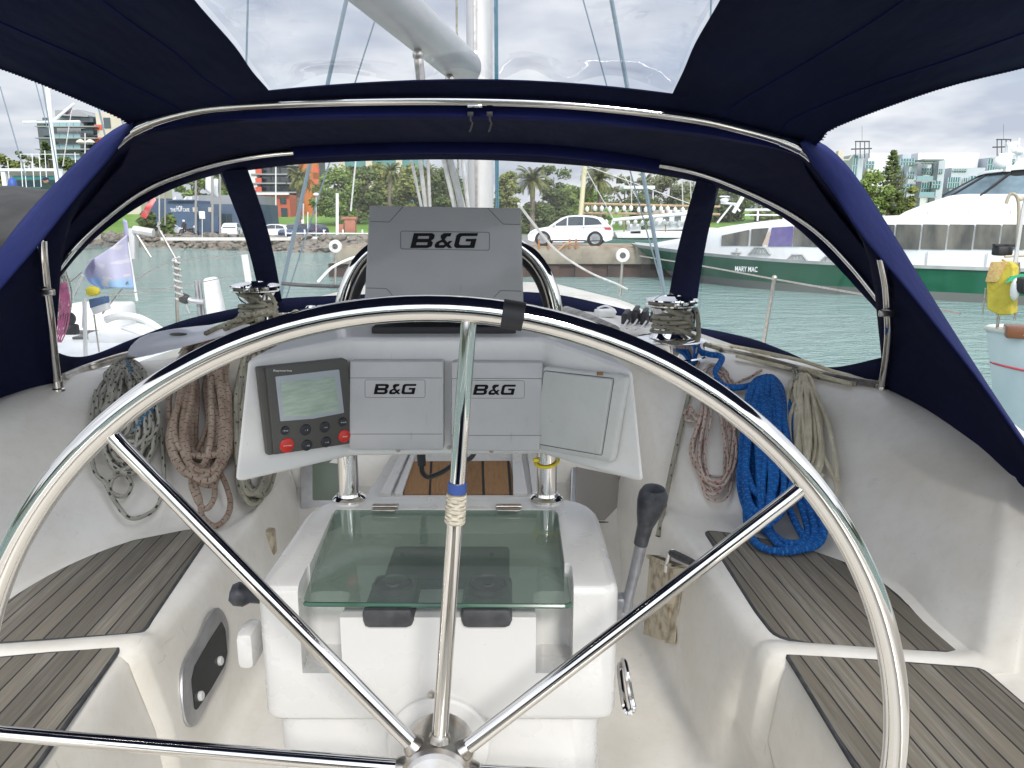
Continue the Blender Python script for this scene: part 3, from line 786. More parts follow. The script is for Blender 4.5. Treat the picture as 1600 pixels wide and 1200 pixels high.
quad_panel([(343, 268, 3.32), (387, 264, 3.32), (441, 470, 4.2), (409, 478, 4.18)], 'window_pillar')
quad_panel([(1088, 281, 3.30), (1124, 290, 3.30), (1084, 514, 4.06), (1039, 502, 4.15)], 'window_pillar')
allbot = BL+BC+BR_
m = MB(); up_ = [PP(q)+V((0, -.004, 0)) for q in allbot]; lo_ = []
for q in allbot:
    e = 17 if 100 < q[0] < 1340 else 30
    if 420 < q[0] < 1060: e = 22
    lo_.append(PP((q[0], q[1]+e, q[2]-.05)))
lo_[0] = PP((84, 592, 2.80)); lo_[-1] = PP((1376, 606, 2.80)); lo_[1] = PP((112, 582, 2.95)); lo_[-2] = PP((1300, 592, 3.05))
U_, L_ = cat(up_, 5), cat(lo_, 5)
m.grid([U_, [a.lerp(b, .5)+V((0, -.008, .004)) for a, b in zip(U_, L_)], L_]); m.build('bottom_hem', M['navy'], dod, solid=.005)
# side fill between the leg and the outer windows
m = MB(); m.grid([[PP(q) for q in ((70, 450, 2.75), (74, 500, 2.75), (82, 550, 2.76), (86, 600, 2.76))], [PP(q) for q in ((74, 462, 2.86), (78, 500, 2.85), (83, 550, 2.84), (90, 594, 2.83))]]); m.build('side_gusset', M['navy'], dod, solid=.004)
m = MB(); m.grid([[PP(q) for q in ((1392, 484, 2.75), (1388, 530, 2.75), (1383, 570, 2.76), (1380, 608, 2.76))], [PP(q) for q in ((1385, 500, 2.85), (1384, 530, 2.85), (1379, 568, 2.85), (1372, 604, 2.83))]]); m.build('side_gusset', M['navy'], dod, solid=.004)
# trailing side panels and the flared flaps with daylight painted into their colour
Li = [(207, 196, 2.63), (175, 240, 2.64), (125, 300, 2.64), (67, 372, 2.60), (0, 452, 2.42), (-80, 548, 2.2)]
Lb = [(190, 260, 2.7), (140, 318, 2.72), (72, 420, 2.72), (84, 600, 2.74), (0, 650, 2.6), (-80, 700, 2.4)]
m = MB(); m.grid(col_loft([Li, [((a[0]+b[0])/2+6, (a[1]+b[1])/2, (a[2]+b[2])/2+.05) for a, b in zip(Li, Lb)], Lb])); m.build('side_panel', M['navy'], dod, solid=.004)
Ri = [(1250, 222, 2.63), (1268, 255, 2.64), (1302, 300, 2.65), (1340, 358, 2.66), (1380, 407, 2.6), (1418, 452, 2.48), (1522, 584, 2.2), (1596, 690, 1.98), (1680, 810, 1.82)]
Rb = [(1262, 270, 2.7), (1300, 325, 2.70), (1345, 382, 2.72), (1386, 442, 2.74), (1382, 604, 2.74), (1450, 652, 2.5), (1530, 711, 2.22), (1600, 767, 2.0), (1680, 835, 1.84)]
m = MB(); m.grid(col_loft([Ri, [((a[0]+b[0])/2-4, (a[1]+b[1])/2, (a[2]+b[2])/2+.05) for a, b in zip(Ri, Rb)], Rb])); m.build('side_panel', M['navy'], dod, solid=.004)
Lo = [(211, 186, 2.66), (160, 216, 2.70), (75, 299, 2.74), (28, 352, 2.72), (-8, 400, 2.56), (-95, 510, 2.32)]
Li2 = [(207, 197, 2.60), (176, 241, 2.58), (125, 301, 2.55), (67, 374, 2.52), (0, 453, 2.41), (-80, 549, 2.19)]
m = MB(); m.grid(col_loft([Li2, [((a[0]*.62+b[0]*.38)-1, (a[1]*.62+b[1]*.38), (a[2]+b[2])/2-.04) for a, b in zip(Li2, Lo)], Lo])); m.build('side_flap', M['navylit'], dod, solid=.004)
Ro = [(1256, 216, 2.66), (1290, 228, 2.70), (1330, 267, 2.74), (1374, 332, 2.76), (1412, 393, 2.7), (1450, 455, 2.58), (1542, 600, 2.28), (1606, 696, 2.04), (1690, 815, 1.88)]
Ri2 = [(q[0], q[1]+1, q[2]-(.09 if 300 < q[1] < 460 else .03)) for q in Ri]
m = MB(); m.grid(col_loft([Ri2, [((a[0]*.6+b[0]*.4)+1, (a[1]*.6+b[1]*.4), (a[2]+b[2])/2-.04) for a, b in zip(Ri2, Ro)], Ro])); m.build('side_flap', M['navylit'], dod, solid=.004)
# steel hoops, sleeves
legL = [(90, 598, 2.72), (85, 560, 2.69), (79, 500, 2.64), (73, 456, 2.61), (68, 410, 2.58), (66, 376, 2.57)]
legR = [(1377, 404, 2.57), (1385, 445, 2.58), (1388, 488, 2.60), (1389, 520, 2.62), (1386, 556, 2.67), (1378, 604, 2.72)]
m = MB(); m.tube(cat([P(150, 262, 2.72)]+[P(q[0], q[1]+2, q[2]-.02) for q in APX[3:12]]+[P(1306, 290, 2.72)], 6), .0145, 14); rear = m.build('rear_hoop', M['steel'], dod)
for lg_ in (legL, legR):
    m = MB(); m.tube(cat([PP(q) for q in lg_], 6), .0145, 14); m.build('hoop_leg', M['steel'], dod)
m = MB(); m.tube([p+V((0, -.012, 0)) for p in FP], .0115, 12); m.build('front_hoop', M['steel'], dod)
for i in ((3.0, 3.45), (10.7, 11.15)):
    k0, k1 = [int(x*6) for x in i]; A_ = cat([P(q[0], q[1]+2, q[2]-.02) for q in APX], 6)
    mm = MB(); mm.tube([p+V((0, -.004, 0)) for p in A_[k0:k1+1]], .0175, 14); mm.build('hoop_joint', M['steel'], rear)
sl = [p for p in FP[int(5*6):int(9*6)+1]]
m = MB(); m.tube([p+V((0, -.008, .002)) for p in sl], .030, 14); m.build('hoop_sleeve', M['sleeve'], dod)
A_ = cat([P(q[0], q[1]+2, q[2]-.01) for q in APX], 6)
m = MB(); s0 = A_[3*6:11*6+2]; n_ = len(s0)
m.grid([[p+V((0, .012, -.004)) for p in s0], [p+V((0, .018, -.03*(1-abs(2*i/(n_-1)-1)**3)-.012)) for i, p in enumerate(s0)], [p+V((0, .05, -.045*(1-abs(2*i/(n_-1)-1)**3)-.006)) for i, p in enumerate(s0)]])
m.build('hoop_sleeve', M['sleeve'], dod, solid=.004)
for px in (735, 765):
    mm = MB(); c0 = P(px, 178, 2.63); mm.tube([c0, c0+V((0, 0, -.02)), c0+V((.006, 0, -.028)), c0+V((0, 0, -.05)), c0+V((-.004, 0, -.055))], .0035, 6); mm.box(c0, (.02, .008, .014), None, .002); mm.build('snap_hook', M['blacktape'], rear)
mm = MB(); mm.box(P(742, 166, 2.615), (.048, .012, .008), None, .002); mm.build('hoop_clamp', M['steel'], rear)
for q, nx in (((72, 456, 2.60), 1), ((1387, 489, 2.59), -1)):
    mm = MB(); c0 = PP(q); mm.box(c0+V((.012*nx, -.01, 0)), (.045, .018, .022), None, .005); mm.lathe([(.019, -.012), (.019, .012)], c0, V((0, 0, 1)), 14); mm.build('hinge_clamp', M['dull'], rear)
for q in ((90, 598, 2.72), (1378, 606, 2.72)):
    mm = MB(); c0 = PP(q); mm.lathe([(.024, -.03), (.024, -.022), (.018, -.018), (.018, .006)], c0, V((0, 0, 1)), 16); mm.build('deck_foot', M['steel'], rear)

# ------------------------------------------------------------ bimini overhead
bim = thing('bimini', B(0, 2.6, .4), 'navy canvas bimini overhead with a clear vinyl window', 'bimini')
RB = [(2.66, -1.21, .283, .368, .985, .228),  # Y, left (x,z), centre z, right (x,z), window left/right x
 (2.62, -1.235, .302, .405, 1.0, .252), (2.57, -1.26, .325, .425, 1.03, .29), (2.42, -1.37, .385, .463, 1.25, .375),
 (2.28, -1.44, .418, .505, 1.44, .418), (2.05, -1.55, .452, .545, 1.58, .452), (1.8, -1.62, .48, .60, 1.68, .48), (1.2, -1.7, .53, .68, 1.75, .53), (.5, -1.72, .55, .74, 1.78, .55), (-.32, -1.72, .55, .74, 1.78, .55)]
WLX, WRX = -.765, .505
def bim_row(r):
    Y, lx, lz, cz, rx_, rz = r; xs = []
    for k in range(9): xs.append(lx+(WLX-lx)*k/8)
    for k in range(1, 15): xs.append(WLX+(WRX-WLX)*k/14)
    for k in range(1, 9): xs.append(WRX+(rx_-WRX)*k/8)
    out = []
    for x in xs:
        c = -.13
        t = (x-c)/(lx-c) if x < c else (x-c)/(rx_-c); e = lz if x < c else rz
        z = cz+(e-cz)*(abs(t)**1.9)
        z += -.02*math.sin(min(1, abs(t))*math.pi)*(Y < 2.5)
        out.append(V((x, Y, EYE+z)))
    return out
rr_ = [bim_row(r) for r in RB]
cols = [cat([r[i] for r in rr_], 4) for i in range(len(rr_[0]))]
bg_ = [[c[j] for c in cols] for j in range(len(cols[0]))]
cv_, wn = MB(), MB()
nr, nc = len(bg_), len(bg_[0])
vs = [p for r in bg_ for p in r]; f1, f2 = [], []
for i in range(nr-1):
    for k in range(nc-1):
        q = (i*nc+k, i*nc+k+1, (i+1)*nc+k+1, (i+1)*nc+k)
        Yc_ = (bg_[i][k].y+bg_[i+1][k].y)/2
        (f2 if (8 <= k < 22 and 1.45 < Yc_ < 2.575) else f1).append(q)
cv_.add(vs, f1); wn.add(vs, f2)
for mb_ in (cv_, wn):
    used = sorted({i for f in mb_.f for i in f}); mp = {o: n for n, o in enumerate(used)}
    mb_.v = [mb_.v[i] for i in used]; mb_.f = [[mp[i] for i in f] for f in mb_.f]
cv_.build('canvas', M['navy'], bim, solid=.005, sharp=70)
for kcol in (3, 6, 25, 28):
    m = MB(); m.tube([r[kcol]+V((0, 0, -.004)) for r in bg_], .0028, 5); m.build('seam', M['sleeve'], bim)
# film: a finer, slightly buckled sheet
rows = []
for i in range(40):
    Y = 2.585-1.14*i/39; r0 = None
    for a, b in zip(bg_, bg_[1:]):
        if b[0].y <= Y <= a[0].y+.001:
            f = (a[0].y-Y)/max(1e-6, a[0].y-b[0].y); r0 = [p.lerp(q, f) for p, q in zip(a, b)]; break
    if r0 is None: continue
    seg = r0[8:23]; fine = cat(seg, 4)
    e = 1.8*math.exp(-((2.585-Y)/.09)**2)
    rows.append([p+V((0, 0, .024+.010*e*math.sin(p.x*21+1.3*math.sin(p.x*7)))) for p in fine])
m = MB(); m.grid(rows); m.build('clear_window', M['vinylr'], bim, sharp=180)
# front hem and zip teeth along the side edges
m = MB(); fr = [p+V((0, .004, -.002)) for p in bg_[0]]
m.tube(fr, .011, 8); m.build('front_hem', M['navy'], bim)
for side in (0, -1):
    e = [r[side] for r in bg_]; sm = []
    for a, b in zip(e, e[1:]):
        n_ = max(1, int((b-a).length/.0085))
        sm += [a.lerp(b, k/n_) for k in range(n_)]
    m = MB(); m.tube(e, .006, 6)
    sg = -1 if side == 0 else 1
    for p in sm:
        if p.y > 1.2: m.box(p+V((.007*sg, 0, -.003)), (.008, .0042, .003))
    m.build('zip_edge', M['navy'], bim, kind=None)

# ------------------------------------------------------------ ropes
def on_wall(x, y, off): return W(x, y, off)
def coil(name_label, cx, ty, by, w, n, r, mt, group, seed, top_off=.0, spread=.35, hang=None, tie=None, knot=None, low=None, lo_w=.45):
    rn = random.Random(seed); m = MB()
    yt = (lambda t: None)
    for i in range(n):
        s = i/max(1, n-1)
        ww = w*rn.uniform(lo_w, 1.0); cx0 = cx+rn.uniform(-.12, .12)*w; b = by-rn.uniform(0, spread)*(by-ty)*(.5 if i % 3 else 1)
        if low and i >= n-low: b = by+rn.uniform(0, 12)
        h = b-ty; d0 = .012+r*2.2*(i % 4)+rn.uniform(0, .006)
        tx = cx+rn.uniform(-.16, .16)*w; tyy = ty+rn.uniform(-4, 10)
        q = [(tx, tyy, .0), (tx+ww*.42, tyy+h*.12, .2), (cx0+ww*.62+rn.uniform(-.12, .12)*w, tyy+h*.38, .4), (cx0+ww*rn.uniform(.66, .86), tyy+h*.70, .6),
             (cx0+ww*.5, tyy+h*.92, .8), (cx0+rn.uniform(-.12, .12)*w, b, 1), (cx0-ww*.52, tyy+h*.91, .8), (cx0-ww*rn.uniform(.66, .86), tyy+h*.68, .6),
             (cx0-ww*.6+rn.uniform(-.12, .12)*w, tyy+h*.36, .4), (tx-ww*.40, tyy+h*.11, .2)]
        pts = [on_wall(x, y, d0+r+rn.uniform(0, r*1.6)) for x, y, t in q]
        m.tube(cat(pts, 6, True), r, 8, closed=True)
    o = m.build('rope_coil', mt, label=name_label, cat='rope', group=group)
    return o
GR = 'rope coils hanging inside the cockpit'
c1_ = coil('beige rope coil with dark flecks, leftmost on the port side', 196, 566, 740, 64, 22, .0072, M['rope_bk'], GR, 3, spread=.5, low=0, lo_w=.3)
m = MB()
for q in ([(150, 610), (143, 660), (146, 730), (165, 755), (175, 776), (200, 808), (225, 806), (246, 790), (256, 755), (254, 700), (246, 640)],
          [(235, 625), (225, 665), (205, 700), (185, 730), (172, 760), (178, 772), (195, 775), (205, 760), (200, 745), (185, 742), (172, 752)]):
    m.tube(cat([on_wall(x, y, .035) for x, y in q], 6), .0072, 8)
m.v += []; lo2 = m.build('loose_bight', M['rope_bk'], c1_)
m = MB(); [m.tube(cat([on_wall(196+dx, 556+3*k, .05), on_wall(200+dx, 566+4*k, .085), on_wall(196+dx, 584+2*k, .07)], 4), .004, 6) for k, dx in enumerate((-3, 0, 3, 6))]; m.build('cord_tie', M['rope_tie'], c1_)
m = MB(); m.tube(cat([on_wall(x, y, .075) for x, y in ((243, 628), (233, 645), (222, 655), (212, 672))], 5), .009, 8); m.build('cord_tie', M['rope_tie'], c1_)
c2_ = coil('thick tan rope coil with red flecks beside the console', 316, 530, 758, 64, 26, .0112, M['rope_br'], GR, 8, spread=.28, lo_w=.2)
m = MB()
for q in ([(345, 560), (340, 640), (320, 705), (300, 745), (305, 775), (320, 795), (334, 780), (334, 752), (325, 725), (315, 700)], [(300, 740), (312, 780), (316, 806), (335, 822), (354, 808), (360, 785), (352, 755), (338, 728), (322, 700)], [(280, 600), (290, 680), (312, 720), (336, 716), (345, 690)], [(355, 570), (330, 650), (310, 700), (296, 715)]):
    m.tube(cat([on_wall(x, y, .062) for x, y in q], 6), .0100, 8)
m.build('loose_bight', M['rope_br'], c2_)
c3_ = coil('grey green rope coil, half hidden behind the console', 398, 520, 790, 42, 12, .0085, M['rope_gy'], GR, 21, spread=.15)
m = MB()
for q in ([(268, 585), (285, 548), (320, 522), (365, 505), (400, 508)], [(275, 600), (300, 552), (340, 528), (385, 512), (420, 505)], [(290, 575), (320, 535), (350, 515), (395, 498)], [(330, 560), (345, 530), (375, 508), (410, 496), (440, 492)], [(365, 540), (372, 518), (395, 502), (425, 494)], [(350, 520), (372, 498), (392, 492), (415, 500), (438, 506)], [(362, 530), (385, 505), (410, 508), (432, 498), (448, 490)], [(300, 560), (325, 525), (352, 508), (380, 500), (405, 510)], [(340, 545), (360, 512), (388, 496), (420, 488), (446, 498)], [(262, 600), (280, 562), (305, 538), (338, 520), (372, 514)]):
    m.tube(cat([on_wall(x, y, .03) for x, y in q], 6), .0100, 8)
m.build('rope_sling', M['rope_gy'], c3_)
c4_ = coil('thin white rope coil with red flecks, beside the blue coil', 1118, 585, 775, 46, 10, .0056, M['rope_rd'], GR, 5, spread=.2, low=1)
m = MB(); rn = random.Random(2)
kc = [on_wall(1080+rn.uniform(-11, 11), 646+rn.uniform(-14, 14), .03+rn.uniform(0, .03)) for _ in range(14)]; m.tube(cat(kc, 5, True), .0048, 8, closed=True); m.build('rope_knot', M['rope_rd'], c4_)
m = MB()
for q in ([(1095, 598), (1110, 570), (1135, 580), (1140, 600), (1170, 590), (1190, 578)], [(1088, 610), (1100, 580), (1120, 572), (1150, 600), (1180, 600)]):
    m.tube(cat([on_wall(x, y, .02) for x, y in q], 6), .0056, 8)
m.build('rope_lead', M['rope_rd'], c4_)
c5_ = coil('thick blue rope coil hanging on the starboard side', 1196, 592, 822, 52, 24, .0118, M['rope_bl'], GR, 14, spread=.22, lo_w=.15)
m = MB()
for q in ([(1092, 549), (1110, 554), (1124, 556), (1128, 562), (1118, 580), (1122, 596), (1140, 605), (1165, 604), (1190, 595), (1200, 590)],
          [(1180, 700), (1168, 760), (1166, 805), (1172, 835), (1190, 855), (1225, 862), (1258, 856), (1276, 840), (1272, 815), (1255, 760), (1230, 700)], [(1195, 690), (1196, 790), (1205, 830), (1230, 850), (1262, 850), (1284, 835), (1282, 800), (1262, 760), (1235, 720), (1215, 650)],
          [(1220, 610), (1235, 640), (1250, 720), (1270, 780), (1287, 825), (1278, 850), (1250, 858), (1215, 850), (1190, 800), (1180, 720)], [(1165, 690), (1168, 760), (1185, 815), (1215, 843), (1250, 848), (1262, 825), (1240, 760)], [(1205, 640), (1212, 730), (1235, 800), (1262, 845), (1272, 820), (1245, 740)]):
    m.tube(cat([on_wall(x, y, .055) for x, y in q], 6), .0122, 10)
m.build('loose_bight', M['rope_bl'], c5_)
c6_ = coil('cream rope coil hanging between the blue coil and the steel leg', 1252, 588, 766, 44, 16, .0074, M['rope_cr'], GR, 33, spread=.4, lo_w=.2)
m = MB()
for q in ([(1235, 595), (1228, 680), (1236, 745), (1245, 775), (1265, 800), (1280, 806), (1292, 790), (1288, 770), (1272, 765)], [(1280, 700), (1300, 740), (1308, 765), (1296, 785), (1270, 790)], [(1262, 600), (1290, 650), (1304, 710), (1308, 750)], [(1225, 640), (1250, 690), (1268, 720), (1285, 745)], [(1266, 690), (1272, 712), (1262, 722), (1255, 708), (1262, 695), (1278, 708)]):
    m.tube(cat([on_wall(x, y, .05) for x, y in q], 6), .0078, 8)
m.build('loose_bight', M['rope_cr'], c6_)
m = MB(); [m.tube(cat([on_wall(1238+dx, 578, .02), on_wall(1241+dx, 590, .08), on_wall(1239+dx, 606, .075)], 4), .004, 6) for dx in (0, 5)]; m.build('cord_tie', M['rope_bk'], c6_)

# ------------------------------------------------------------ winches and deck gear
def winch(px, py, label, sc=1.22):
    b = W(px, py); w = thing('sheet_winch', b, label, 'winch', 'chrome sheet winches on the coamings')
    k = sc; lean = V((0, 0, 1))
    m = MB(); m.lathe([(.125*k, -.03), (.125*k, .004), (.118*k, .008), (.118*k, .062), (.122*k, .070), (.112*k, .078), (.07*k, .082)], b, lean, 40); m.build('base', M['chrome'], w)
    m = MB(); m.lathe([(.074*k, .078), (.064*k, .095), (.057*k, .13), (.056*k, .165), (.066*k, .195), (.072*k, .205)], b, lean, 40); m.build('drum', M['chrome'], w)
    m = MB(); m.lathe([(.060*k, .203), (.088*k, .212), (.089*k, .218), (.060*k, .223), (.060*k, .229), (.089*k, .234), (.088*k, .240), (.05*k, .250), (.03*k, .253), (.028*k, .248), (0, .248)], b, lean, 40); m.build('self_tailer', M['chrome'], w)
    m = MB(); m.box(b+V((0, -.075*k, .232)), (.03, .05, .03), None, .006); m.build('feeder_arm', M['chrome'], w)
    return b
wr = winch(1046, 556, 'chrome sheet winch wrapped in grey rope by the right window pillar')
wl = winch(404, 528, 'chrome sheet winch above the tan rope coil on the left')
def wraps(b, n, label, extra, seed):
    m = MB(); pts = []
    for i in range(int(n*20)+1):
        a = 2*math.pi*i/20; z = .095+.02*i/20; r = .078+.008*math.sin(i*.35)
        pts.append(b+V((math.cos(a)*r, math.sin(a)*r, z)))
    a0 = 2*math.pi*n
    pts += [b+V((math.cos(a0+t)*(.07+.012*t), math.sin(a0+t)*(.07+.012*t), .095+.02*n+.05*t)) for t in (.4, .9, 1.5)]
    m.tube(pts, .0095, 8)
    pts = [b+V((math.cos(2*math.pi*i/24)*.088, math.sin(2*math.pi*i/24)*.088, .226+.003*math.sin(i))) for i in range(20)]
    m.tube(pts, .0092, 8)
    for e in extra: m.tube(cat(e, 6), .0095, 8)
    return m.build('sheet_rope', M['rope_gy'], label=label, cat='rope', group='ropes wound on the winches')
wraps(wr, 4, 'grey rope wound round the right winch, its tail hanging down the coaming', [
    [wr+V((-.07, -.02, .226)), wr+V((-.02, -.082, .20)), wr+V((.05, -.075, .165)), wr+V((.09, -.02, .12))],
    [wr+V((-.05, -.05, .14)), wr+V((.02, -.078, .12)), wr+V((.085, -.055, .09)), wr+V((.17, .02, .04)), W(1160, 553, .012), W(1230, 575, .012), W(1290, 592, .012), W(1340, 600, .01)],
    [wr+V((.078, -.02, .22)), wr+V((.094, -.05, .19)), wr+V((.1, -.075, .10)), P(1086, 545, wr.y-.11), W(1082, 575, .02), W(1078, 610, .02), W(1064, 668, .02), W(1050, 730, .02), W(1036, 800, .02), W(1028, 838, .02)]], 1)
wraps(wl, 3.2, 'grey rope wound round the left winch beside the window pillar', [
    [wl+V((-.08, .01, .226)), wl+V((-.05, -.07, .205)), wl+V((.03, -.08, .18)), wl+V((.085, -.03, .13))],
    [wl+V((.05, -.08, .23)), wl+V((.09, -.04, .18)), wl+V((.09, -.03, .10)), wl+V((.12, .0, .06)), wl+V((.15, .0, .10)), wl+V((.18, .0, .12)), wl+V((.2, 0, .07)), wl+V((.19, -.02, .02))],
    [wl+V((-.06, -.05, .11)), wl+V((.0, -.085, .09)), wl+V((.06, -.075, .06)), wl+V((.10, -.08, .02))]], 2)
# rope clutches and the lines that run through them
for k, (px, py, s) in enumerate(((978, 506, .9), (993, 505, 1.15), (1007, 507, 1.1), (1022, 503, 1.0))):
    c0 = W(px, py); m = MB(); rot = Matrix.Rotation(-.35, 3, 'Z')
    m.box(c0+V((0, 0, .03*s)), (.032, .10, .06*s), rot, .008); m.box(c0+V((0, -.012, .066*s)), (.026, .085, .014), rot @ Matrix.Rotation(.18, 3, 'X'), .005)
    o = m.build('rope_clutch', M['rubber'], label=('low black rope clutch, closest to the console', 'tallest black rope clutch of the four', 'black rope clutch, third from the console', 'black rope clutch right beside the winch')[k], cat='rope clutch', group='rope clutches on the coachroof')
    m = MB(); m.tube(cat([W(px-14, py+9, .008), W(px-4, py+4, .016), c0+V((0, -.05, .024))], 4), .0058, 6); m.build('clutch_line', M['rope_wh'], o)
m = MB(); m.tube([W(884, 488, .03), W(905, 495, .035), W(935, 508, .03), W(958, 519, .03)], .034, 14); m.build('fabric_roll', mat('grey_canvas', (.34, .33, .31), .9, col2=(.2, .19, .18), scale=14), label='rolled grey canvas bundle behind the wheel rim', cat='canvas bundle')
m = MB(); c0 = W(945, 495); m.box(c0+V((0, 0, .02)), (.10, .07, .04), Matrix.Rotation(.3, 3, 'Z'), .008); m.tube(cat([c0+V((-.04, 0, .045)), c0+V((0, -.02, .06)), c0+V((.045, .0, .04)), c0+V((.06, .02, .02))], 4), .006, 6)
m.build('deck_block', M['white'], label='white deck block in front of the black clutches', cat='deck block')
# chrome organisers on the left
for k, px in enumerate((487, 503)):
    c0 = W(px, 497); m = MB(); m.lathe([(.02, 0), (.026, .01), (.03, .02), (.03, .055), (.022, .065), (0, .068)], c0, V((0, 0, 1)), 18)
    m.build('bollard', M['chrome'], label=('small chrome bollard nearest the left winch', 'small chrome bollard nearest the steel hoop')[k], cat='bollard', group='small chrome bollards on the coachroof')
# deck light (oval hatch) and genoa tracks
op = [(203, 546), (222, 526), (258, 516), (310, 509), (372, 505), (392, 508), (352, 524), (290, 541), (236, 554), (208, 556)]
pl = Plane(W(225, 545), W(350, 515), W(260, 520)); m = MB(); pts = cat([pl.at(x, y, .004) for x, y in op], 3, True)
m.prism(pts, pl.n*.012, .003); dh = m.build('deck_hatch', mat('sky_reflection_hatch', (.72, .75, .84), .06, col2=(.62, .65, .76), scale=3, coat=1), label='oval deck hatch with painted sky reflection on the left side deck', cat='hatch')  # pale lavender base colour stands in for mirrored sky
mm = MB(); mm.ball(pl.at(282, 521, .02), (.035, .022, .006), 2); mm.build('latch', M['bezel'], dh)
def track(pp, label):
    m = MB(); q = cat([W(x, y, .012) for x, y in pp], 5); m.tube(q, .012, 6); m.tube([p+V((0, 0, .014)) for p in q], .008, 6)
    return m.build('genoa_track', M['dull'], label=label, cat='track', group='sheet tracks on the side decks')
track([(100, 592), (140, 576), (190, 560), (240, 549)], 'alloy sheet track at the foot of the left hoop leg')
track([(1120, 548), (1200, 566), (1290, 590), (1368, 604)], 'alloy sheet track running aft from the right winch')
m = MB()
for q in ([(1140, 540), (1200, 552), (1260, 566), (1330, 590), (1372, 598)], [(1110, 538), (1170, 548), (1240, 572), (1300, 585)], [(1150, 556), (1210, 570), (1262, 582), (1330, 600)]):
    m.tube(cat([W(x, y, .03) for x, y in q], 6), .008, 8)
m.build('jib_sheet', M['rope_cr'], label='cream jib sheets lying along the right side deck', cat='rope')

# ------------------------------------------------------------ cockpit fittings
def wplane(pix): 
    a, b, c = [W(*q) for q in pix]; return Plane(a, b, c)
pl = wplane([(300, 1000), (330, 1090), (345, 980)])
sp1 = thing('side_locker_port', pl.at(312, 1130), 'silver framed locker opening with dark acrylic panel below the left seat', 'locker opening')
op = [(336, 950), (350, 972), (352, 1010), (346, 1048), (322, 1094), (300, 1134), (285, 1130), (278, 1095), (278, 1055), (286, 1028), (306, 996), (322, 962)]
ip = [(339, 972), (345, 985), (348, 1020), (344, 1040), (322, 1078), (300, 1110), (296, 1110), (291, 1064), (296, 1042), (318, 1004)]
m = MB(); m.prism(cat([pl.at(x, y, .001) for x, y in op], 3, True), pl.n*.012, .004); m.build('frame', M['alu'], sp1)
m = MB(); m.prism(rpoly([pl.at(x, y, .0135) for x, y in ip], .006), pl.n*.001); m.build('dark_panel', mat('dark_acrylic', (.012, .012, .013), .12), sp1)
for px, py in ((335, 1034), (304, 1089)):
    m = MB(); m.lathe([(.013, 0), (.013, .006), (.01, .009), (0, .009)], pl.at(px, py, .0145), pl.n, 18); m.build('turn_knob', M['cream'], sp1)
# pump pocket and handle
pk = thing('pump_pocket', W(1030, 1000), 'grimy white pump pocket on the right seat front', 'pump pocket')
d0 = .0
f4 = [W(1014, 872, .11), W(1052, 888, .11), W(1041, 1002, .05), W(1004, 992, .05)]
n_ = Plane(f4[0], f4[1], f4[3]).n
m = MB(); m.prism(f4, -n_*.10, .006); m.build('box', M['dirty'], pk)
m = MB(); q = [f4[0]+n_*.004, f4[1]+n_*.004, f4[1]-n_*.10, f4[0]-n_*.10]
m.tube([p+V((0, 0, .006)) for p in q], .007, 6, closed=True); m.build('lip', M['dirty'], pk)
m = MB(); a = (f4[0]+f4[1])/2-n_*.045; m.prism(rpoly([p+(a-p)*.22+V((0, 0, .004)) for p in q], .006), V((0, 0, .003))); m.build('socket', mat('pocket_dark', (.10, .075, .045), .9), pk)
hd = thing('bilge_pump_lever', P(1045, 875, 2.0), 'short black pump lever standing in the grimy pocket', 'pump lever')
Yh = f4[0].y
m = MB(); m.tube([W(1041, 892, .10), W(1043, 880, .13), W(1046, 866, .14), W(1052, 862, .13)], .0085, 8); m.build('shank', M['chrome'], hd)
m = MB(); m.tube([W(1050, 864, .13), W(1060, 869, .12), W(1075, 876, .11), W(1092, 884, .10)], [.012, .013, .012, .009], 12); m.build('grip', M['knob'], hd)
m = MB(); a = W(1062, 985, .0); pl = wplane([(1050, 960), (1066, 930), (1062, 1000)])
slab([(1048, 925), (1066, 920), (1056, 1005), (1040, 1005)], pl, .001, .005, .006, .002).build('mounting_plate', M['dirty'], pk)
# companionway, lockers on the bulkhead
pl = Plane(P(590, 775, 2.9), P(830, 775, 2.9), P(640, 712, 3.12))
cw = thing('companionway', P(712, 775, 2.9), 'white companionway frame below the console with varnished board', 'companionway')
slab([(560, 800), (628, 690), (842, 690), (872, 800)], pl, .0, .02, .01, .006).build('frame', M['gelp'], cw)
for q in ([(596, 782), (634, 705), (646, 705), (612, 782)], [(618, 782), (650, 705), (656, 705), (630, 782)], [(802, 782), (800, 705), (812, 705), (824, 782)], [(832, 782), (822, 705), (832, 705), (848, 782)]):
    slab(q, pl, .02, .045, .003, .004).build('rail', M['gelp'], cw)
bd = slab([(630, 780), (644, 730), (797, 729), (806, 780)], pl, .0205, .034, .006, .003); bd.build('wash_board', M['teakg'], cw)
pl = wplane([(500, 735), (520, 780), (460, 760)])
for pix, ip, mt, lb in (([(470, 700), (556, 700), (556, 806), (470, 806)], [(489, 700), (548, 700), (548, 782), (489, 782)], mat('green_grey_panel', (.16, .20, .15), .35), 'greenish grey locker door beside the left steel post'),):
    t = thing('bulkhead_locker', pl.at(512, 806), lb, 'locker door', 'locker doors on the bulkhead')
    slab(pix, pl, .001, .012, .01, .004).build('frame', M['alu'], t); slab(ip, pl, .0125, .014, .01, .0005).build('panel', mt, t)
pl = wplane([(910, 740), (960, 760), (920, 800)])
t = thing('bulkhead_locker', pl.at(950, 842), 'grey locker door with rounded corner beside the right steel post', 'locker door', 'locker doors on the bulkhead')
slab([(893, 700), (988, 715), (977, 842), (932, 836), (888, 836)], pl, .001, .012, .014, .004).build('frame', M['alu'], t)
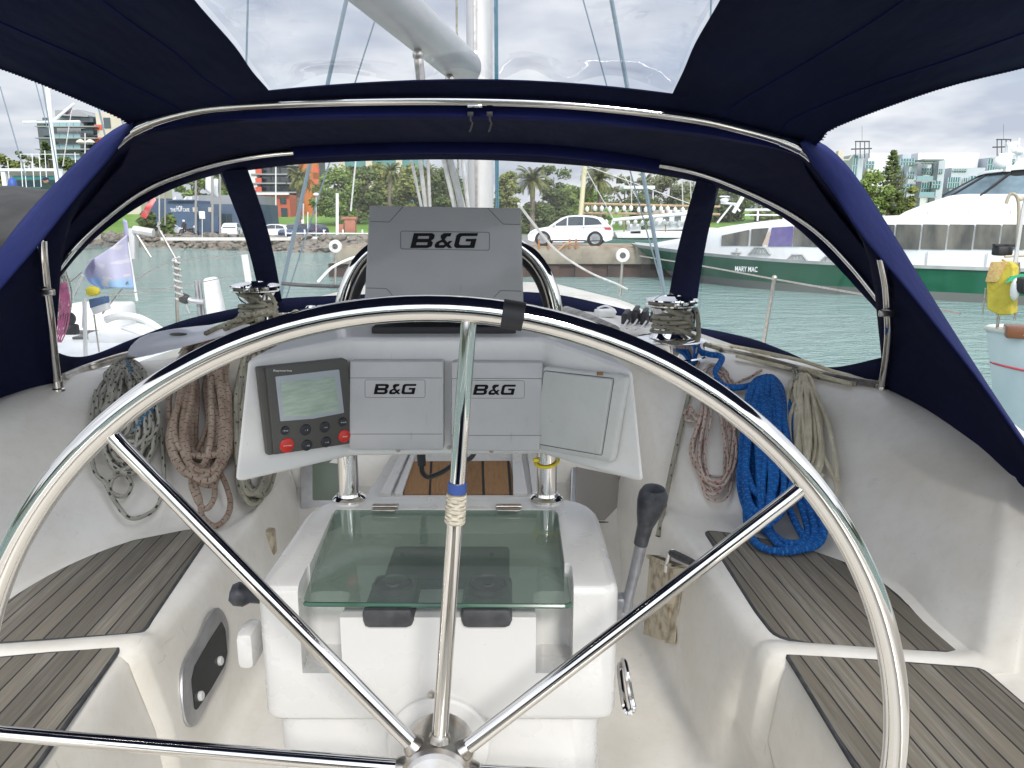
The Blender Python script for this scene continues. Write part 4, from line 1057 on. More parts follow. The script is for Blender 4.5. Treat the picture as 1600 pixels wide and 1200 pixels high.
slab([(898, 706), (966, 722), (962, 805), (950, 815), (898, 812)], pl, .0125, .015, .01, .0008).build('panel', mat('grey_panel', (.30, .28, .25), .3), t)
m = MB(); m.tube([pl.at(896, 815, .016), pl.at(952, 818, .016), pl.at(966, 806, .016), pl.at(968, 722, .016)], .003, 6); m.build('seal', M['rubber'], t)
# port coaming box behind the leg of the seat
m = MB(); a = W(425, 845); m.box(a+V((-.02, -.01, 0)), (.07, .05, .10), None, .012); m.build('rusty_socket', M['dirty'], label='rusty stained socket left of the binnacle', cat='socket')

# ------------------------------------------------------------ mast, boom and rigging of the yacht
mp = P(751, 300, 4.75)
mast = thing('mast', V((mp.x, 4.75, EYE-.5)), 'white alloy mast seen through the spray hood window', 'mast')
m = MB(); sec = [(.075*math.cos(t), .105*math.sin(t)) for t in [2*math.pi*i/24 for i in range(24)]]
m.grid([[V((mp.x+x*k, 4.75+y*k, EYE+z)) for x, y in sec] for z, k in ((-.56, 1), (3, 1), (12, .95))], closed=True); m.build('tube', M['mastp'], mast)
m = MB(); m.box(V((mp.x-.02, 4.638, EYE+.3)), (.012, .012, 2.0)); m.build('sail_track', M['dull'], mast)
for dx in (.095, .105): 
    m = MB(); m.tube([V((mp.x+dx, 4.68, EYE-.5)), V((mp.x+dx-.01, 4.68, EYE+9))], .007, 6); m.build('halyard', mat('blue_halyard', (.035, .13, .18), .8), mast)
m = MB(); m.tube([V((mp.x-.13, 4.66, EYE-.45)), V((mp.x-.085, 4.68, EYE+9))], .007, 6); m.build('halyard', M['rope_gy'], mast)
bmst = V((mp.x-.05, 4.62, EYE+.80)); bme = P(600, -5, 3.35); bdir = (bme-bmst).normalized()
boom = thing('boom', bmst, 'grey painted boom running aft above the bimini window', 'boom')
m = MB(); pts = [bmst+bdir*.10, bmst+bdir*.12, bmst+bdir*4.6]; m.tube(pts, [.09, .098, .098], 28); m.build('spar', M['boomp'], boom)
m = MB(); m.box(bmst+bdir*.05, (.06, .14, .10), None, .01); m.box(bmst+V((.02, .03, 0)), (.05, .05, .24), None, .008); m.build('gooseneck', M['chrome'], boom)
for k, (t, w_) in enumerate(((.40, .03), (.9, .022))):
    a = bmst+bdir*t+V((0, 0, -.10)); m = MB(); m.tube(cat([a, a+V((.004, .01, -.06)), a+V((.01, .02, -.15)), a+V((.016, .03, -.32))], 4), [.012]*3+[w_]*10, 10); m.ball(a+V((0, 0, -.02)), (.025, .02, .03), 2); m.build('vang_block', M['dull'], boom)
# kicker and lines from the boom to the mast foot, in front of the windscreen
m = MB()
for a, b, r in (((655, 235, 4.5), (665, 325, 4.62), .012), ((668, 235, 4.5), (672, 325, 4.62), .009), ((690, 235, 4.4), (712, 330, 4.6), .014), ((700, 235, 4.45), (725, 330, 4.62), .017), ((722, 240, 4.5), (732, 330, 4.64), .012), ((640, 238, 4.45), (660, 330, 4.62), .009)):
    m.tube([P(*a), P(*b), P(b[0]+4, 470, 4.7)], r, 8)
m.build('halyard_bundle', M['rope_wh'], label='bundle of pale halyards leading down beside the mast', cat='rope')
m = MB()
m.tube([P(700, 240, 4.42), P(714, 290, 4.5), P(722, 330, 4.55), P(728, 450, 4.6)], .02, 8); m.build('vang', M['alu'], label='grey rod vang slanting down to the mast foot', cat='vang')
GS = 'wire stays of the yacht'
def wire(a, b, r, label, grp=GS, mt='shroud', name='stay'):
    m = MB(); m.tube([P(*a), P(*b)], r, 6); return m.build(name, M[mt], label=label, cat='wire', group=grp)
wire((436, 470, 5.2), (548, -30, 5.1), .013, 'thick blue grey stay left of the large grey cover')
wire((446, 470, 5.25), (596, 0, 5.1), .005, 'thin stay beside the thick left stay')
wire((1044, 490, 5.2), (950, -30, 5.1), .014, 'thick blue grey stay left of the right window pillar')
wire((1046, 490, 5.3), (903, -30, 5.2), .005, 'thin stay left of the thick right stay')
wire((548, 330, 9.5), (566, 150, 9.6), .01, 'thin white stay over the green park', None, 'rope_wh')
wire((1112, -20, 5.0), (1109, 60, 5.0), .006, 'short wire at the top right corner of the bimini window')
wire((388, -20, 5.0), (384, 130, 5.0), .006, 'thin wire at the left side of the bimini window')
# own guard rails
GP = "stanchions of the yacht's guard rail"
def stanchion(a, b, label, r=.0125):
    t = MB(); t.tube([P(*a), P(*b)], r, 10); t.ball(P(*a), (r*1.5,)*3, 2); return t.build('stanchion', M['dull'], label=label, cat='stanchion', group=GP)
stanchion((1210, 434, 5.2), (1192, 545, 5.2), 'plain steel stanchion seen through the right window')
s_ = stanchion((275, 408, 5.2), (278, 520, 5.2), 'rope wrapped steel stanchion seen through the left window')
m = MB(); c0 = P(275, 406, 5.2); m.tube([c0+V((math.cos(i*.9)*.022, math.sin(i*.9)*.022, .02-.006*i)) for i in range(48)], .007, 6); m.build('rope_wrap', M['rope_wh'], s_)
s_ = stanchion((525, 385, 8.2), (523, 450, 8.2), 'stanchion with white roller left of the large cover', .013)
m = MB(); m.lathe([(.03, -.03), (.062, -.03), (.068, -.01), (.055, 0), (.068, .01), (.062, .03), (.03, .03)], P(524, 385, 8.2), V((.1, -1, 0)), 24, cap=False); m.lathe([(.03, -.02), (.03, .02)], P(524, 385, 8.2), V((.1, -1, 0)), 12, 1); m.build('roller', [M['cream'], M['bezel']], s_)
s_ = stanchion((973, 400, 7.6), (969, 462, 7.6), 'stanchion with white roller in front of the rusty quay', .013)
m = MB(); m.lathe([(.03, -.03), (.062, -.03), (.068, -.01), (.055, 0), (.068, .01), (.062, .03), (.03, .03)], P(973, 399, 7.6), V((-.1, -1, 0)), 24, cap=False); m.lathe([(.03, -.02), (.03, .02)], P(973, 399, 7.6), V((-.1, -1, 0)), 12, 1); m.build('roller', [M['cream'], M['bezel']], s_)
m = MB(); m.tube(cat([P(810, 318, 6.0), P(830, 345, 6.3), P(870, 392, 6.8), P(920, 425, 7.2), P(962, 443, 7.5), P(980, 452, 7.6)], 6), .010, 8); m.build('mooring_line', M['rope_wh'], label='white line sagging in front of the car and quay', cat='rope')
m = MB(); m.tube(cat([P(497, 440, 7.4), P(512, 424, 7.6), P(522, 416, 7.8), P(545, 405, 7.9), P(575, 396, 8.0)], 6), .013, 8); m.build('grab_rail', M['white'], label='white bent tube beside the steel hoop', cat='rail')
def lifeline(pp, label, r=.004):
    m = MB(); m.tube(cat([P(*q) for q in pp], 5), r, 6); return m.build('lifeline', M['dull'], label=label, cat='lifeline', group="lifelines of the yacht's guard rail")
lifeline([(1000, 400, 7.6), (1100, 416, 6.3), (1210, 436, 5.2), (1370, 464, 4.1), (1500, 490, 3.4)], 'upper lifeline crossing the green ferry hull', .006)
lifeline([(212, 437, 4.6), (275, 408, 5.2), (385, 398, 6.6), (525, 385, 8.2)], 'lifeline from the rope wrapped stanchion')
lifeline([(165, 462, 4.2), (278, 448, 5.2), (400, 425, 6.8), (523, 410, 8.2)], 'lower lifeline from the rope wrapped stanchion')
m = MB(); m.tube(cat([P(440, 443, 4.9), P(480, 446, 4.92), P(540, 448, 4.95)], 4), .012, 8)
m.build('handrail', M['rubber'], label='dark grab line on the coachroof outside the window', cat='rail')

m = MB(); m.tube([P(1094, 380, 4.9), P(1080, 482, 4.9)], .024, 12); m.build('gate_post', M['white'], label='white gate post close behind the right window pillar', cat='post', group='white gate posts of the guard rail')
m = MB(); m.tube([P(382, 398, 5.0), P(392, 462, 5.0)], .022, 12); m.build('gate_post', M['white'], label='white gate post close beside the left window pillar', cat='post', group='white gate posts of the guard rail')
# ------------------------------------------------------------ water, land, quay
def water_mat():
    m, nt, b = newmat('harbour_water'); g = N(nt); c = g.coord('Object', (1, 1, 1))
    n1 = g.noise(g.coord('Object', (.8, 1.5, 1)), .8, 5, .58); n2 = g.noise(g.coord('Object', (1, 1.7, 1)), 4.2, 3, .55)
    big = g.ramp(g.noise(c, .05, 4), .35, .65)
    g.l(g.mix(big, (.185, .305, .285), (.27, .375, .35)), b.inputs['Base Color']); b.inputs['Roughness'].default_value = .05; b.inputs['IOR'].default_value = 1.33
    g.bump(g.math('ADD', g.math('MULTIPLY', n1, 1.0), g.math('MULTIPLY', g.math('MULTIPLY', n2, .42), g.math('ADD', big, .35))), .9, .42, b)
    return m
m = MB(); a = 3000
m.add([V((-a, -a, 0)), V((a, -a, 0)), V((a, a, 0)), V((-a, a, 0))], [(0, 1, 2, 3)]); m.build('water', water_mat(), loc=(0, 0, 0), kind='structure', label='pale green harbour water')
LZ = 1.15
def shore(x): return max(58, 77-.63*(x+22))
def landz(x, Y):
    d = Y-shore(x)
    z = LZ
    if Y > 97: z += min(1, (Y-97)/38)*1.9
    if Y > 135: z += min(4, (Y-135)*.03)
    return z if d > 2.5 else LZ
asph = mat('asphalt', (.13, .13, .135), .9, col2=(.18, .178, .17), scale=.8)
def ground_mat():
    m, nt, b = newmat('park_ground'); g = N(nt); c = g.coord()
    sp = g.n('ShaderNodeSeparateXYZ'); g.l(c, sp.inputs[0])
    grass = g.mix(g.ramp(g.noise(c, .35, 6), .35, .65), (.09, .20, .018), (.16, .28, .035))
    road = g.mix(g.ramp(g.noise(c, .6, 4), .35, .65), (.15, .15, .148), (.23, .225, .21))
    f = g.ramp(g.math('ADD', sp.outputs[1], g.math('MULTIPLY', g.noise(c, .2, 2), 1.2)), -2.2, -1.8)
    g.l(g.mix(f, road, grass), b.inputs['Base Color']); b.inputs['Roughness'].default_value = .95
    return m
rows = []
xs = [-900, -500, -300, -200, -150]+[-120+4*i for i in range(76)]+[200, 260, 340, 500, 900]
for d in (2.4, 3.2, 6, 10, 14, 18, 22, 27, 33, 40, 50, 60, 75, 100, 150, 250, 500, 1200):
    rows.append([V((x, shore(x)+d, landz(x, shore(x)+d))) for x in xs])
m = MB(); m.grid([[V((p.x, p.y, -2)) for p in rows[0]]]+rows); m.build('ground', ground_mat(), sharp=60, loc=(0, 100, LZ), kind='structure', label='harbour road and rising park lawn')
# land behind the viewer: unseen low shore, added so the steel reflects something dark
m = MB(); rn = random.Random(4); rows = []
for i in range(90):
    a = R(150+i*240/89); d = 170+25*math.sin(i*.7)
    hgt = 15+6*math.sin(i*.9)+4*rn.random()
    dx, dy = math.cos(a), math.sin(a)
    rows.append([V((dx*d, dy*d, -.5)), V((dx*(d+6), dy*(d+6), 1.5)), V((dx*(d+14), dy*(d+14), hgt*.8)), V((dx*(d+40), dy*(d+40), hgt)), V((dx*(d+200), dy*(d+200), hgt*.6)), V((dx*900, dy*900, 2))])
m.grid(rows); m.build('reflection_hills', mat('reflected_shore', (.035, .05, .022), .95, col2=(.10, .10, .075), scale=.06), kind='structure', label='unseen wooded shore behind the viewer, added for dark reflections')
# rock revetment
def rock_mat():
    m, nt, b = newmat('revetment_rock'); g = N(nt); c = g.coord()
    v = g.n('ShaderNodeTexVoronoi'); v.inputs['Scale'].default_value = .9; g.l(c, v.inputs[0])
    a = g.mix(g.ramp(g.noise(c, 1.6, 6), .3, .7), (.095, .088, .075), (.27, .235, .19))
    bw = g.n('ShaderNodeRGBToBW'); g.l(v.outputs['Color'], bw.inputs[0]); wn = g.mix(g.math('MULTIPLY', bw.outputs[0], .45), a, (.36, .31, .24))
    h = g.n('ShaderNodeHueSaturation'); h.inputs['Saturation'].default_value = .9; g.l(wn, h.inputs['Color']); h.inputs['Value'].default_value = .85
    sp = g.n('ShaderNodeSeparateXYZ'); g.l(c, sp.inputs[0])
    g.l(g.mix(g.ramp(sp.outputs[2], .75, .35), h.outputs[0], (.03, .03, .024)), b.inputs['Base Color']); b.inputs['Roughness'].default_value = .95
    return m
m = MB(); rn = random.Random(9)
rows = []
for j in range(7):
    d = -1+j*.6; z = -.5+j*.30
    rows.append([V((-100+.5*i, shore(-100+.5*i)+d, min(z, LZ+.02))) for i in range(190)])
m.grid(rows)
for i in range(620):
    x = rn.uniform(-75, -6); t = rn.random(); s = rn.uniform(.25, .75)
    m.ball(V((x, shore(x)-1+t*3.6, -.25+t*1.7)), (s, s*rn.uniform(.6, 1), s*rn.uniform(.4, .7)), 1, 0, Matrix.Rotation(rn.uniform(0, 3), 3, 'Z') @ Matrix.Rotation(rn.uniform(-.5, .5), 3, 'X'), .16, rn)
m.build('rock_seawall', rock_mat(), sharp=20, label='rough brown rock seawall along the far water edge', cat='seawall')
# concrete quay on rusty sheet piles
QY = 43.0
conc = mat('old_concrete', (.30, .265, .205), .9, col2=(.19, .16, .12), scale=1.1, bump=.3, bscale=4, bdist=.05)
rust = mat('rusty_sheet_pile', (.085, .05, .036), .9, col2=(.045, .032, .028), scale=1.5, stretch=(1, 1, .3))
qz = P(900, 387, QY).z
xl, xr = P(520, 390, QY).x, P(1072, 390, QY).x
quay = thing('quay', V(((xl+xr)/2, QY, 0)), 'concrete topped quay on rusty sheet piles under the white car', 'quay')
m = MB(); m.box(V(((xl+xr)/2, QY+4, qz-.45)), (xr-xl, 8, .9), None, .05); m.build('concrete_cap', conc, quay)
m = MB()
for i in range(22):
    x = xl+.1+(xr-xl-.2)*i/21.; d = .0 if i % 2 else .16
    m.box(V((x, QY+.35+d, qz-2.5)), ((xr-xl)/21+.02, .3, 3.3))
m.build('sheet_piles', rust, quay)
m = MB(); m.box(V(((xl+xr)/2, QY+.25, qz+.02)), (xr-xl, .4, .12), None, .03); m.build('kerb_beam', mat('stained_kerb', (.34, .28, .21), .9, col2=(.24, .13, .06), scale=2.2), quay)
for px in (842, 857, 890, 900):
    m = MB(); m.box(P(px, 381, QY-.02), (.10, .08, .5)); m.build('rusty_bracket', mat('rust_orange', (.34, .14, .05), .9), quay)
m = MB(); m.tube([P(872, 392, QY-.05), P(884, 381, QY-.05), P(897, 379, QY-.05)], .06, 6); m.build('rusty_bracket', M['mastp'] if False else mat('rust_tan', (.42, .26, .13), .9), quay)
# white rail along the road
rail = thing('white_railing', PZ(510, 380, LZ), 'white two bar railing along the seawall road', 'railing')
wm = M['white']; rA, rB = P(447, 371, 81), P(720, 372, 79)
m = MB()
for z in (0, .42): m.tube([rA+V((0, 0, z)), rB+V((0, 0, z))], .07, 6)
m.build('bars', wm, rail)
for i in range(10):
    p = rA.lerp(rB, i/9.); m = MB(); m.box(V((p.x, p.y, LZ+.35)), (.14, .14, 1.15)); m.build('post', wm, rail)
m = MB(); m.box(V(((rA.x+rB.x)/2-6, (rA.y+rB.y)/2-1.0, LZ+.02)), (30, .45, .3)); m.build('kerb', mat('pale_kerb', (.62, .60, .56), .8), label='pale concrete kerb on top of the seawall', cat='kerb')

# ------------------------------------------------------------ vegetation
def leafm(name, a, b): return mat(name, a, .8, col2=b, scale=.9, lo=.35, hi=.65, spec=.2)
LM = [leafm('olive_leaves', (.11, .14, .038), (.24, .26, .085)), leafm('dark_leaves', (.055, .085, .026), (.14, .175, .06)), leafm('mid_leaves', (.095, .155, .035), (.20, .265, .075)), leafm('grey_leaves', (.10, .12, .06), (.20, .215, .115))]
palmm = leafm('palm_fronds', (.075, .095, .028), (.20, .205, .075)); bark = mat('bark', (.12, .095, .07), .95, col2=(.2, .17, .13), scale=3)
def leaves(m, c, rad, n, s, rn):
    for _ in range(n):
        d = V((rn.gauss(0, 1), rn.gauss(0, 1), rn.gauss(0, 1))).normalized(); q = rn.random()**.4
        p = c+V((d.x*rad[0]*q, d.y*rad[1]*q, d.z*rad[2]*q))
        u = V((rn.gauss(0, 1), rn.gauss(0, 1), rn.gauss(0, .6))).normalized(); v = u.orthogonal().normalized()
        k = s*rn.uniform(.6, 1.3)
        m.add([p-u*k-v*k*.6, p+u*k-v*k*.3, p+u*k*.7+v*k*.7, p-u*k*.6+v*k*.5], [(0, 1, 2, 3)])
def tree(px, top, base, Y, wpx, label, mi, seed, shape='round', dens=1.0, grp='trees in the park'):
    rn = random.Random(seed); b = P(px, base, Y); b.z = min(b.z, landz(b.x, Y)) if Y > 74 else b.z
    t = P(px, top, Y); H = t.z-b.z; w = wpx/F*Y/2
    o = thing('tree' if shape != 'cone' else 'pine_tree', b, label, 'tree', grp)
    m = MB(); lean = V((rn.uniform(-.04, .04)*H, 0, 0))
    m.tube([b-V((0, 0, .3)), b+lean*.5+V((0, 0, H*.35)), b+lean+V((0, 0, H*.8))], [.05*H*.5+.08, .035*H*.5+.05, .04], 7)
    for _ in range(5):
        a = rn.uniform(0, 6.3); m.tube([b+V((0, 0, H*.35)), b+V((math.cos(a)*w*.4, math.sin(a)*w*.4, H*.6)), b+V((math.cos(a)*w*.7, math.sin(a)*w*.7, H*.72))], [.12, .08, .03], 5)
    m.build('trunk', bark, o)
    m = MB(); s = Y*.0021
    if shape == 'round':
        nb = 30
        for i in range(nb):
            a = rn.uniform(0, 6.3); zz = rn.uniform(.06, .93); rr = w*math.sqrt(max(.12, 1-((zz-.45)/.52)**2))*rn.uniform(.3, .85)
            c = b+lean+V((math.cos(a)*rr, math.sin(a)*rr, H*zz)); q = w*rn.uniform(.22, .42)
            leaves(m, c, (q, q, q*.7), int(105*dens), s, rn)
    elif shape == 'cone':
        for i in range(15):
            zz = .12+.86*i/14; rr = w*(1.02-zz)*rn.uniform(.8, 1.15)+.15
            for k in range(6):
                a = k*1.05+i*.5+rn.uniform(-.2, .2); 
                for f in (.35, .7, 1.0):
                    c = b+V((math.cos(a)*rr*f, math.sin(a)*rr*f, H*zz+rr*f*.08)); leaves(m, c, (rr*.2+.1, rr*.2+.1, .03*H), int(9*dens), s*.8, rn)
    elif shape == 'sparse':
        for i in range(13):
            a = rn.uniform(0, 6.3); rr = w*rn.uniform(.3, 1); zz = rn.uniform(.6, .97); c = b+V((math.cos(a)*rr, math.sin(a)*rr, H*zz)); q = w*rn.uniform(.15, .28)
            leaves(m, c, (q*1.3, q*1.3, q*.6), int(55*dens), s, rn)
    m.build('crown', LM[mi], o, flat=True)
    return o
def palm(px, cy, base, Y, wpx, label, seed):
    rn = random.Random(seed); c = P(px, cy, Y); b = P(px, base, Y); b.z = min(b.z, landz(b.x, Y)); w = wpx/F*Y/2
    o = thing('palm_tree', b, label, 'palm', 'palm trees in the park')
    m = MB(); m.tube([b-V((0, 0, .3)), b.lerp(c, .5)+V((rn.uniform(-.2, .2), 0, 0)), c-V((0, 0, w*.1))], [.34, .27, .36], 9); m.build('trunk', bark, o)
    m = MB()
    for i in range(64):
        a = rn.uniform(0, 6.3); el = rn.uniform(-.55, 1.25); L = w*rn.uniform(.95, 1.25); pts = []
        for k in range(7):
            t = k/6; e = el-1.25*t*t*(1 if el < .9 else .75)
            pts.append((pts[-1] if pts else c)+V((math.cos(a)*math.cos(e), math.sin(a)*math.cos(e), math.sin(e)))*(L/6 if k else 0))
        for k in range(6):
            d = (pts[k+1]-pts[k]); sd = d.cross(V((0, 0, 1))).normalized()
            for sgn in (-1, 1):
                for f in (0, .5):
                    p = pts[k].lerp(pts[k+1], f); ll = w*.20*(1-.4*k/6); tip = p+d*.75+sd*sgn*ll-V((0, 0, ll*.55))
                    m.add([p-d*.26, p+d*.26, tip], [(0, 1, 2)])
    m.build('fronds', palmm, o, flat=True)
tree(528, 262, 352, 118, 92, 'rounded mid green tree right of the orange tower', 2, 1)
tree(560, 258, 350, 122, 70, 'dark green tree directly left of the large grey cover', 1, 2)
tree(650, 254, 345, 128, 90, 'broad olive tree behind the halyards', 0, 3)
tree(595, 256, 345, 132, 70, 'olive tree between two palms left of the mast', 0, 4)
tree(622, 276, 345, 140, 80, 'dark bushy tree low behind the large cover', 1, 41)
tree(690, 280, 345, 142, 90, 'dark bushy tree low behind the halyards', 1, 42)
tree(920, 300, 350, 134, 110, 'low green tree behind the fishing boat mast', 2, 43)
tree(1080, 300, 350, 136, 110, 'low green tree behind the tan rails', 0, 44)
tree(700, 262, 345, 126, 70, 'dark tree behind the mast foot', 1, 5)
tree(792, 264, 345, 122, 46, 'olive tree between the mast and the broad palm', 0, 6, 'round', .8)
tree(866, 255, 352, 104, 64, 'tall dark conifer above the white car', 1, 7)
tree(895, 290, 352, 110, 66, 'low bushy tree right of the dark conifer', 2, 8)
tree(838, 315, 352, 100, 70, 'low dark bush behind the front of the white car', 1, 12)
tree(975, 274, 345, 128, 62, 'sparse eucalyptus above the white pavilion', 3, 9, 'sparse')
tree(1045, 268, 350, 122, 95, 'wide grey green tree left of the right pillar', 3, 10)
tree(1140, 285, 350, 126, 110, 'wide dark tree behind the ferry bow', 1, 11)
tree(1215, 296, 350, 128, 90, 'olive tree behind the ferry roof', 0, 13)
tree(1005, 305, 350, 112, 70, 'dark bush below the white pavilion', 1, 14)
tree(1352, 264, 345, 98, 66, 'bushy olive tree beside the steel hoop on the right', 2, 15)
tree(1412, 285, 345, 100, 50, 'low bushy tree in front of the white apartments', 0, 16)
tree(1386, 236, 345, 99, 74, 'tall layered pine tree in front of the white apartments', 1, 17, 'cone', 1.5)
tree(83, 214, 290, 108, 34, 'dark conifer behind the white mast on the left', 1, 18, 'round', .9)
tree(112, 240, 290, 112, 46, 'dark tree under the left apartment block', 1, 19)
tree(140, 222, 290, 116, 40, 'bright tree touching the navy flap on the left', 2, 20)
tree(15, 236, 292, 125, 70, 'olive hedge like tree at the far left', 0, 21)
tree(48, 232, 292, 135, 40, 'bare brownish tree next to the far left hedge', 3, 22, 'sparse')
tree(-60, 236, 292, 130, 90, 'bushy tree outside the left edge', 0, 23)
tree(300, 262, 320, 112, 60, 'green tree rising behind the blue cafe roof', 2, 24)
tree(345, 258, 320, 116, 50, 'bright green tree behind the white banners', 2, 25)
tree(262, 332, 352, 93, 24, 'small shrub at the left end of the cafe wall', 2, 26, 'round', .6)
tree(232, 330, 350, 93, 30, 'small dark shrub beside the red banner', 1, 27, 'round', .6)
palm(468, 278, 345, 108, 46, 'palm right of the dark apartment tower', 31)
palm(610, 268, 345, 118, 36, 'palm above the left edge of the large cover', 32)
palm(668, 270, 345, 118, 34, 'palm behind the halyard bundle', 33)
palm(832, 282, 350, 98, 54, 'palm with drooping crown right of the mast', 34)
palm(937, 280, 350, 108, 56, 'palm behind the yellow mast', 35)
palm(1010, 282, 350, 128, 30, 'distant palm behind the right stay', 36)

# ------------------------------------------------------------ buildings
winm = mat('window_glass', (.035, .06, .07), .08, spec=.8); tealg = mat('teal_glass', (.06, .20, .20), .1, spec=.7); balg = mat('balcony_glass', (.22, .36, .37), .15)
def block(t, name, px0, px1, py0, py1, Y, depth, mt, z0=None, bev=0):
    a, b = P(px0, py1, Y), P(px1, py0, Y)
    if z0 is not None: a.z = z0
    m = MB(); m.box(V(((a.x+b.x)/2, Y+depth/2, (a.z+b.z)/2)), (b.x-a.x, depth, b.z-a.z), None, bev)
    return m.build(name, mt, t)
def pan(t, name, px0, px1, py0, py1, Y, th, mt, parent=None):
    a, b = P(px0, py1, Y), P(px1, py0, Y); m = MB(); m.box(V(((a.x+b.x)/2, Y-th/2, (a.z+b.z)/2)), (b.x-a.x, th, b.z-a.z)); return m.build(name, mt, parent or t)
gconc = mat('grey_render', (.30, .31, .32), .8, col2=(.25, .26, .27), scale=.3); dgrey = mat('dark_cladding', (.085, .095, .105), .7, col2=(.06, .068, .078), scale=.3)
redp = mat('red_panel', (.55, .10, .06), .6); orng = mat('orange_render', (.50, .17, .04), .75, col2=(.42, .13, .035), scale=.4); creamr = mat('cream_render', (.55, .50, .42), .8, col2=(.48, .44, .37), scale=.3); whiter = mat('white_render', (.72, .73, .74), .7, col2=(.64, .655, .67), scale=.2)
t = thing('apartment_block', P(130, 290, 172), 'grey apartment block with glass balconies behind the white mast', 'apartment block')
block(t, 'wall', 66, 168, 188, 262, 172, 14, dgrey, 2); block(t, 'tower', 96, 128, 172, 262, 170.5, 13, gconc, 2)
m = MB(); m.prism([P(88, 176, 169), P(122, 171, 169), P(137, 180, 169), P(137, 182.5, 169), P(88, 180, 169)], (0, 15, 0)); m.build('roof', gconc, t)
block(t, 'end_wall', 158, 206, 176, 262, 168, 16, creamr, 2); pan(t, 'window', 163.5, 172, 184, 200, 168, .2, winm)
for y in (189, 207, 224, 240):
    pan(t, 'slab', 64, 158, y+9.5, y+11, 168.6, 2.2, gconc)
    for k in range(4): pan(t, 'balcony_glass', 83+k*11, 92.5+k*11, y+2, y+9, 168.4, .12, balg)
    pan(t, 'window', 128, 146, y-6, y+2, 170.2, .2, winm); pan(t, 'window', 148, 157, y-6, y+6, 171.6, .2, winm); pan(t, 'window', 68, 82, y-5, y+5, 171.6, .2, winm)
for y in (195, 215): pan(t, 'orange_panel', 149, 160, y, y+8, 168.2, .3, redp)
t = thing('apartment_block', P(430, 345, 165), 'dark apartment tower with red balcony panels left of the palm', 'apartment block')
block(t, 'wall', 396, 482, 235, 322, 165, 14, dgrey, 2); block(t, 'stair_wall', 384, 398, 232, 322, 163, 15, whiter, 2)
for y in (249, 263, 277, 291): 
    pan(t, 'slab', 397, 470, y+9, y+11, 164.6, 2, gconc)
    pan(t, 'red_panel', 400, 409, y+1, y+9, 163, .3, redp); pan(t, 'red_panel', 470, 478, y-2, y+6, 163, .3, redp)
    for k in range(3): pan(t, 'window', 411+k*14, 423+k*14, y-1, y+8, 164.6, .2, winm)
t = thing('orange_tower', P(486, 345, 162), 'orange curved tower block behind the left stay', 'building')
m = MB(); c0 = P(486, 320, 164); zt_ = P(486, 240, 164).z; m.lathe([(2.0, 0), (2.0, zt_-2)], V((c0.x, 164, 2)), V((0, 0, 1)), 24); m.build('wall', orng, t)
for y in (262, 280, 298): pan(t, 'balcony', 491, 499, y, y+8, 161.8, 1.0, redp)
t = thing('low_house', P(425, 345, 148), 'low red house with white fascia above the lawn', 'house')
block(t, 'wall', 402, 452, 304, 348, 148, 10, mat('red_render', (.42, .10, .055), .8), 3); pan(t, 'roof_fascia', 398, 452, 301, 304.5, 147.6, .6, whiter)
for x in (406, 421, 438): pan(t, 'window', x, x+9, 309, 318, 147.9, .15, winm)
pan(t, 'doorway', 440, 449, 325, 339, 147.9, .15, winm); pan(t, 'white_panel', 402, 417, 312, 322, 147.6, .3, whiter)
t = thing('glass_block', P(595, 300, 230), 'teal glazed block just visible over the trees', 'building')
block(t, 'wall', 530, 662, 248, 300, 230, 14, tealg, 2)
for x in (530, 573, 620): block(t, 'pier', x, x+8, 244, 300, 229, 1.2, creamr, 2)
t = thing('cafe', P(305, 365, 97), 'blue grey cafe building on the waterfront road', 'cafe')
cafem = mat('blue_grey_cladding', (.075, .125, .20), .7, col2=(.06, .105, .175), scale=.5); caf2 = mat('slate_blue_cladding', (.06, .095, .15), .7)
block(t, 'wall', 262, 304, 313, 372, 97, 9, cafem, LZ); block(t, 'side_wing', 304.3, 400, 319, 372, 97.6, 9, caf2, LZ); block(t, 'side_wing', 236, 261.8, 310, 372, 98, 9, caf2, LZ)
block(t, 'upper_storey', 303, 400, 305, 319.2, 102, 8, gconc)
pan(t, 'roof_edge', 262, 304, 312, 314, 96.9, .4, caf2); pan(t, 'side_door', 333, 341, 337, 362, 97.5, .12, cafem)
for x in (347, 356): pan(t, 'window', x, x+6, 334, 352, 97.5, .12, winm)
for x in (267, 283, 292): 
    m = MB(); m.prism([P(x, 314, 98), P(x+8, 314, 98), P(x+8, 306, 98)], (0, 2, 0)); m.build('roof_sail', whiter, t)
text('THE', P(270.5, 328, 96.95), (1, 0, 0), (0, 0, 1), .42, M['whitemark'], t, ext=.03, bold=.02, width=.66)
text('CAFE', P(291, 328, 96.95), (1, 0, 0), (0, 0, 1), .42, M['whitemark'], t, ext=.03, bold=.02, width=.8); text('HOP', P(280.5, 326, 96.95), (1, 0, 0), (0, 0, 1), .7, M['whitemark'], t, ext=.03, bold=.02, width=.72)
for x in (306, 330): pan(t, 'wall_lamp', x-3, x+3, 324, 331, 96.4, .3, creamr)
t = thing('boat_shed', P(45, 292, 78), 'low pale boat shed with teal windows at the far left', 'shed')
block(t, 'wall', 8, 96, 266, 300, 78, 6, creamr, 1); pan(t, 'roof_edge', 4, 98, 264, 268, 77.8, .8, whiter); pan(t, 'teal_band', 22, 92, 275, 281, 77.9, .2, tealg); pan(t, 'lower_windows', 22, 92, 283, 296, 77.9, .15, winm)
for x in (8, 96): pan(t, 'post', x, x+2.5, 268, 300, 77.4, .3, whiter)
t = thing('pavilion', P(1012, 345, 118), 'small white roofed pavilion among the trees', 'pavilion')
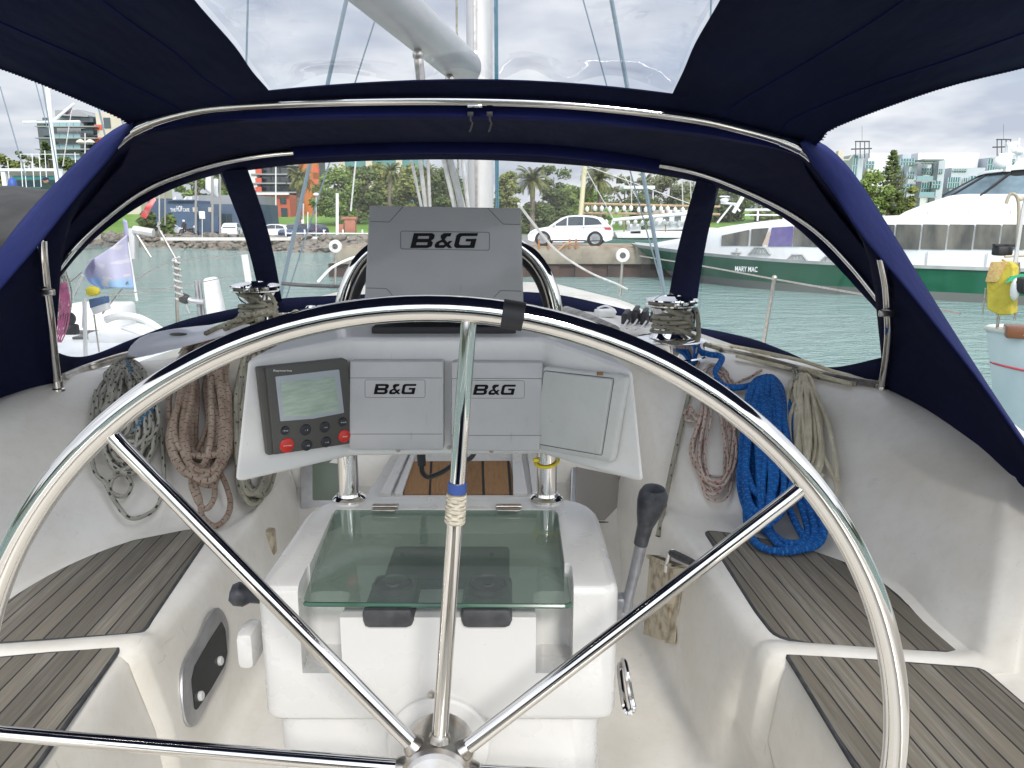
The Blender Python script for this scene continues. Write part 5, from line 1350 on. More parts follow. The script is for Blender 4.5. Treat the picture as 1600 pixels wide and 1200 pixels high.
m = MB(); a, b = P(974, 296, 116), P(1024, 290, 116); m.box(V(((a.x+b.x)/2, 118.5, (a.z+b.z)/2)), (b.x-a.x, 5, .5), None, .1); m.build('roof', whiter, t)
for x in (978, 998, 1020): 
    m = MB(); a = P(x, 340, 117); b = P(x, 294, 117); m.tube([a, b], .12, 6); m.build('post', whiter, t)
m = MB(); a, b = P(990, 309, 116.4), P(1018, 303, 116.4); m.box(V(((a.x+b.x)/2, 117.5, (a.z+b.z)/2)), (b.x-a.x, 2, b.z-a.z)); m.build('balustrade', caf2, t)
# white apartment terraces on the right
t = thing('apartment_terrace', P(1470, 345, 150), 'stepped white apartment building behind the ferry', 'apartment block')
lg = mat('pale_blue_render', (.46, .50, .55), .75, col2=(.40, .44, .49), scale=.2)
for nm, x0, x1, y0, Y, mt in (('wall', 1348, 1400, 239, 152, whiter), ('wing', 1328, 1350, 241, 150, lg), ('wing', 1400, 1424, 241, 151, lg), ('wall', 1424, 1530, 239, 153, whiter), ('wing', 1412, 1434, 256, 149, lg),
                           ('wing', 1434, 1457, 252, 150.5, whiter), ('wing', 1457, 1478, 250, 148.5, lg), ('wing', 1478, 1540, 262, 149.5, lg), ('wall', 1530, 1640, 247, 152, whiter), ('wing', 1537, 1572, 246, 150, lg)):
    block(t, nm, x0, x1, y0, 345, Y, 12, mt, 3)
for x0, x1, y0, y1, Y in ((1331, 1341, 243, 274, 150), (1406, 1429, 248, 258, 148.9), (1405, 1413, 268, 292, 151), (1417, 1429, 269, 278, 149), (1415, 1426, 288, 298, 149), (1439, 1456, 263, 272, 150.5), (1438, 1456, 285, 305, 150.5), (1439, 1458, 251, 256, 150.6), (1466, 1473, 264, 271, 148.5), (1456, 1470, 283, 294, 148.4),
                          (1480, 1500, 277, 294, 149.5), (1504, 1512, 278, 292, 149.5), (1515, 1526, 275, 288, 149.5), (1490, 1510, 264, 268, 149.5), (1542, 1560, 248, 266, 150), (1578, 1586, 248, 256, 152), (1352, 1366, 252, 262, 152)):
    w_ = pan(t, 'window', x0, x1, y0, y1, Y, .25, tealg)
    n_ = max(2, int((x1-x0)/4)); fr = MB(); a, b = P(x0, y1, Y-.3), P(x1, y0, Y-.3)
    for k in range(n_+1): fr.box(V((a.x+(b.x-a.x)*k/n_, Y-.3, (a.z+b.z)/2)), (.12, .1, b.z-a.z))
    fr.box(V(((a.x+b.x)/2, Y-.3, (a.z+b.z)/2)), (b.x-a.x, .1, .12)); fr.build('window_frame', lg, w_)
for x0, x1, y in ((1428, 1458, 282), (1432, 1460, 307)):
    pan(t, 'balcony_slab', x0, x1, y, y+2, 147, .8, gconc); pan(t, 'balcony_rail', x0+4, x1, y-7, y, 147.2, .1, balg)
m = MB(); a = P(1462, 250, 146.5); m.box(a+V((-.8, 1, 0)), (3.6, 4, .25)); m.build('canopy', gconc, t)
for cx, y0 in ((1347, 221), (1568, 218)):
    m = MB(); s = 1.25
    for dx in (-10, -3, 4, 11): m.tube([P(cx+dx, y0, 148), P(cx+dx, y0+26, 148)], .09, 5)
    m.tube([P(cx-11, y0, 148), P(cx+12, y0, 148)], .12, 5); m.tube([P(cx-17, y0+12, 148), P(cx+15, y0+11, 148)], .13, 5); m.tube([P(cx, y0-24, 148), P(cx, y0, 148)], .03, 4)
    m.build('roof_frame', dgrey, t)
m = MB(); m.box(P(1312, 245, 140), (1.0, 1.0, 1.9)); m.tube([P(1300, 244, 140), P(1306, 250, 140), P(1326, 250, 140), P(1332, 242, 140)], .12, 5); m.build('roof_plant', creamr, t)
# poles, lamps, banners, signs
GPL = 'poles and lamp posts along the waterfront'
def pole(px, y0, y1, Y, r, label, mt=None, head=None, name='pole', lean=0):
    t = thing(name, P(px+lean, y1, Y), label, 'pole' if not head else 'street lamp', GPL)
    m = MB(); m.tube([P(px+lean, y1, Y), P(px, y0, Y)], r, 7); m.build('shaft', mt or M['mastp'], t)
    if head == 'lamp':
        m = MB(); m.ball(P(px, y0, Y), (.35, .35, .22), 2); m.build('lamp_head', M['white'], t)
    if head == 'sign':
        a = P(px, y0+4, Y); m = MB(); m.box(a-V((0, r+.03, 0)), (.62, .04, .78), None, .015); m.build('sign_plate', M['white'], t)
    if head == 'box':
        m = MB(); m.box(P(px, y0+30, Y)-V((0, .2, 0)), (.32, .2, .7), None, .03); m.build('meter_box', M['white'], t)
    return t
wood = mat('weathered_pole', (.30, .29, .27), .9)
pole(306, 270, 364, 91, .13, 'tall grey pole in front of the cafe sign', wood); pole(332, 268, 366, 90, .13, 'grey pole with white banner next to the left pillar', wood); pole(344, 268, 366, 92, .12, 'second grey banner pole next to the left pillar', wood)
pole(258, 300, 352, 92, .10, 'pale pole left of the cafe lettering', wood); pole(249, 305, 352, 92, .08, 'thin pale pole by the red banner')
pole(316, 332, 376, 84, .035, 'white parking sign in front of the cafe', M['white'], 'sign', 'street_sign')
pole(494, 304, 372, 92, .06, 'street lamp with round head on the lawn edge', None, 'lamp', 'street_lamp'); pole(474, 318, 360, 95, .09, 'grey meter pole left of the street lamp', None, 'box')
pole(481, 331, 378, 80, .05, 'short white mooring pole by the railing', M['white']); pole(527, 302, 372, 80, .16, 'thick white lamp column right of the lawn', M['white'], None, 'lamp_column')
pole(431, 252, 352, 120, .10, 'thin white flagpole in front of the dark tower', M['white'], None, 'flagpole')
for k, (px, y0, y1, Y, lb) in enumerate(((326, 268, 302, 90, 'white vertical banner above the cafe'), (337, 280, 308, 92, 'second white banner beside the left pillar'))):
    m = MB(); a, b, c, d = P(px-5, y0, Y), P(px+4, y0, Y), P(px+4, y1+3, Y), P(px-5, y1-4, Y); rr2 = []
    for i in range(7):
        f = i/6; rr2.append([a.lerp(d, f)+V((0, .03*math.sin(f*7), 0)), ((a+b)/2).lerp((c+d)/2, f)+V((0, .05*math.sin(f*6+1), 0)), b.lerp(c, f)])
    m.grid(rr2); m.build('banner', whiter, solid=.02, label=lb, cat='banner', group='white banners by the cafe')
m = MB(); q0, q1, q2, q3 = P(238, 307, 88), P(244, 312, 88), P(228, 342, 88), P(218, 338, 88); rr2 = []
for i in range(9):
    f = i/8; rr2.append([q0.lerp(q3, f)+V((0, .15*math.sin(f*9), 0)), (q0+q1).lerp(q2+q3, f)/2+V((0, .25*math.sin(f*8+1), 0)), q1.lerp(q2, f)])
m.grid(rr2); m.build('banner', mat('red_banner', (.62, .07, .07), .7, col2=(.75, .35, .33), scale=1.2), solid=.02, label='red waving banner beside the cafe', cat='banner')
# brick gate pillars on the lawn
m = MB(); a = P(548, 362, 96); m.box(a+V((0, 0, .7)), (1.3, .8, 1.6), None, .03); m.box(a+V((-.1, 0, 1.6)), (1.9, 1.0, .35), None, .05); m.box(a+V((-1.1, 0, .4)), (.6, .6, 1.0), None, .03)
m.build('brick_monument', mat('pink_brick', (.40, .17, .11), .85, col2=(.34, .14, .09), scale=2), label='small brick monument on the lawn near the large cover', cat='monument')
t = thing('street_lamp', P(133, 300, 100), 'double headed cream street lamp beside the navy flap', 'street lamp', GPL)
m = MB(); m.tube([P(133, 300, 100), P(133, 208, 100)], .08, 6); m.tube([P(122, 224, 100), P(145, 224, 100)], .07, 5); m.build('shaft', M['mastp'], t)
for x in (126, 141):
    m = MB(); m.lathe([(.55, 0), (.45, .22), (.12, .42), (0, .45)], P(x, 223, 100), V((0, 0, 1)), 12); m.build('lamp_shade', creamr, t)
# ------------------------------------------------------------ cars
carglass = mat('car_glass', (.03, .04, .045), .06, spec=.8); tyre = mat('tyre', (.022, .022, .023), .85); rimm = mat('alloy_rim', (.55, .55, .56), .3, .7); redl = mat('tail_lamp', (.42, .02, .02), .25); headl = mat('head_lamp', (.55, .58, .6), .1, spec=.8); trim = mat('black_trim', (.02, .02, .022), .6)
def paint(name, c): return mat(name, c, .3, coat=.6)
CW = paint('white_car_paint', (.74, .745, .75))
def car(base, head, label, pm, L=4.3, Wd=1.8, H=1.5, suv=False, grp=None, detail=True):
    kz = H/1.5; kx = L/4.3
    t = thing('parked_car', base, label, 'car', grp)
    d = V((math.cos(head), math.sin(head), 0)); s = V((-math.sin(head), math.cos(head), 0))
    def X(x, y, z): return base+d*(x*kx)+s*y+V((0, 0, z*kz))
    hw = Wd/2; wr = .335*kz if not suv else .365*kz; fx, bx = 1.36, -1.28
    R_ = wr/kz
    def arch(cx): return [(cx+.41*math.cos(a)*1.0, .30+.42*math.sin(a)) for a in [R(180-18*i) for i in range(11)]]
    if suv: gh = [(-2.06, .92), (-1.80, 1.17), (-1.56, 1.36), (-1.15, 1.46), (-.45, 1.5), (.12, 1.46), (.45, 1.36), (1.10, .93)]
    else: gh = [(-1.98, .93), (-1.62, 1.30), (-1.2, 1.42), (-.5, 1.49), (.05, 1.48), (.5, 1.38), (1.22, .92)]
    low = [(-2.1, .30), (-2.15, .5), (-2.12, .84), (-2.04, .95), (-1.0, .955), (.4, .95), (1.15, .93), (1.75, .83), (2.02, .70), (2.14, .52), (2.12, .28), (1.82, .2)] + [(x, z) for x, z in arch(fx)[::-1]] + [(.8, .18), (-.7, .18)] + [(x, z) for x, z in arch(bx)[::-1]] + [(-1.8, .22)]
    m = MB()
    def yw(z): return hw*(1-.10*max(0, (z-.55))/.4) if z < .96 else hw*(.90-.30*(z-.95))
    def shell(pl_, endtaper=True):
        rows = []
        for y in (-1, -.93, .93, 1):
            rr = []
            for x, z in pl_:
                k = (1 if abs(y) < .95 else 1); e = 1-.10*max(0, (abs(x)-1.6)/.55)**2 if endtaper else 1
                inset = .02 if abs(y) == 1 else 0
                cx, cz = 0, .7
                rr.append(X(x*(1-inset*.3), math.copysign(min(abs(y), 1), y)*yw(z)*e, z+(cz-z)*inset))
            rows.append(rr)
        n = len(pl_); o = len(m.v); m.grid(rows, 0, True)
        m.f.append([o+i for i in range(n)][::-1]); m.mi.append(0); m.uv.append(None)
        m.f.append([o+3*n+i for i in range(n)]); m.mi.append(0); m.uv.append(None)
    shell(low); m.build('body', pm, t, sharp=40)
    m = MB(); shell(gh, False); m.build('cabin', pm, t, sharp=40)
    def side(poly, name, sg, off=.012, mt=carglass):
        mm = MB(); mm.prism([X(x, sg*(yw(z)+off), z) for x, z in poly], s*(-sg*.02)); return mm.build(name, mt, t)
    for sg in (-1, 1):
        if suv: ws = [[(-1.62, 1.05), (-1.40, 1.29), (-1.15, 1.37), (-.72, 1.41), (-.72, 1.0)], [(-.66, 1.0), (-.66, 1.412), (-.2, 1.42), (.10, 1.39), (.10, .99)], [(.16, .985), (.16, 1.375), (.36, 1.28), (.86, .98)]]
        else: ws = [[(-1.62, 1.0), (-1.45, 1.24), (-1.0, 1.36), (-.62, 1.40), (-.62, .99)], [(-.56, .99), (-.56, 1.40), (0, 1.40), (.42, 1.31), (1.0, .97)]]
        for q in ws: side(q, 'side_window', sg)
        mm = MB(); mm.ball(X(.78, sg*(hw+.02), 1.02), (.09, .09, .07), 2); mm.build('wing_mirror', pm, t)
        for x0 in (-.45, .62):
            mm = MB(); mm.box(X(x0, sg*(yw(.86)+.012), .86), (.17, .03, .03), Matrix.Rotation(head, 3, 'Z'), .008); mm.build('door_handle', pm, t)
        side([(-1.75, .27), (-.85, .22), (-.85, .27), (-1.7, .30)], 'sill', sg, .006, trim); side([(-.82, .24), (.90, .24), (.90, .30), (-.82, .30)], 'sill', sg, .006, trim)
        for x0 in (.24, -.70):
            side([(x0, .36), (x0+.015, .36), (x0+.015, .94), (x0, .94)], 'door_gap', sg, .003, trim)
        side([(-2.08, .80), (-2.02, .92), (-1.70, .90), (-1.78, .80)], 'tail_light', sg, .006, redl)
        side([(1.55, .72), (1.62, .80), (1.98, .68), (2.02, .60)], 'headlight', sg, .004, headl)
        for cx in (fx, bx):
            c0 = X(cx, sg*(hw-.20), R_); w = None
            mm = MB(); mm.lathe([(wr*.62, 0), (wr*.96, 0), (wr, .03), (wr, .16), (wr*.95, .20), (wr*.70, .20), (wr*.68, .15)], c0, s*sg, 28, cap=False); ty = mm.build('wheel', tyre, t)
            mm = MB(); mm.lathe([(wr*.69, .17), (wr*.66, .19), (wr*.62, .13), (wr*.60, .06), (0, .06)], c0, s*sg, 28)
            for k in range(10):
                a = 2*math.pi*k/10; u = d*math.cos(a)+V((0, 0, 1))*math.sin(a); v2 = u.cross(s)
                mm.prism([c0+s*sg*.13+u*wr*.1+v2*wr*.07, c0+s*sg*.13+u*wr*.64+v2*wr*.09, c0+s*sg*.13+u*wr*.64-v2*wr*.05, c0+s*sg*.13+u*wr*.1-v2*wr*.06], s*sg*.04)
            mm.build('rim', rimm, ty)
            mm = MB(); mm.lathe([(.44*kz if False else wr*1.12, -.02), (wr*1.12, .02), (0, .02)], c0, s*sg, 24); mm.build('wheel_arch', trim, t)
    def cross(a, b, z0, z1, k, name, mt, off):
        mm = MB(); n_ = V((d.x, d.y, .5)) if a > 0 else V((-d.x, -d.y, .4)); n_.normalize()
        mm.prism([X(a, -yw(z0)*k, z0)+n_*off, X(a, yw(z0)*k, z0)+n_*off, X(b, yw(z1)*k, z1)+n_*off, X(b, -yw(z1)*k, z1)+n_*off], n_*.012); mm.build(name, mt, t)
    if suv: cross(1.06, .50, .95, 1.33, .90, 'windscreen', carglass, .006); cross(-2.0, -1.62, .97, 1.30, .86, 'rear_window', carglass, .006)
    else: cross(1.18, .55, .95, 1.36, .90, 'windscreen', carglass, .006); cross(-1.94, -1.66, .97, 1.26, .86, 'rear_window', carglass, .006)
    mm = MB(); mm.box(X(-2.155, 0, .66), (.02, .5, .12), Matrix.Rotation(head, 3, 'Z')); mm.build('number_plate', M['white'], t)
    mm = MB(); mm.box(X(2.14, 0, .45), (.03, Wd*.7, .16), Matrix.Rotation(head, 3, 'Z'), .01); mm.build('grille', trim, t)
    return t
b0 = P(892, 384, QY+1.6); b0.z = qz+.06
car(b0, math.pi-.16, 'white four wheel drive car parked on the edge of the quay', CW, 4.75, 1.93, 1.70, True)
GC = 'cars parked along the waterfront road'
def cb(px, py): return PZ(px, py, LZ)
car(cb(261, 368), R(62), 'white car seen from behind left of the motorcycle rider', CW, 4.6, 1.85, 1.6, True, GC)
car(cb(364, 370), R(100), 'white car half hidden by the left pillar', CW, 4.4, 1.85, 1.55, True, GC)
car(cb(428, 371), R(172), 'white hatchback in front of the lawn', CW, 4.3, 1.8, 1.45, False, GC)
car(cb(463, 371), R(250), 'blue car facing the water beside the white hatchback', paint('blue_car_paint', (.03, .06, .14)), 4.3, 1.8, 1.5, False, GC)
car(cb(486, 368), R(150), 'dark navy car next to the street lamp', paint('navy_car_paint', (.02, .03, .075)), 4.4, 1.8, 1.45, False, GC)
car(cb(821, 366), R(190), 'red car peeping out right of the large cover', paint('red_car_paint', (.35, .03, .03)), 4.3, 1.8, 1.5, False, GC)
# rider and motorcycle
def figure(base, h, name, label, cloth, parts_):
    pass
pb = cb(289, 369)
J = [(0, 0, .95), (0, 0, 1.2), (0, 0, 1.42), (0, 0, 1.56), (0, 0, 1.72), (-.11, 0, .92), (-.13, .04, .5), (-.14, 0, .06), (.11, 0, .92), (.13, -.04, .5), (.14, 0, .06), (-.21, 0, 1.40), (-.27, .02, 1.12), (-.24, -.18, .95), (.21, 0, 1.40), (.27, .02, 1.12), (.24, -.18, .95)]
E = [(0, 1), (1, 2), (2, 3), (3, 4), (0, 5), (5, 6), (6, 7), (0, 8), (8, 9), (9, 10), (2, 11), (11, 12), (12, 13), (2, 14), (14, 15), (15, 16)]
def person(pb, label, cloth):
    me = bpy.data.meshes.new('person'); me.from_pydata([V(j) for j in J], E, [])
    po = bpy.data.objects.new('person', me); COL.objects.link(po); po.location = pb
    md = po.modifiers.new('Skin', 'SKIN'); sv = me.skin_vertices[0].data
    for i, r_ in enumerate((.16, .15, .17, .07, .115, .11, .075, .06, .11, .075, .06, .08, .055, .045, .08, .055, .045)): sv[i].radius = (r_, r_*.8)
    sv[0].use_root = True
    md = po.modifiers.new('Sub', 'SUBSURF'); md.levels = 1; md.render_levels = 1
    me.materials.append(cloth); WL[po] = V(pb)
    return tag(po, label, 'person')
po = person(pb, 'person in dark clothes and white helmet standing by the motorcycle', mat('dark_clothing', (.045, .03, .03), .9))
m = MB(); m.ball(pb+V((0, 0, 1.74)), (.155, .17, .15), 2); m.build('helmet', M['white'], po)
pb = P(72, 284, 36)-V((0, 0, 1.66))
po = person(pb, 'person in dark green clothes and navy cap behind the grey boom cover', mat('dark_green_clothing', (.02, .045, .035), .9))
m = MB(); m.ball(pb+V((0, -.01, 1.71)), (.115, .12, .145), 2); m.build('face', mat('skin', (.45, .24, .16), .6), po)
m = MB(); m.ball(pb+V((0, 0, 1.79)), (.13, .135, .085), 2); m.box(pb+V((0, -.14, 1.76)), (.2, .14, .02), None, .008); m.build('cap', mat('navy_cap', (.02, .025, .06), .9), po)
m = MB(); q = [P(40, 292, 37), P(110, 292, 37), P(110, 330, 37), P(40, 330, 37)]; m.prism(q, (0, 3, 0), .1); m.build('work_boat', mat('green_work_boat', (.03, .08, .06), .7), label='dark green work boat that carries the person in the cap', cat='boat')
mt_ = thing('motorcycle', cb(298, 369), 'dark motorcycle with small white screen beside the person', 'motorcycle')
mb_ = cb(298, 369)
for x in (-.72, .72):
    m = MB(); m.lathe([(.2, -.05), (.31, -.06), (.33, 0), (.31, .06), (.2, .05)], mb_+V((x, 0, .33)), V((0, 1, 0)), 20, cap=False); m.build('wheel', tyre, mt_)
m = MB(); m.box(mb_+V((0, 0, .55)), (.7, .3, .36), None, .08); m.box(mb_+V((.12, 0, .82)), (.45, .28, .2), None, .07); m.box(mb_+V((-.45, 0, .80)), (.6, .26, .12), None, .05); m.build('body', trim, mt_)
m = MB(); m.tube([mb_+V((.72, 0, .33)), mb_+V((.50, 0, .95)), mb_+V((.44, -.3, 1.02))], .03, 6); m.tube([mb_+V((.5, 0, .95)), mb_+V((.44, .3, 1.02))], .03, 6); m.build('fork', M['dull'], mt_)
m = MB(); m.box(mb_+V((.56, 0, 1.08)), (.22, .34, .26), Matrix.Rotation(-.5, 3, 'Y'), .06); m.build('screen', M['white'], mt_)

# ------------------------------------------------------------ green and white ferry
FA, FT_, FN = V((11.5, 34.8, 0)), V((.807, -.59, 0)).normalized(), V((.59, .807, 0)).normalized()
def FPt(s, off, h): return FA+FT_*s+FN*off+V((0, 0, h))
def fs(px, off=0.0):
    u = ray(px, 400); k = u.x/u.y; o = FA+FN*off
    return (k*o.y-o.x)/(FT_.x-k*FT_.y)
def fh(px, py, off=0.0):
    s = fs(px, off); p = FPt(s, off, 0); return s, P(px, py, p.y).z
ferry = thing('ferry', FPt(10, 4, 0), 'large white passenger ferry with a green hull moored behind the yacht', 'ferry')
green = mat('green_hull_paint', (.006, .090, .044), .3, col2=(.02, .125, .075), scale=1.1, stretch=(1, 1, .22), lo=.42, hi=.8); antif = mat('grey_boot_top', (.13, .14, .13), .7); fw = mat('ferry_white', (.78, .785, .79), .3, col2=(.66, .66, .645), scale=1.6, stretch=(1, 1, .18), lo=.5, hi=.85); fw2 = mat('grey_rub_rail', (.42, .43, .42), .7, col2=(.33, .34, .33), scale=1.5)
BM = 8.0
SB, SWL, SE = -8.8, -6.3, 30.0
def hs(i, n=40): return i/n
def nearoff(s, s0): return 0 if s > 2 else (BM/2)*((2-s)/(2-s0))**1.8
def deckh(s): return 1.26+.42*max(0, (4-s)/12.8)**1.5
def hull_rows(hfun, s0f, rows):
    out = []
    for f in rows:
        s0 = s0f(f); r = []
        for i in range(60):
            q = (i/59)**1.5; s = s0+(SE-s0)*q; r.append((s, min(BM/2, nearoff(s, s0)), f))
        out.append(r)
    return out
def hull_part(f0, f1, name, mt, n=5, push=0):
    m = MB(); rows = []
    for j in range(n+1):
        f = f0+(f1-f0)*j/n; s0 = SWL+(SB-SWL)*max(0, f)**1.1
        near, far = [], []
        for i in range(50):
            q = (i/49)**1.6; s = s0+(SE-s0)*q; off = min(BM/2, nearoff(s, s0)); h = f*deckh(s) if f > 0 else f
            fl = .35*(1-max(0, f))*(s < 6)
            near.append(FPt(s, min(BM/2, off+fl)-push, h)); far.append(FPt(s, BM-min(BM/2, off+fl)+push, h))
        rows.append(near+far[::-1])
    m.grid(rows); return m.build(name, mt, ferry, sharp=60)
hull_part(-.6, .27, 'boot_top', antif, 3); hull_part(.27, 1.0, 'hull', green, 5)
hull_part(.985, 1.09, 'rub_rail', fw2, 1, .08)
m = MB(); rows = []
for i in range(50):
    q = (i/49)**1.6; s = SB+(SE-SB)*q; off = min(BM/2, nearoff(s, SB)); rows.append([FPt(s, off, deckh(s)*1.08), FPt(s, BM/2, deckh(s)*1.08+.1), FPt(s, BM-off, deckh(s)*1.08)])
m.grid(rows); m.build('deck', fw2, ferry)
# superstructure
def roofh(s):
    pts = [(-8.0, 1.72), (-5.5, 2.15), (-3.2, 2.75), (-1.2, 3.02), (4, 3.2), (9, 3.36), (30, 3.4)]
    for a, b in zip(pts, pts[1:]):
        if s <= b[0]: return a[1]+(b[1]-a[1])*max(0, (s-a[0])/(b[0]-a[0]))
    return pts[-1][1]
m = MB(); rows = []
for i in range(50):
    q = i/49; s = -8.0+(SE+8.0)*q; off = min(BM/2-.1, nearoff(s, SB)+.10); h = roofh(s); b_ = deckh(s)*1.05
    rows.append([FPt(s, off, b_), FPt(s, off+.02, b_+(h-b_)*.5), FPt(s, off+.06, h-.12), FPt(s, off+.16, h-.02), FPt(s, off+.4, h), FPt(s, BM/2, h+.12), FPt(s, BM-off-.4, h), FPt(s, BM-off-.06, h-.12), FPt(s, BM-off, b_)])
m.grid(rows); m.build('cabin', fw, ferry, sharp=50)
fwin = mat('tinted_cabin_window', (.085, .085, .082), .12, col2=(.22, .205, .175), scale=1.3, stretch=(1, 1, .35), spec=.7); purple = mat('purple_window', (.13, .10, .30), .2, col2=(.20, .17, .34), scale=1.5)
def soff(s): return min(BM/2-.1, nearoff(s, SB)+.10)
def fwindow(q, mt, name='window'):
    m = MB(); pts = []
    for px, py in q:
        off = .1
        for _ in range(6): off = soff(fs(px, off))-.015
        s, h = fh(px, py, off); pts.append(FPt(s, off-.012, h))
    m.prism(pts, FN*.05); return m.build(name, mt, ferry)
fwindow([(1126, 368), (1168, 359), (1168, 384), (1126, 384)], fwin); fwindow([(1171.5, 358), (1198, 356), (1190, 384.5), (1171.5, 384)], fwin); fwindow([(1203, 355.5), (1236, 353.5), (1236, 385), (1199, 385)], purple); fwindow([(1237.5, 353.5), (1290, 351.5), (1290, 386.5), (1237.5, 385)], fwin); fwindow([(1292, 351.5), (1340, 350), (1340, 388), (1292, 386.5)], fwin)
for k in range(10):
    x0 = 1353+k*41.2; fwindow([(x0+1.5, 350.5), (x0+40, 351), (x0+40, 390), (x0+1.5, 389)], fwin)
def deco(q, mt, name, r=.03):
    m = MB(); pts = []
    for px, py in q:
        off = .1
        for _ in range(6): off = soff(fs(px, off))-.03
        s, h = fh(px, py, off); pts.append(FPt(s, off-.05, h))
    m.tube(pts, r, 5); return m.build(name, mt, ferry)
for xa, ya in ((1187, 386), (1246, 397), (1298, 400)):
    deco([(xa-17, ya+12), (xa-8, ya+1), (xa+8, ya+1), (xa+17, ya+12)], fw2, 'boarding_step_frame', .05)
    for k in range(-2, 3): deco([(xa+k*5-2, ya+11), (xa+k*5, ya+4), (xa+k*5+2, ya+11)], fw2, 'step_lattice', .025)
    m = MB()
deco([(1143, 395), (1158, 395)], fw2, 'rail_cross', .04); deco([(1151, 388), (1151, 401)], fw2, 'rail_cross', .04)
m = MB(); pts = [FPt(*((lambda sh: (sh[0], -.25, sh[1]))(fh(px, py, -.2)))) for px, py in ((1199, 362), (1202, 364), (1197, 383), (1190, 383))]
m.prism(pts, FN*.08); m.build('fender_cloth', mat('tan_cloth', (.55, .42, .32), .9), ferry)
s_, h_ = fh(1163, 421, 0); pa = FPt(s_, min(BM/2, nearoff(s_, SB))-.06, h_)
text('MARY MAC', pa, FT_, (0, 0, 1), .24, M['whitemark'], ferry, ext=.03, bold=.015, width=1.05)
# upper deck house with raked windscreen
def fbox(px0, px1, y0, y1, off, dep, mt, name, bev=.05):
    s0, h0 = fh(px0, y1, off); s1, h1 = fh(px1, y0, off); m = MB()
    m.prism([FPt(s0, off, h0), FPt(s1, off, h0), FPt(s1, off, h1), FPt(s0, off, h1)], FN*dep, bev); return m.build(name, mt, ferry)
m = MB(); pts = []
for px, py in ((1392, 340), (1408, 330), (1440, 317), (1475, 305), (1500, 303), (1640, 303), (1800, 303), (1800, 345), (1392, 345)):
    s, h = fh(px, py, .9); pts.append(FPt(s, .9, h))
m.prism(pts, FN*6.2, .12, seg=3); m.build('upper_coaming', fw, ferry)
base_ = [(1458, 307, .9), (1520, 304, .9), (1640, 304, .9)]; 
bq = [FPt(*((lambda sh: (sh[0], o, sh[1]))(fh(px, py, o)))) for px, py, o in ((1462, 306, 1.2), (1475, 306, 1.0), (1520, 306, .95), (1590, 306, .95), (1700, 306, .95))]
tq = [FPt(*((lambda sh: (sh[0], o, sh[1]))(fh(px, py, o)))) for px, py, o in ((1518, 274, 1.7), (1530, 271, 1.5), (1568, 267, 1.4), (1630, 262, 1.4), (1750, 258, 1.4))]
hl = tq[0].z
for i, p in enumerate(tq): tq[i] = V((p.x, p.y, hl+.08*i))
lo_b = bq+[p+FN*(2*(4-((p-FA).dot(FN)))) for p in bq[::-1]]; lo_t = tq+[p+FN*(2*(4-((p-FA).dot(FN)))) for p in tq[::-1]]
m = MB(); n_ = len(lo_b)
for i in range(n_):
    m.add([lo_b[i], lo_b[(i+1) % n_], lo_t[(i+1) % n_], lo_t[i]], [(0, 1, 2, 3)])
m.build('wheelhouse_glass', mat('wheelhouse_glazing', (.16, .24, .29), .08, col2=(.03, .05, .06), scale=.7, spec=.8), ferry)
for i in range(5):
    m = MB(); m.tube([bq[i]-FN*.02, tq[i]-FN*.02], .05, 6); m.build('window_post', trim, ferry)
m = MB(); ext = []
for p, q in zip(lo_t, lo_b):
    c0 = FPt(9, 4, p.z); ext.append(V((p.x+(p.x-c0.x)*.08, p.y+(p.y-c0.y)*.08, p.z)))
m.prism([V((p.x, p.y, p.z-.02)) for p in ext], (0, 0, .10)); 
m.prism([p.lerp(FPt(14, 4, p.z), .25)+V((0, 0, .09)) for p in ext], (0, 0, .45), .2); m.build('wheelhouse_roof', fw, ferry)
m = MB(); m.prism([V((p.x, p.y, p.z-.30)) for p in [e.lerp(FPt(12, 4, e.z), .03) for e in ext]], (0, 0, .27)); m.build('roof_underside', trim, ferry)
mastb = FPt(14.5, 3.0, 5.2)
q = lambda px, py: P(px, py, 27.5)
m = MB(); m.tube([q(1573, 268), q(1578, 222)], .12, 8); m.tube([q(1560, 243), q(1600, 240)], .07, 6); m.ball(q(1563, 254), (.24, .24, .24), 2); m.ball(q(1580, 232), (.16, .16, .2), 2); m.tube([q(1572, 226), q(1590, 224)], .08, 6); m.ball(q(1591, 236), (.2, .2, .14), 2); m.tube([q(1590, 252), q(1592, 216)], .04, 5)
m.build('radar_mast', fw, ferry)
# panel seams, vents and deck rails break up the white sides
for k in range(7):
    s_ = 6.2+k*2.05
    m = MB(); m.box(FPt(s_, .06, 1.62), (.025, .02, .55), Matrix.Rotation(-.63, 3, 'Z')); m.build('panel_seam', fw2, ferry)
m = MB()
for k in range(9): m.tube([FPt(6+k*1.4, .45, 3.36), FPt(6+k*1.4, .45, 3.42+(.5 if k > 20 else .04))], .02, 5)
m.build('gutter_clip', fw2, ferry)
# bow mast and rails
off = 4.0
def fq(px, py): 
    s, h = fh(px, py, off); return FPt(s, off, h)
m = MB(); m.tube([fq(1118, 348), fq(1140, 318), fq(1152, 330)], .05, 6); m.tube([fq(1142, 332), fq(1160, 297)], .10, 8); m.tube([fq(1122, 317), fq(1150, 319)], .06, 6); m.ball(fq(1127, 313), (.22, .2, .12), 2); m.box(fq(1150, 295), (.8, .25, .07)); m.box(fq(1127, 307), (.5, .2, .06), None, .02)
m.build('bow_mast', fw, ferry)
m = MB()
for xa in (1180, 1220, 1260): m.tube([fq(xa, 345), fq(xa, 327)], .05, 5)
m.tube([fq(1160, 328), fq(1280, 327)], .06, 5); m.tube([fq(1160, 336), fq(1280, 336)], .04, 5); m.build('roof_rail', fw, ferry)

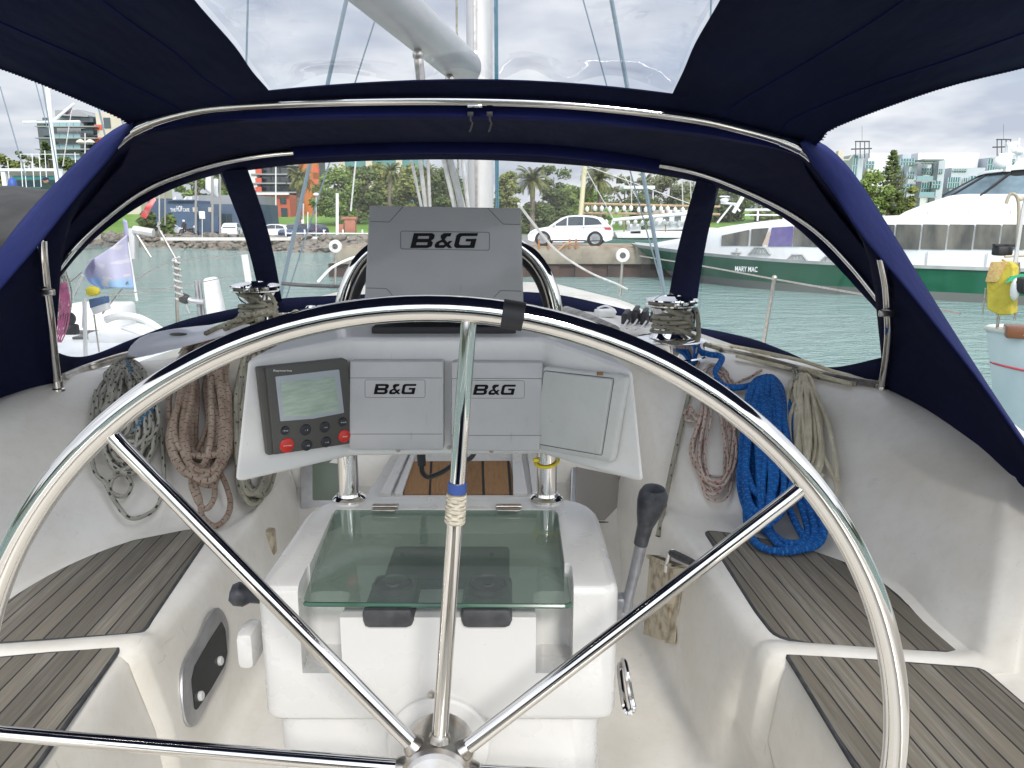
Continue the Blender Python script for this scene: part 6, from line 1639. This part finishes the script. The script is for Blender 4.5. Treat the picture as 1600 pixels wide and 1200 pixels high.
# ------------------------------------------------------------ fishing boat behind the quay
tan = mat('tan_painted_rail', (.42, .30, .18), .8); yel = mat('pale_yellow_mast', (.62, .58, .36), .6)
fb = thing('fishing_boat', P(1000, 380, 56), 'fishing boat with tan rails and rows of white floats behind the quay', 'fishing boat')
m = MB(); q = lambda px, py, Y=56: P(px, py, Y)
pl_ = [q(880, 372), q(905, 371), q(1000, 374), q(1120, 372), q(1120, 400), q(890, 402)]; m.prism(pl_, (0, 3.5, 0), .1); m.build('hull', mat('dark_green_hull', (.02, .09, .065), .6, col2=(.03, .12, .09), scale=1), fb)
m = MB(); pl_ = [q(960, 362), q(1015, 359), q(1120, 356), q(1120, 372), q(965, 372)]; m.prism(pl_, (0, 3.2, 0), .05); m.build('bulwark', M['white'], fb)
m = MB(); m.prism([q(984, 350), q(1002, 350), q(1002, 366), q(984, 366)], (0, 1.5, 0), .05); m.prism([q(1030, 328), q(1075, 328), q(1080, 362), q(1020, 362)], (0, 2.4, 0), .06); m.build('deck_house', M['white'], fb)
for x in (1036, 1054): pan(fb, 'window', x, x+10, 334, 345, 55.98, .06, winm)
m = MB(); m.tube([q(907, 340), q(914, 256)], .17, 10); m.build('mast', yel, fb)
m = MB()
for y0, y1 in ((318, 323), (333, 335)): m.tube([q(905, y0), q(1125, y1)], .09, 6)
for x in (912, 925, 975, 1040, 1090): m.tube([q(x, 319), q(x, 362)], .05, 5)
m.build('tan_rails', tan, fb)
m = MB(); m.tube([q(958, 344, 55), q(1010, 339, 55), q(1110, 331, 55)], .12, 8); m.tube([q(950, 366, 55), q(958, 344, 55)], .06, 6); m.build('white_boom', M['white'], fb)
rn = random.Random(3)
for i in range(34):
    row = i % 2; x = 918+i*5.7+rn.uniform(-1, 1); y = (324 if row == 0 else 345)+rn.uniform(-1, 2); c0 = q(x, y+2, 55.8)
    m = MB(); m.lathe([(.02, .22), (.06, .16), (.14, .08), (.15, -.05), (.08, -.18), (0, -.2)], c0, V((0, 0, 1)), 8); m.build('float', M['white'], fb)
m = MB()
for x0, y0, x1, y1 in ((914, 258, 1110, 330), (914, 262, 960, 345), (1085, 262, 1120, 300), (968, 262, 1000, 318)): m.tube([q(x0, y0, 55.5), q(x1, y1, 55.5)], .03, 4)
for x in (985, 1065, 1078, 1090): m.tube([q(x, 262, 57), q(x+2, 320, 57)], .035, 4)
m.build('rigging', M['rope_wh'], fb)
m = MB(); rn2 = random.Random(5)
for _ in range(3): leaves(m, q(990+rn2.uniform(-8, 8), 352, 57.5), (1.0, .4, .5), 60, .12, rn2)
m.build('net_heap', LM[2], fb, flat=True)

# ------------------------------------------------------------ wooden yacht at the right edge
wy = thing('wooden_yacht', P(1600, 560, 8.2), 'pale blue wooden yacht with teak deck at the right edge', 'sailing yacht')
hb = mat('pale_blue_hull', (.56, .64, .67), .3, col2=(.50, .585, .62), scale=1.2)
tip = P(1541, 515, 8.6); ax = V((.9, -.43, 0)).normalized(); ay = V((.43, .9, 0)).normalized()
dz = tip.z
def wsec(a):
    bq_ = 1.25*math.sin(min(1, a/3.2)*math.pi/2)**.65; sh = dz-.10*math.sin(min(1, a/4)*math.pi/2)
    return bq_, sh
rows = []; deckr = []; rails = [[], []]; stripe = []
c0 = tip+ay*0.0
for i in range(26):
    a = 7*(i/25)**1.7; bq_, sh = wsec(a); c_ = c0+ax*a+ay*.9*0
    rk = .22*(1-min(1, a/2))
    prof = [(1.0, 0), (1.03, -.25), (1.0, -.55), (.86, -.95), (.55, -1.4), (.1, -2.0)]
    rows.append([V((c_.x, c_.y, 0))+ax*(rk*(-z)*.9)-ay*(bq_*k)+V((0, 0, sh+z)) for k, z in prof]+[V((c_.x, c_.y, 0))+ax*(rk*(-z)*.9)+ay*(bq_*k)+V((0, 0, sh+z)) for k, z in prof[::-1]])
    p0 = V((c_.x, c_.y, sh)); deckr.append([p0-ay*bq_*.96+V((0, 0, -.02)), p0, p0+ay*bq_*.96+V((0, 0, -.02))]); rails[0].append(p0-ay*bq_+V((0, 0, .02))); rails[1].append(p0+ay*bq_+V((0, 0, .02)))
    stripe.append(V((c_.x, c_.y, 0))+ax*(rk*.36)-ay*(bq_*1.035+.008)+V((0, 0, sh-.36)))
m = MB(); m.grid(rows); m.build('hull', hb, wy, sharp=60)
m = MB(); m.grid(deckr); m.build('deck', mat('brown_teak_deck', (.19, .095, .055), .6, col2=(.13, .06, .035), scale=3, stretch=(2, 2, 1)), wy)
m = MB(); m.tube(rails[0], .03, 8); m.tube(rails[1], .03, 8); m.build('rub_rail', mat('pale_grey_rail', (.55, .56, .52), .5), wy)
m = MB(); m.tube(stripe, .012, 5); m.build('red_stripe', mat('red_line', (.5, .05, .07), .5), wy)
m = MB(); k0 = P(1590, 512, 8.1); m.box(V((k0.x+.14, k0.y+.15, dz+.03)), (.30, .3, .13), Matrix.Rotation(-.45, 3, 'Z'), .02); m.build('cabin_coaming', mat('brown_varnish', (.17, .065, .03), .3), wy)
m = MB(); m.tube([P(1558, 512, 8.4), P(1562, 480, 8.4)], .016, 8); m.tube([P(1558, 512, 8.4), P(1561, 488, 8.4)], .014, 8); m.tube([P(1535, 492, 8.4), P(1540, 450, 8.4)], .008, 6); m.tube([P(1585, 500, 8.2), P(1593, 440, 8.2), P(1592, 410, 8.2)], .012, 8); m.build('stern_rail', M['dull'], wy)
m = MB(); m.tube(cat([P(1583, 430, 8.3), P(1588, 410, 8.3), P(1590, 370, 8.3), P(1592, 325, 8.3), P(1588, 306, 8.3), P(1578, 304, 8.3), P(1572, 318, 8.3)], 6), .017, 8); m.tube([P(1592, 312, 8.3), P(1640, 300, 8.3)], .02, 8); m.tube([P(1570, 401, 8.3), P(1640, 397, 8.3)], .014, 6); m.build('davit', mat('tan_tube', (.42, .36, .27), .6), wy)
m = MB(); m.tube([P(1586, 410, 8.1), P(1598, 330, 8.1), P(1620, 230, 8.1)], .018, 6); m.build('backstay', M['mastp'], wy)
yb = thing('lifesling_bag', P(1560, 488, 8.25), 'yellow rescue bag hanging on the rail of the pale blue yacht', 'bag')
ym = mat('yellow_fabric', (.52, .43, .055), .8, col2=(.42, .34, .04), scale=7, bump=.4, bscale=14, bdist=.03)
PLY = Plane(P(1541, 485, 8.3), P(1582, 492, 8.1), P(1545, 410, 8.3))
def ybx(pix, dep, mt, name, rr=.02, off=0):
    m = MB(); m.prism(rpoly([PLY.at(x, y, off) for x, y in pix], rr, 4), -PLY.n*dep, .02, seg=3); return m.build(name, mt, yb)
ybx([(1541, 432), (1549, 411), (1574, 410), (1584, 418), (1581, 492), (1560, 493), (1541, 483)], .16, ym, 'body')
ybx([(1540, 440), (1549, 409), (1575, 408), (1561, 437), (1558, 441)], .02, mat('faded_label', (.56, .46, .16), .8, col2=(.55, .26, .14), scale=40), 'flap', .01, .018)
m = MB(); m.tube([PLY.at(1581, 440, .02), PLY.at(1584, 420, -.05), PLY.at(1560, 407, -.1)], .012, 6); m.build('strap', ym, yb)
m = MB(); c0 = P(1566, 392, 8.45); m.box(c0+V((0, 0, 0)), (.16, .14, .10), None, .02); m.box(c0+V((.02, 0, .06)), (.24, .06, .03), None, .008); m.build('black_fitting', trim, label='black outboard bracket above the yellow bag', cat='bracket')
ob_ = thing('outboard_motor', P(1600, 460, 8.0), 'black outboard motor half cut off beside the yellow bag', 'outboard motor')
m = MB(); m.box(P(1604, 446, 8.0), (.20, .2, .17), None, .05); m.build('cowl', trim, ob_); m = MB(); m.ball(P(1586, 452, 8.05), (.04, .06, .12), 2); m.build('white_pad', M['white'], ob_)
m = MB(); q = [P(1572, 442, 8.1), P(1580, 432, 8.1), P(1600, 428, 8.1), P(1602, 434, 8.1), P(1584, 438, 8.1)]; m.prism(q, (0, .02, 0)); m.build('pennant', mat('green_cloth', (.03, .35, .18), .8), label='small green cloth beside the yellow bag', cat='cloth')

# ------------------------------------------------------------ neighbouring boats on the left
nb = thing('white_yacht', P(180, 550, 7.5), 'white sailing yacht moored on the left seen through the window', 'sailing yacht')
q = lambda px, py, Y=7.5: P(px, py, Y)
m = MB(); dk = EYE-1.38
def dkp(px, py): return PZ(px, py, dk)
pl_ = [dkp(60, 498), dkp(190, 498), dkp(262, 512), dkp(300, 520), dkp(300, 580), dkp(40, 600), dkp(-60, 560)]
m.prism([V((p.x, p.y, -.3)) for p in pl_], (0, 0, dk+.3), .05); m.build('hull', M['white'], nb)
m = MB(); a = dkp(150, 510); m.box(a+V((.0, .1, .14)), (.75, .55, .30), None, .04); m.box(dkp(215, 530)+V((0, 0, .05)), (.9, .5, .12), None, .03); m.build('cockpit_coaming', M['white'], nb)
m = MB(); m.box(dkp(168, 528)+V((0, 0, .015)), (.7, .25, .03), None, .01); m.box(dkp(130, 522)+V((0, 0, .02)), (1.2, .10, .05), None, .01); m.build('dark_hatch', M['bezel'], nb)
m = MB(); 
m.tube(cat([q(165, 500), q(185, 494), q(215, 496), q(240, 508), q(262, 524)], 5), .035, 8); m.tube(cat([q(190, 512), q(215, 520), q(245, 530)], 4), .02, 6); m.tube([q(130, 512, 7.2), q(133, 466, 7.2)], .014, 6); m.tube([q(134, 560, 6.8), q(132, 470, 6.8)], .018, 8)
m.build('stern_rail', M['white'], nb)
m = MB()
for x0, y0, x1, y1 in ((145, 478, 155, 550), (110, 440, 128, 425), (128, 430, 117, 462), (200, 440, 160, 490)): m.tube([q(x0, y0), q(x1, y1)], .008, 5)
m.build('thin_lines', M['dull'], nb)
m = MB(); c0 = q(105, 498, 7.2); m.lathe([(.03, -.03), (.07, -.03), (.07, .03), (.03, .03)], c0, V((.3, -1, .2)), 14); m.lathe([(.02, -.02), (.045, -.02), (.045, .02), (.02, .02)], c0+V((.0, -.02, .09)), V((.3, -1, .2)), 12); m.box(c0+V((.03, 0, -.10)), (.12, .08, .10), None, .02); m.build('mainsheet_block', trim, nb)
pr = thing('pink_rope', q(96, 530, 6.6), 'pink rope coil hanging from the rail of the white yacht', 'rope')
pk_ = rope_mat('pink_rope_fibre', (.72, .16, .36), (.62, .10, .28), .3, .3, 30); rn = random.Random(6); m = MB()
for i in range(5):
    dx = i*3-6; m.tube(cat([q(99+dx*.4, 444, 6.6), q(94+dx, 470, 6.6), q(92+dx*1.5, 505+rn.uniform(-12, 14), 6.6), q(88+dx, 535, 6.6), q(97+dx*1.4, 510, 6.6), q(104+dx*.8, 468, 6.6)], 5, True), .0055, 6, closed=True)
m.ball(q(99, 446, 6.58), (.035, .03, .03), 2, 0, None, .2, rn); m.build('coil', pk_, pr)
rp = MB()
for i in range(5):
    dx = i*4-8; rp.tube(cat([q(92+dx, 420, 6.9), q(90+dx*1.5, 460, 6.9), q(95+dx*1.7, 490, 6.9), q(102+dx*1.2, 455, 6.9)], 5, True), .007, 6, closed=True)
rp.build('rope_coil', M['rope_bk'], label='pale flecked rope hanging behind the pink coil', cat='rope')
ob2 = thing('outboard_motor', q(322, 480, 7.5), 'white outboard motor cover on a bracket behind the yacht', 'outboard motor')
m = MB(); PLO = Plane(q(312, 495, 7.5), q(344, 495, 7.5), q(315, 434, 7.55)); m.prism(rpoly([PLO.at(x, y) for x, y in ((315, 435), (331, 434), (345, 496), (322, 500))], .05, 4), (0, .2, 0), .03); m.build('cowl', M['white'], ob2)
m = MB(); m.tube([q(283, 462), q(300, 470), q(318, 472)], .028, 8); m.tube([q(306, 438, 7.55), q(312, 494, 7.55)], .02, 8); m.tube([q(311, 438, 7.58), q(318, 494, 7.58)], .02, 8); m.tube([q(282, 452), q(296, 490)], .012, 6); m.build('bracket', M['alu'], ob2)
m = MB(); m.box(q(287, 466), (.10, .08, .09), Matrix.Rotation(.4, 3, 'Y'), .02); m.build('tiller_grip', trim, ob2)
fl = thing('flag', q(212, 470, 7.6), 'pale blue and lilac flag drooping from a white staff', 'flag')
m = MB(); m.tube([q(199, 378, 7.6), q(214, 470, 7.6)], .013, 8); m.build('staff', M['white'], fl)
def flag_mat():
    m, nt, b = newmat('flag_cloth'); g = N(nt); c = g.coord(); sp = g.n('ShaderNodeSeparateXYZ'); g.l(c, sp.inputs[0])
    f = g.ramp(g.math('ADD', sp.outputs[2], g.math('MULTIPLY', g.noise(c, 3, 3), .15)), .26, .30)
    a = g.mix(f, (.32, .50, .74), (.50, .49, .64)); st = g.ramp(g.noise(g.coord('Object', (3, 3, 9)), 1.0, 3), .56, .6)
    g.l(g.mix(st, a, (.62, .60, .66)), b.inputs['Base Color']); b.inputs['Roughness'].default_value = .8
    return m
ac = [(199, 366), (203, 395), (208, 425), (211, 452)]; bc_ = [(176, 385), (172, 408), (176, 430), (180, 450)]; cc_ = [(150, 402), (142, 420), (148, 440), (160, 452)]; dc_ = [(143, 405), (132, 424), (136, 438), (150, 450)]
m = MB(); m.grid(col_loft([[(x, y, 7.6) for x, y in ac], [(x, y, 7.42) for x, y in bc_], [(x, y, 7.66) for x, y in cc_], [(x, y, 7.5) for x, y in dc_]], 5, 5)); m.build('cloth', flag_mat(), fl, solid=.004, sharp=180)
m = MB(); m.grid(col_loft([[(192, 342, 7.7), (194, 360, 7.7), (196, 372, 7.7)], [(198, 345, 7.6), (200, 358, 7.6), (201, 370, 7.6)]], 3, 3)); m.build('upper_fold', mat('lilac_cloth', (.45, .45, .66), .8), fl, solid=.004)
m = MB(); pts = [q(200, 357, 9.5), q(210, 357, 9.5), q(210, 405, 9.5), q(203, 405, 9.5)]; m.prism(pts, (0, .12, 0), .01); m.tube([q(209, 359, 9.5), q(240, 364, 9.5)], .05, 8); m.build('davit_arm', M['mastp'], label='white post with short arm behind the flag', cat='post')
m = MB(); m.tube([q(211, 362, 9.5), q(236, 402, 9.5)], .014, 6); m.tube([q(250, 360, 9.5), q(275, 405, 9.5)], .014, 6); m.build('stay_wire', M['dull'], label='thin wires slanting down from the white arm', cat='wire')
hs_ = thing('horseshoe_buoy', q(144, 462, 7.4), 'yellow rescue light above a blue and white pouch', 'rescue buoy')
m = MB(); m.ball(q(145, 455, 7.4), (.07, .05, .05), 2, 0, None, .12, random.Random(1)); m.build('light', M['yellow'], hs_)
m = MB(); pts = [q(138, 468, 7.4), q(162, 463, 7.4), q(164, 474, 7.4), q(140, 482, 7.4)]; m.prism(pts, (0, .1, 0), .01); m.build('blue_flap', mat('blue_pouch', (.08, .14, .28), .8), hs_)
m = MB(); pts = [q(139, 477, 7.41), q(165, 474, 7.41), q(167, 484, 7.41), q(145, 492, 7.41)]; m.prism(pts, (0, .09, 0), .01); m.build('white_pouch', M['white'], hs_)
m = MB(); m.tube([q(129, 430, 7.2), q(110, 470, 7.2)], .012, 6); m.build('boat_hook', M['white'], label='thin white boat hook leaning left of the flag', cat='boat hook')
# grey boom tent, far left
m = MB(); rows = []
for i in range(12):
    x = -240+i*29.5; r = []
    for k in range(13):
        a = math.pi*(k/12); yy = 395-105*math.sin(a)**.8*(1 if i < 10 else .93); Y = 6.2+1.1*math.cos(a)
        r.append(P(x if i < 11 else 82, yy+1.5*math.sin(i*1.7+k), Y))
    rows.append(r)
m.grid(rows); m.build('boom_cover', mat('grey_boom_cover', (.045, .044, .043), .9, col2=(.025, .025, .025), scale=2.2, bump=.5, bscale=4, bdist=.05), solid=.01, label='dark grey boom cover of the neighbouring boat', cat='sail cover')
# white mast with crosstrees and pennant, far left
lm = thing('yacht_mast', P(92, 300, 32), 'tall white mast with crosstrees in front of the apartment block', 'mast')
m = MB(); m.tube([P(92, 300, 32), P(80, 200, 32), P(68, 60, 32)], .085, 8); m.build('tube', M['white'], lm)
m = MB(); m.tube([P(36, 191, 32), P(125, 190, 32)], .05, 6); m.tube([P(83, 189, 32), P(116, 162, 32)], .05, 6); m.build('crosstree', M['white'], lm)
m = MB(); m.grid([[P(98, 176, 32), P(113, 166, 32)], [P(102, 178, 32.1), P(112, 172, 32.1)], [P(104, 179, 32), P(112, 178, 32)]]); m.build('pennant', mat('mauve_pennant', (.35, .22, .30), .8), lm, solid=.01)
GW = 'wire stays on the neighbouring boats'
wire((0, 135, 30), (40, 275, 30), .02, 'dark wire at the extreme left edge', GW); wire((52, 115, 30), (74, 200, 30), .018, 'wire meeting the left crosstree', GW); wire((64, 120, 30), (92, 280, 30), .022, 'teal wire close beside the white mast', GW); wire((112, 172, 32), (98, 260, 32), .02, 'thin flag halyard beside the white mast', GW, 'rope_wh'); wire((152, 160, 36), (166, 220, 36), .035, 'grey wire in front of the cream end wall', GW); wire((188, 180, 36), (194, 200, 36), .03, 'short wire near the navy flap', GW)
GM = 'white dock posts at the far left'
for k, (px, y0) in enumerate(((32, 242), (38, 255), (50, 240), (61, 240), (70, 235), (12, 252), (117, 238))):
    m = MB(); m.tube([P(px, y0, 60), P(px+4, 300, 60)], .03, 6); m.build('dock_post', M['white'], label='slim white dock post in front of the boat shed', cat='post', group=GM)
m = MB(); m.tube([P(30, 241, 60), P(124, 241, 60)], .022, 5); m.build('dock_wire', M['white'], label='thin white line strung along the dock posts', cat='wire')
m = MB(); a = P(20, 290, 58); m.ball(a, (.32, .3, .6), 2); m.build('blue_drum', mat('blue_drum', (.03, .08, .32), .5), label='blue drum near the boat shed', cat='drum')
# ------------------------------------------------------------ camera, sky, sun
cd = bpy.data.cameras.new('camera'); co = bpy.data.objects.new('camera', cd); COL.objects.link(co)
cd.sensor_width = 36; cd.lens = F/1600*36; cd.clip_start = .02; cd.clip_end = 6000
co.location = CAM; co.rotation_euler = (math.pi/2-PIT, 0, 0)
S.camera = co
EL, AZ = R(36), R(14)   # soft sun behind the viewer, a little to the right
wd = bpy.data.worlds.new('World'); S.world = wd; wd.use_nodes = True
nt = wd.node_tree; g = N(nt); bg = nt.nodes['Background']
sky = g.n('ShaderNodeTexSky', sky_type='NISHITA', sun_disc=False, sun_elevation=EL, sun_rotation=math.pi-AZ)
tc = g.n('ShaderNodeTexCoord'); sp = g.n('ShaderNodeSeparateXYZ'); g.l(tc.outputs['Generated'], sp.inputs[0])
den = g.math('ADD', g.math('MAXIMUM', sp.outputs[2], 0), .22)
cb = g.n('ShaderNodeCombineXYZ'); g.l(g.math('DIVIDE', sp.outputs[0], den), cb.inputs[0]); g.l(g.math('DIVIDE', sp.outputs[1], den), cb.inputs[1])
c1 = g.noise(cb.outputs[0], 1.5, 4, .5); c2 = g.noise(cb.outputs[0], 4.0, 3, .5)
f = g.ramp(g.math('ADD', g.math('MULTIPLY', c1, .7), g.math('MULTIPLY', c2, .3)), .40, .60)
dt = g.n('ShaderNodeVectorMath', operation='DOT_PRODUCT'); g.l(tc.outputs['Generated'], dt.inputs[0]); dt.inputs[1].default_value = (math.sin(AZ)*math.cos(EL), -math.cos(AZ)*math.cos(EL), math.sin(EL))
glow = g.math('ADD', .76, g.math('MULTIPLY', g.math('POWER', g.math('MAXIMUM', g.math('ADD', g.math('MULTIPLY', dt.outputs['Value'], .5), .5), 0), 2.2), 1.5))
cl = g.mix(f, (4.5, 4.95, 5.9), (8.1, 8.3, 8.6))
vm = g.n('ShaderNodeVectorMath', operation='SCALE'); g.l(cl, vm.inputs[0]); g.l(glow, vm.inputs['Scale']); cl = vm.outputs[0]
cov = g.ramp(g.noise(cb.outputs[0], .8, 5), .30, .5)
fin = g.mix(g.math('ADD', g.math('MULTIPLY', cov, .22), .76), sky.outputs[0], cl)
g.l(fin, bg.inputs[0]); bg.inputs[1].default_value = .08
sd = bpy.data.lights.new('sun', 'SUN'); so = bpy.data.objects.new('sun', sd); COL.objects.link(so)
sd.energy = 1.5; sd.angle = R(10); sd.color = (1, .96, .9)
dv = V((math.sin(AZ)*math.cos(EL), -math.cos(AZ)*math.cos(EL), math.sin(EL)))
so.rotation_euler = dv.to_track_quat('Z', 'Y').to_euler(); so.location = (3, -6, 12)
S.view_settings.view_transform = 'Standard'; S.view_settings.look = 'None'; S.view_settings.gamma = 1
S.view_settings.exposure = .88
S.cycles.max_bounces = 8; S.cycles.transparent_max_bounces = 16
S.cycles.use_denoising = True
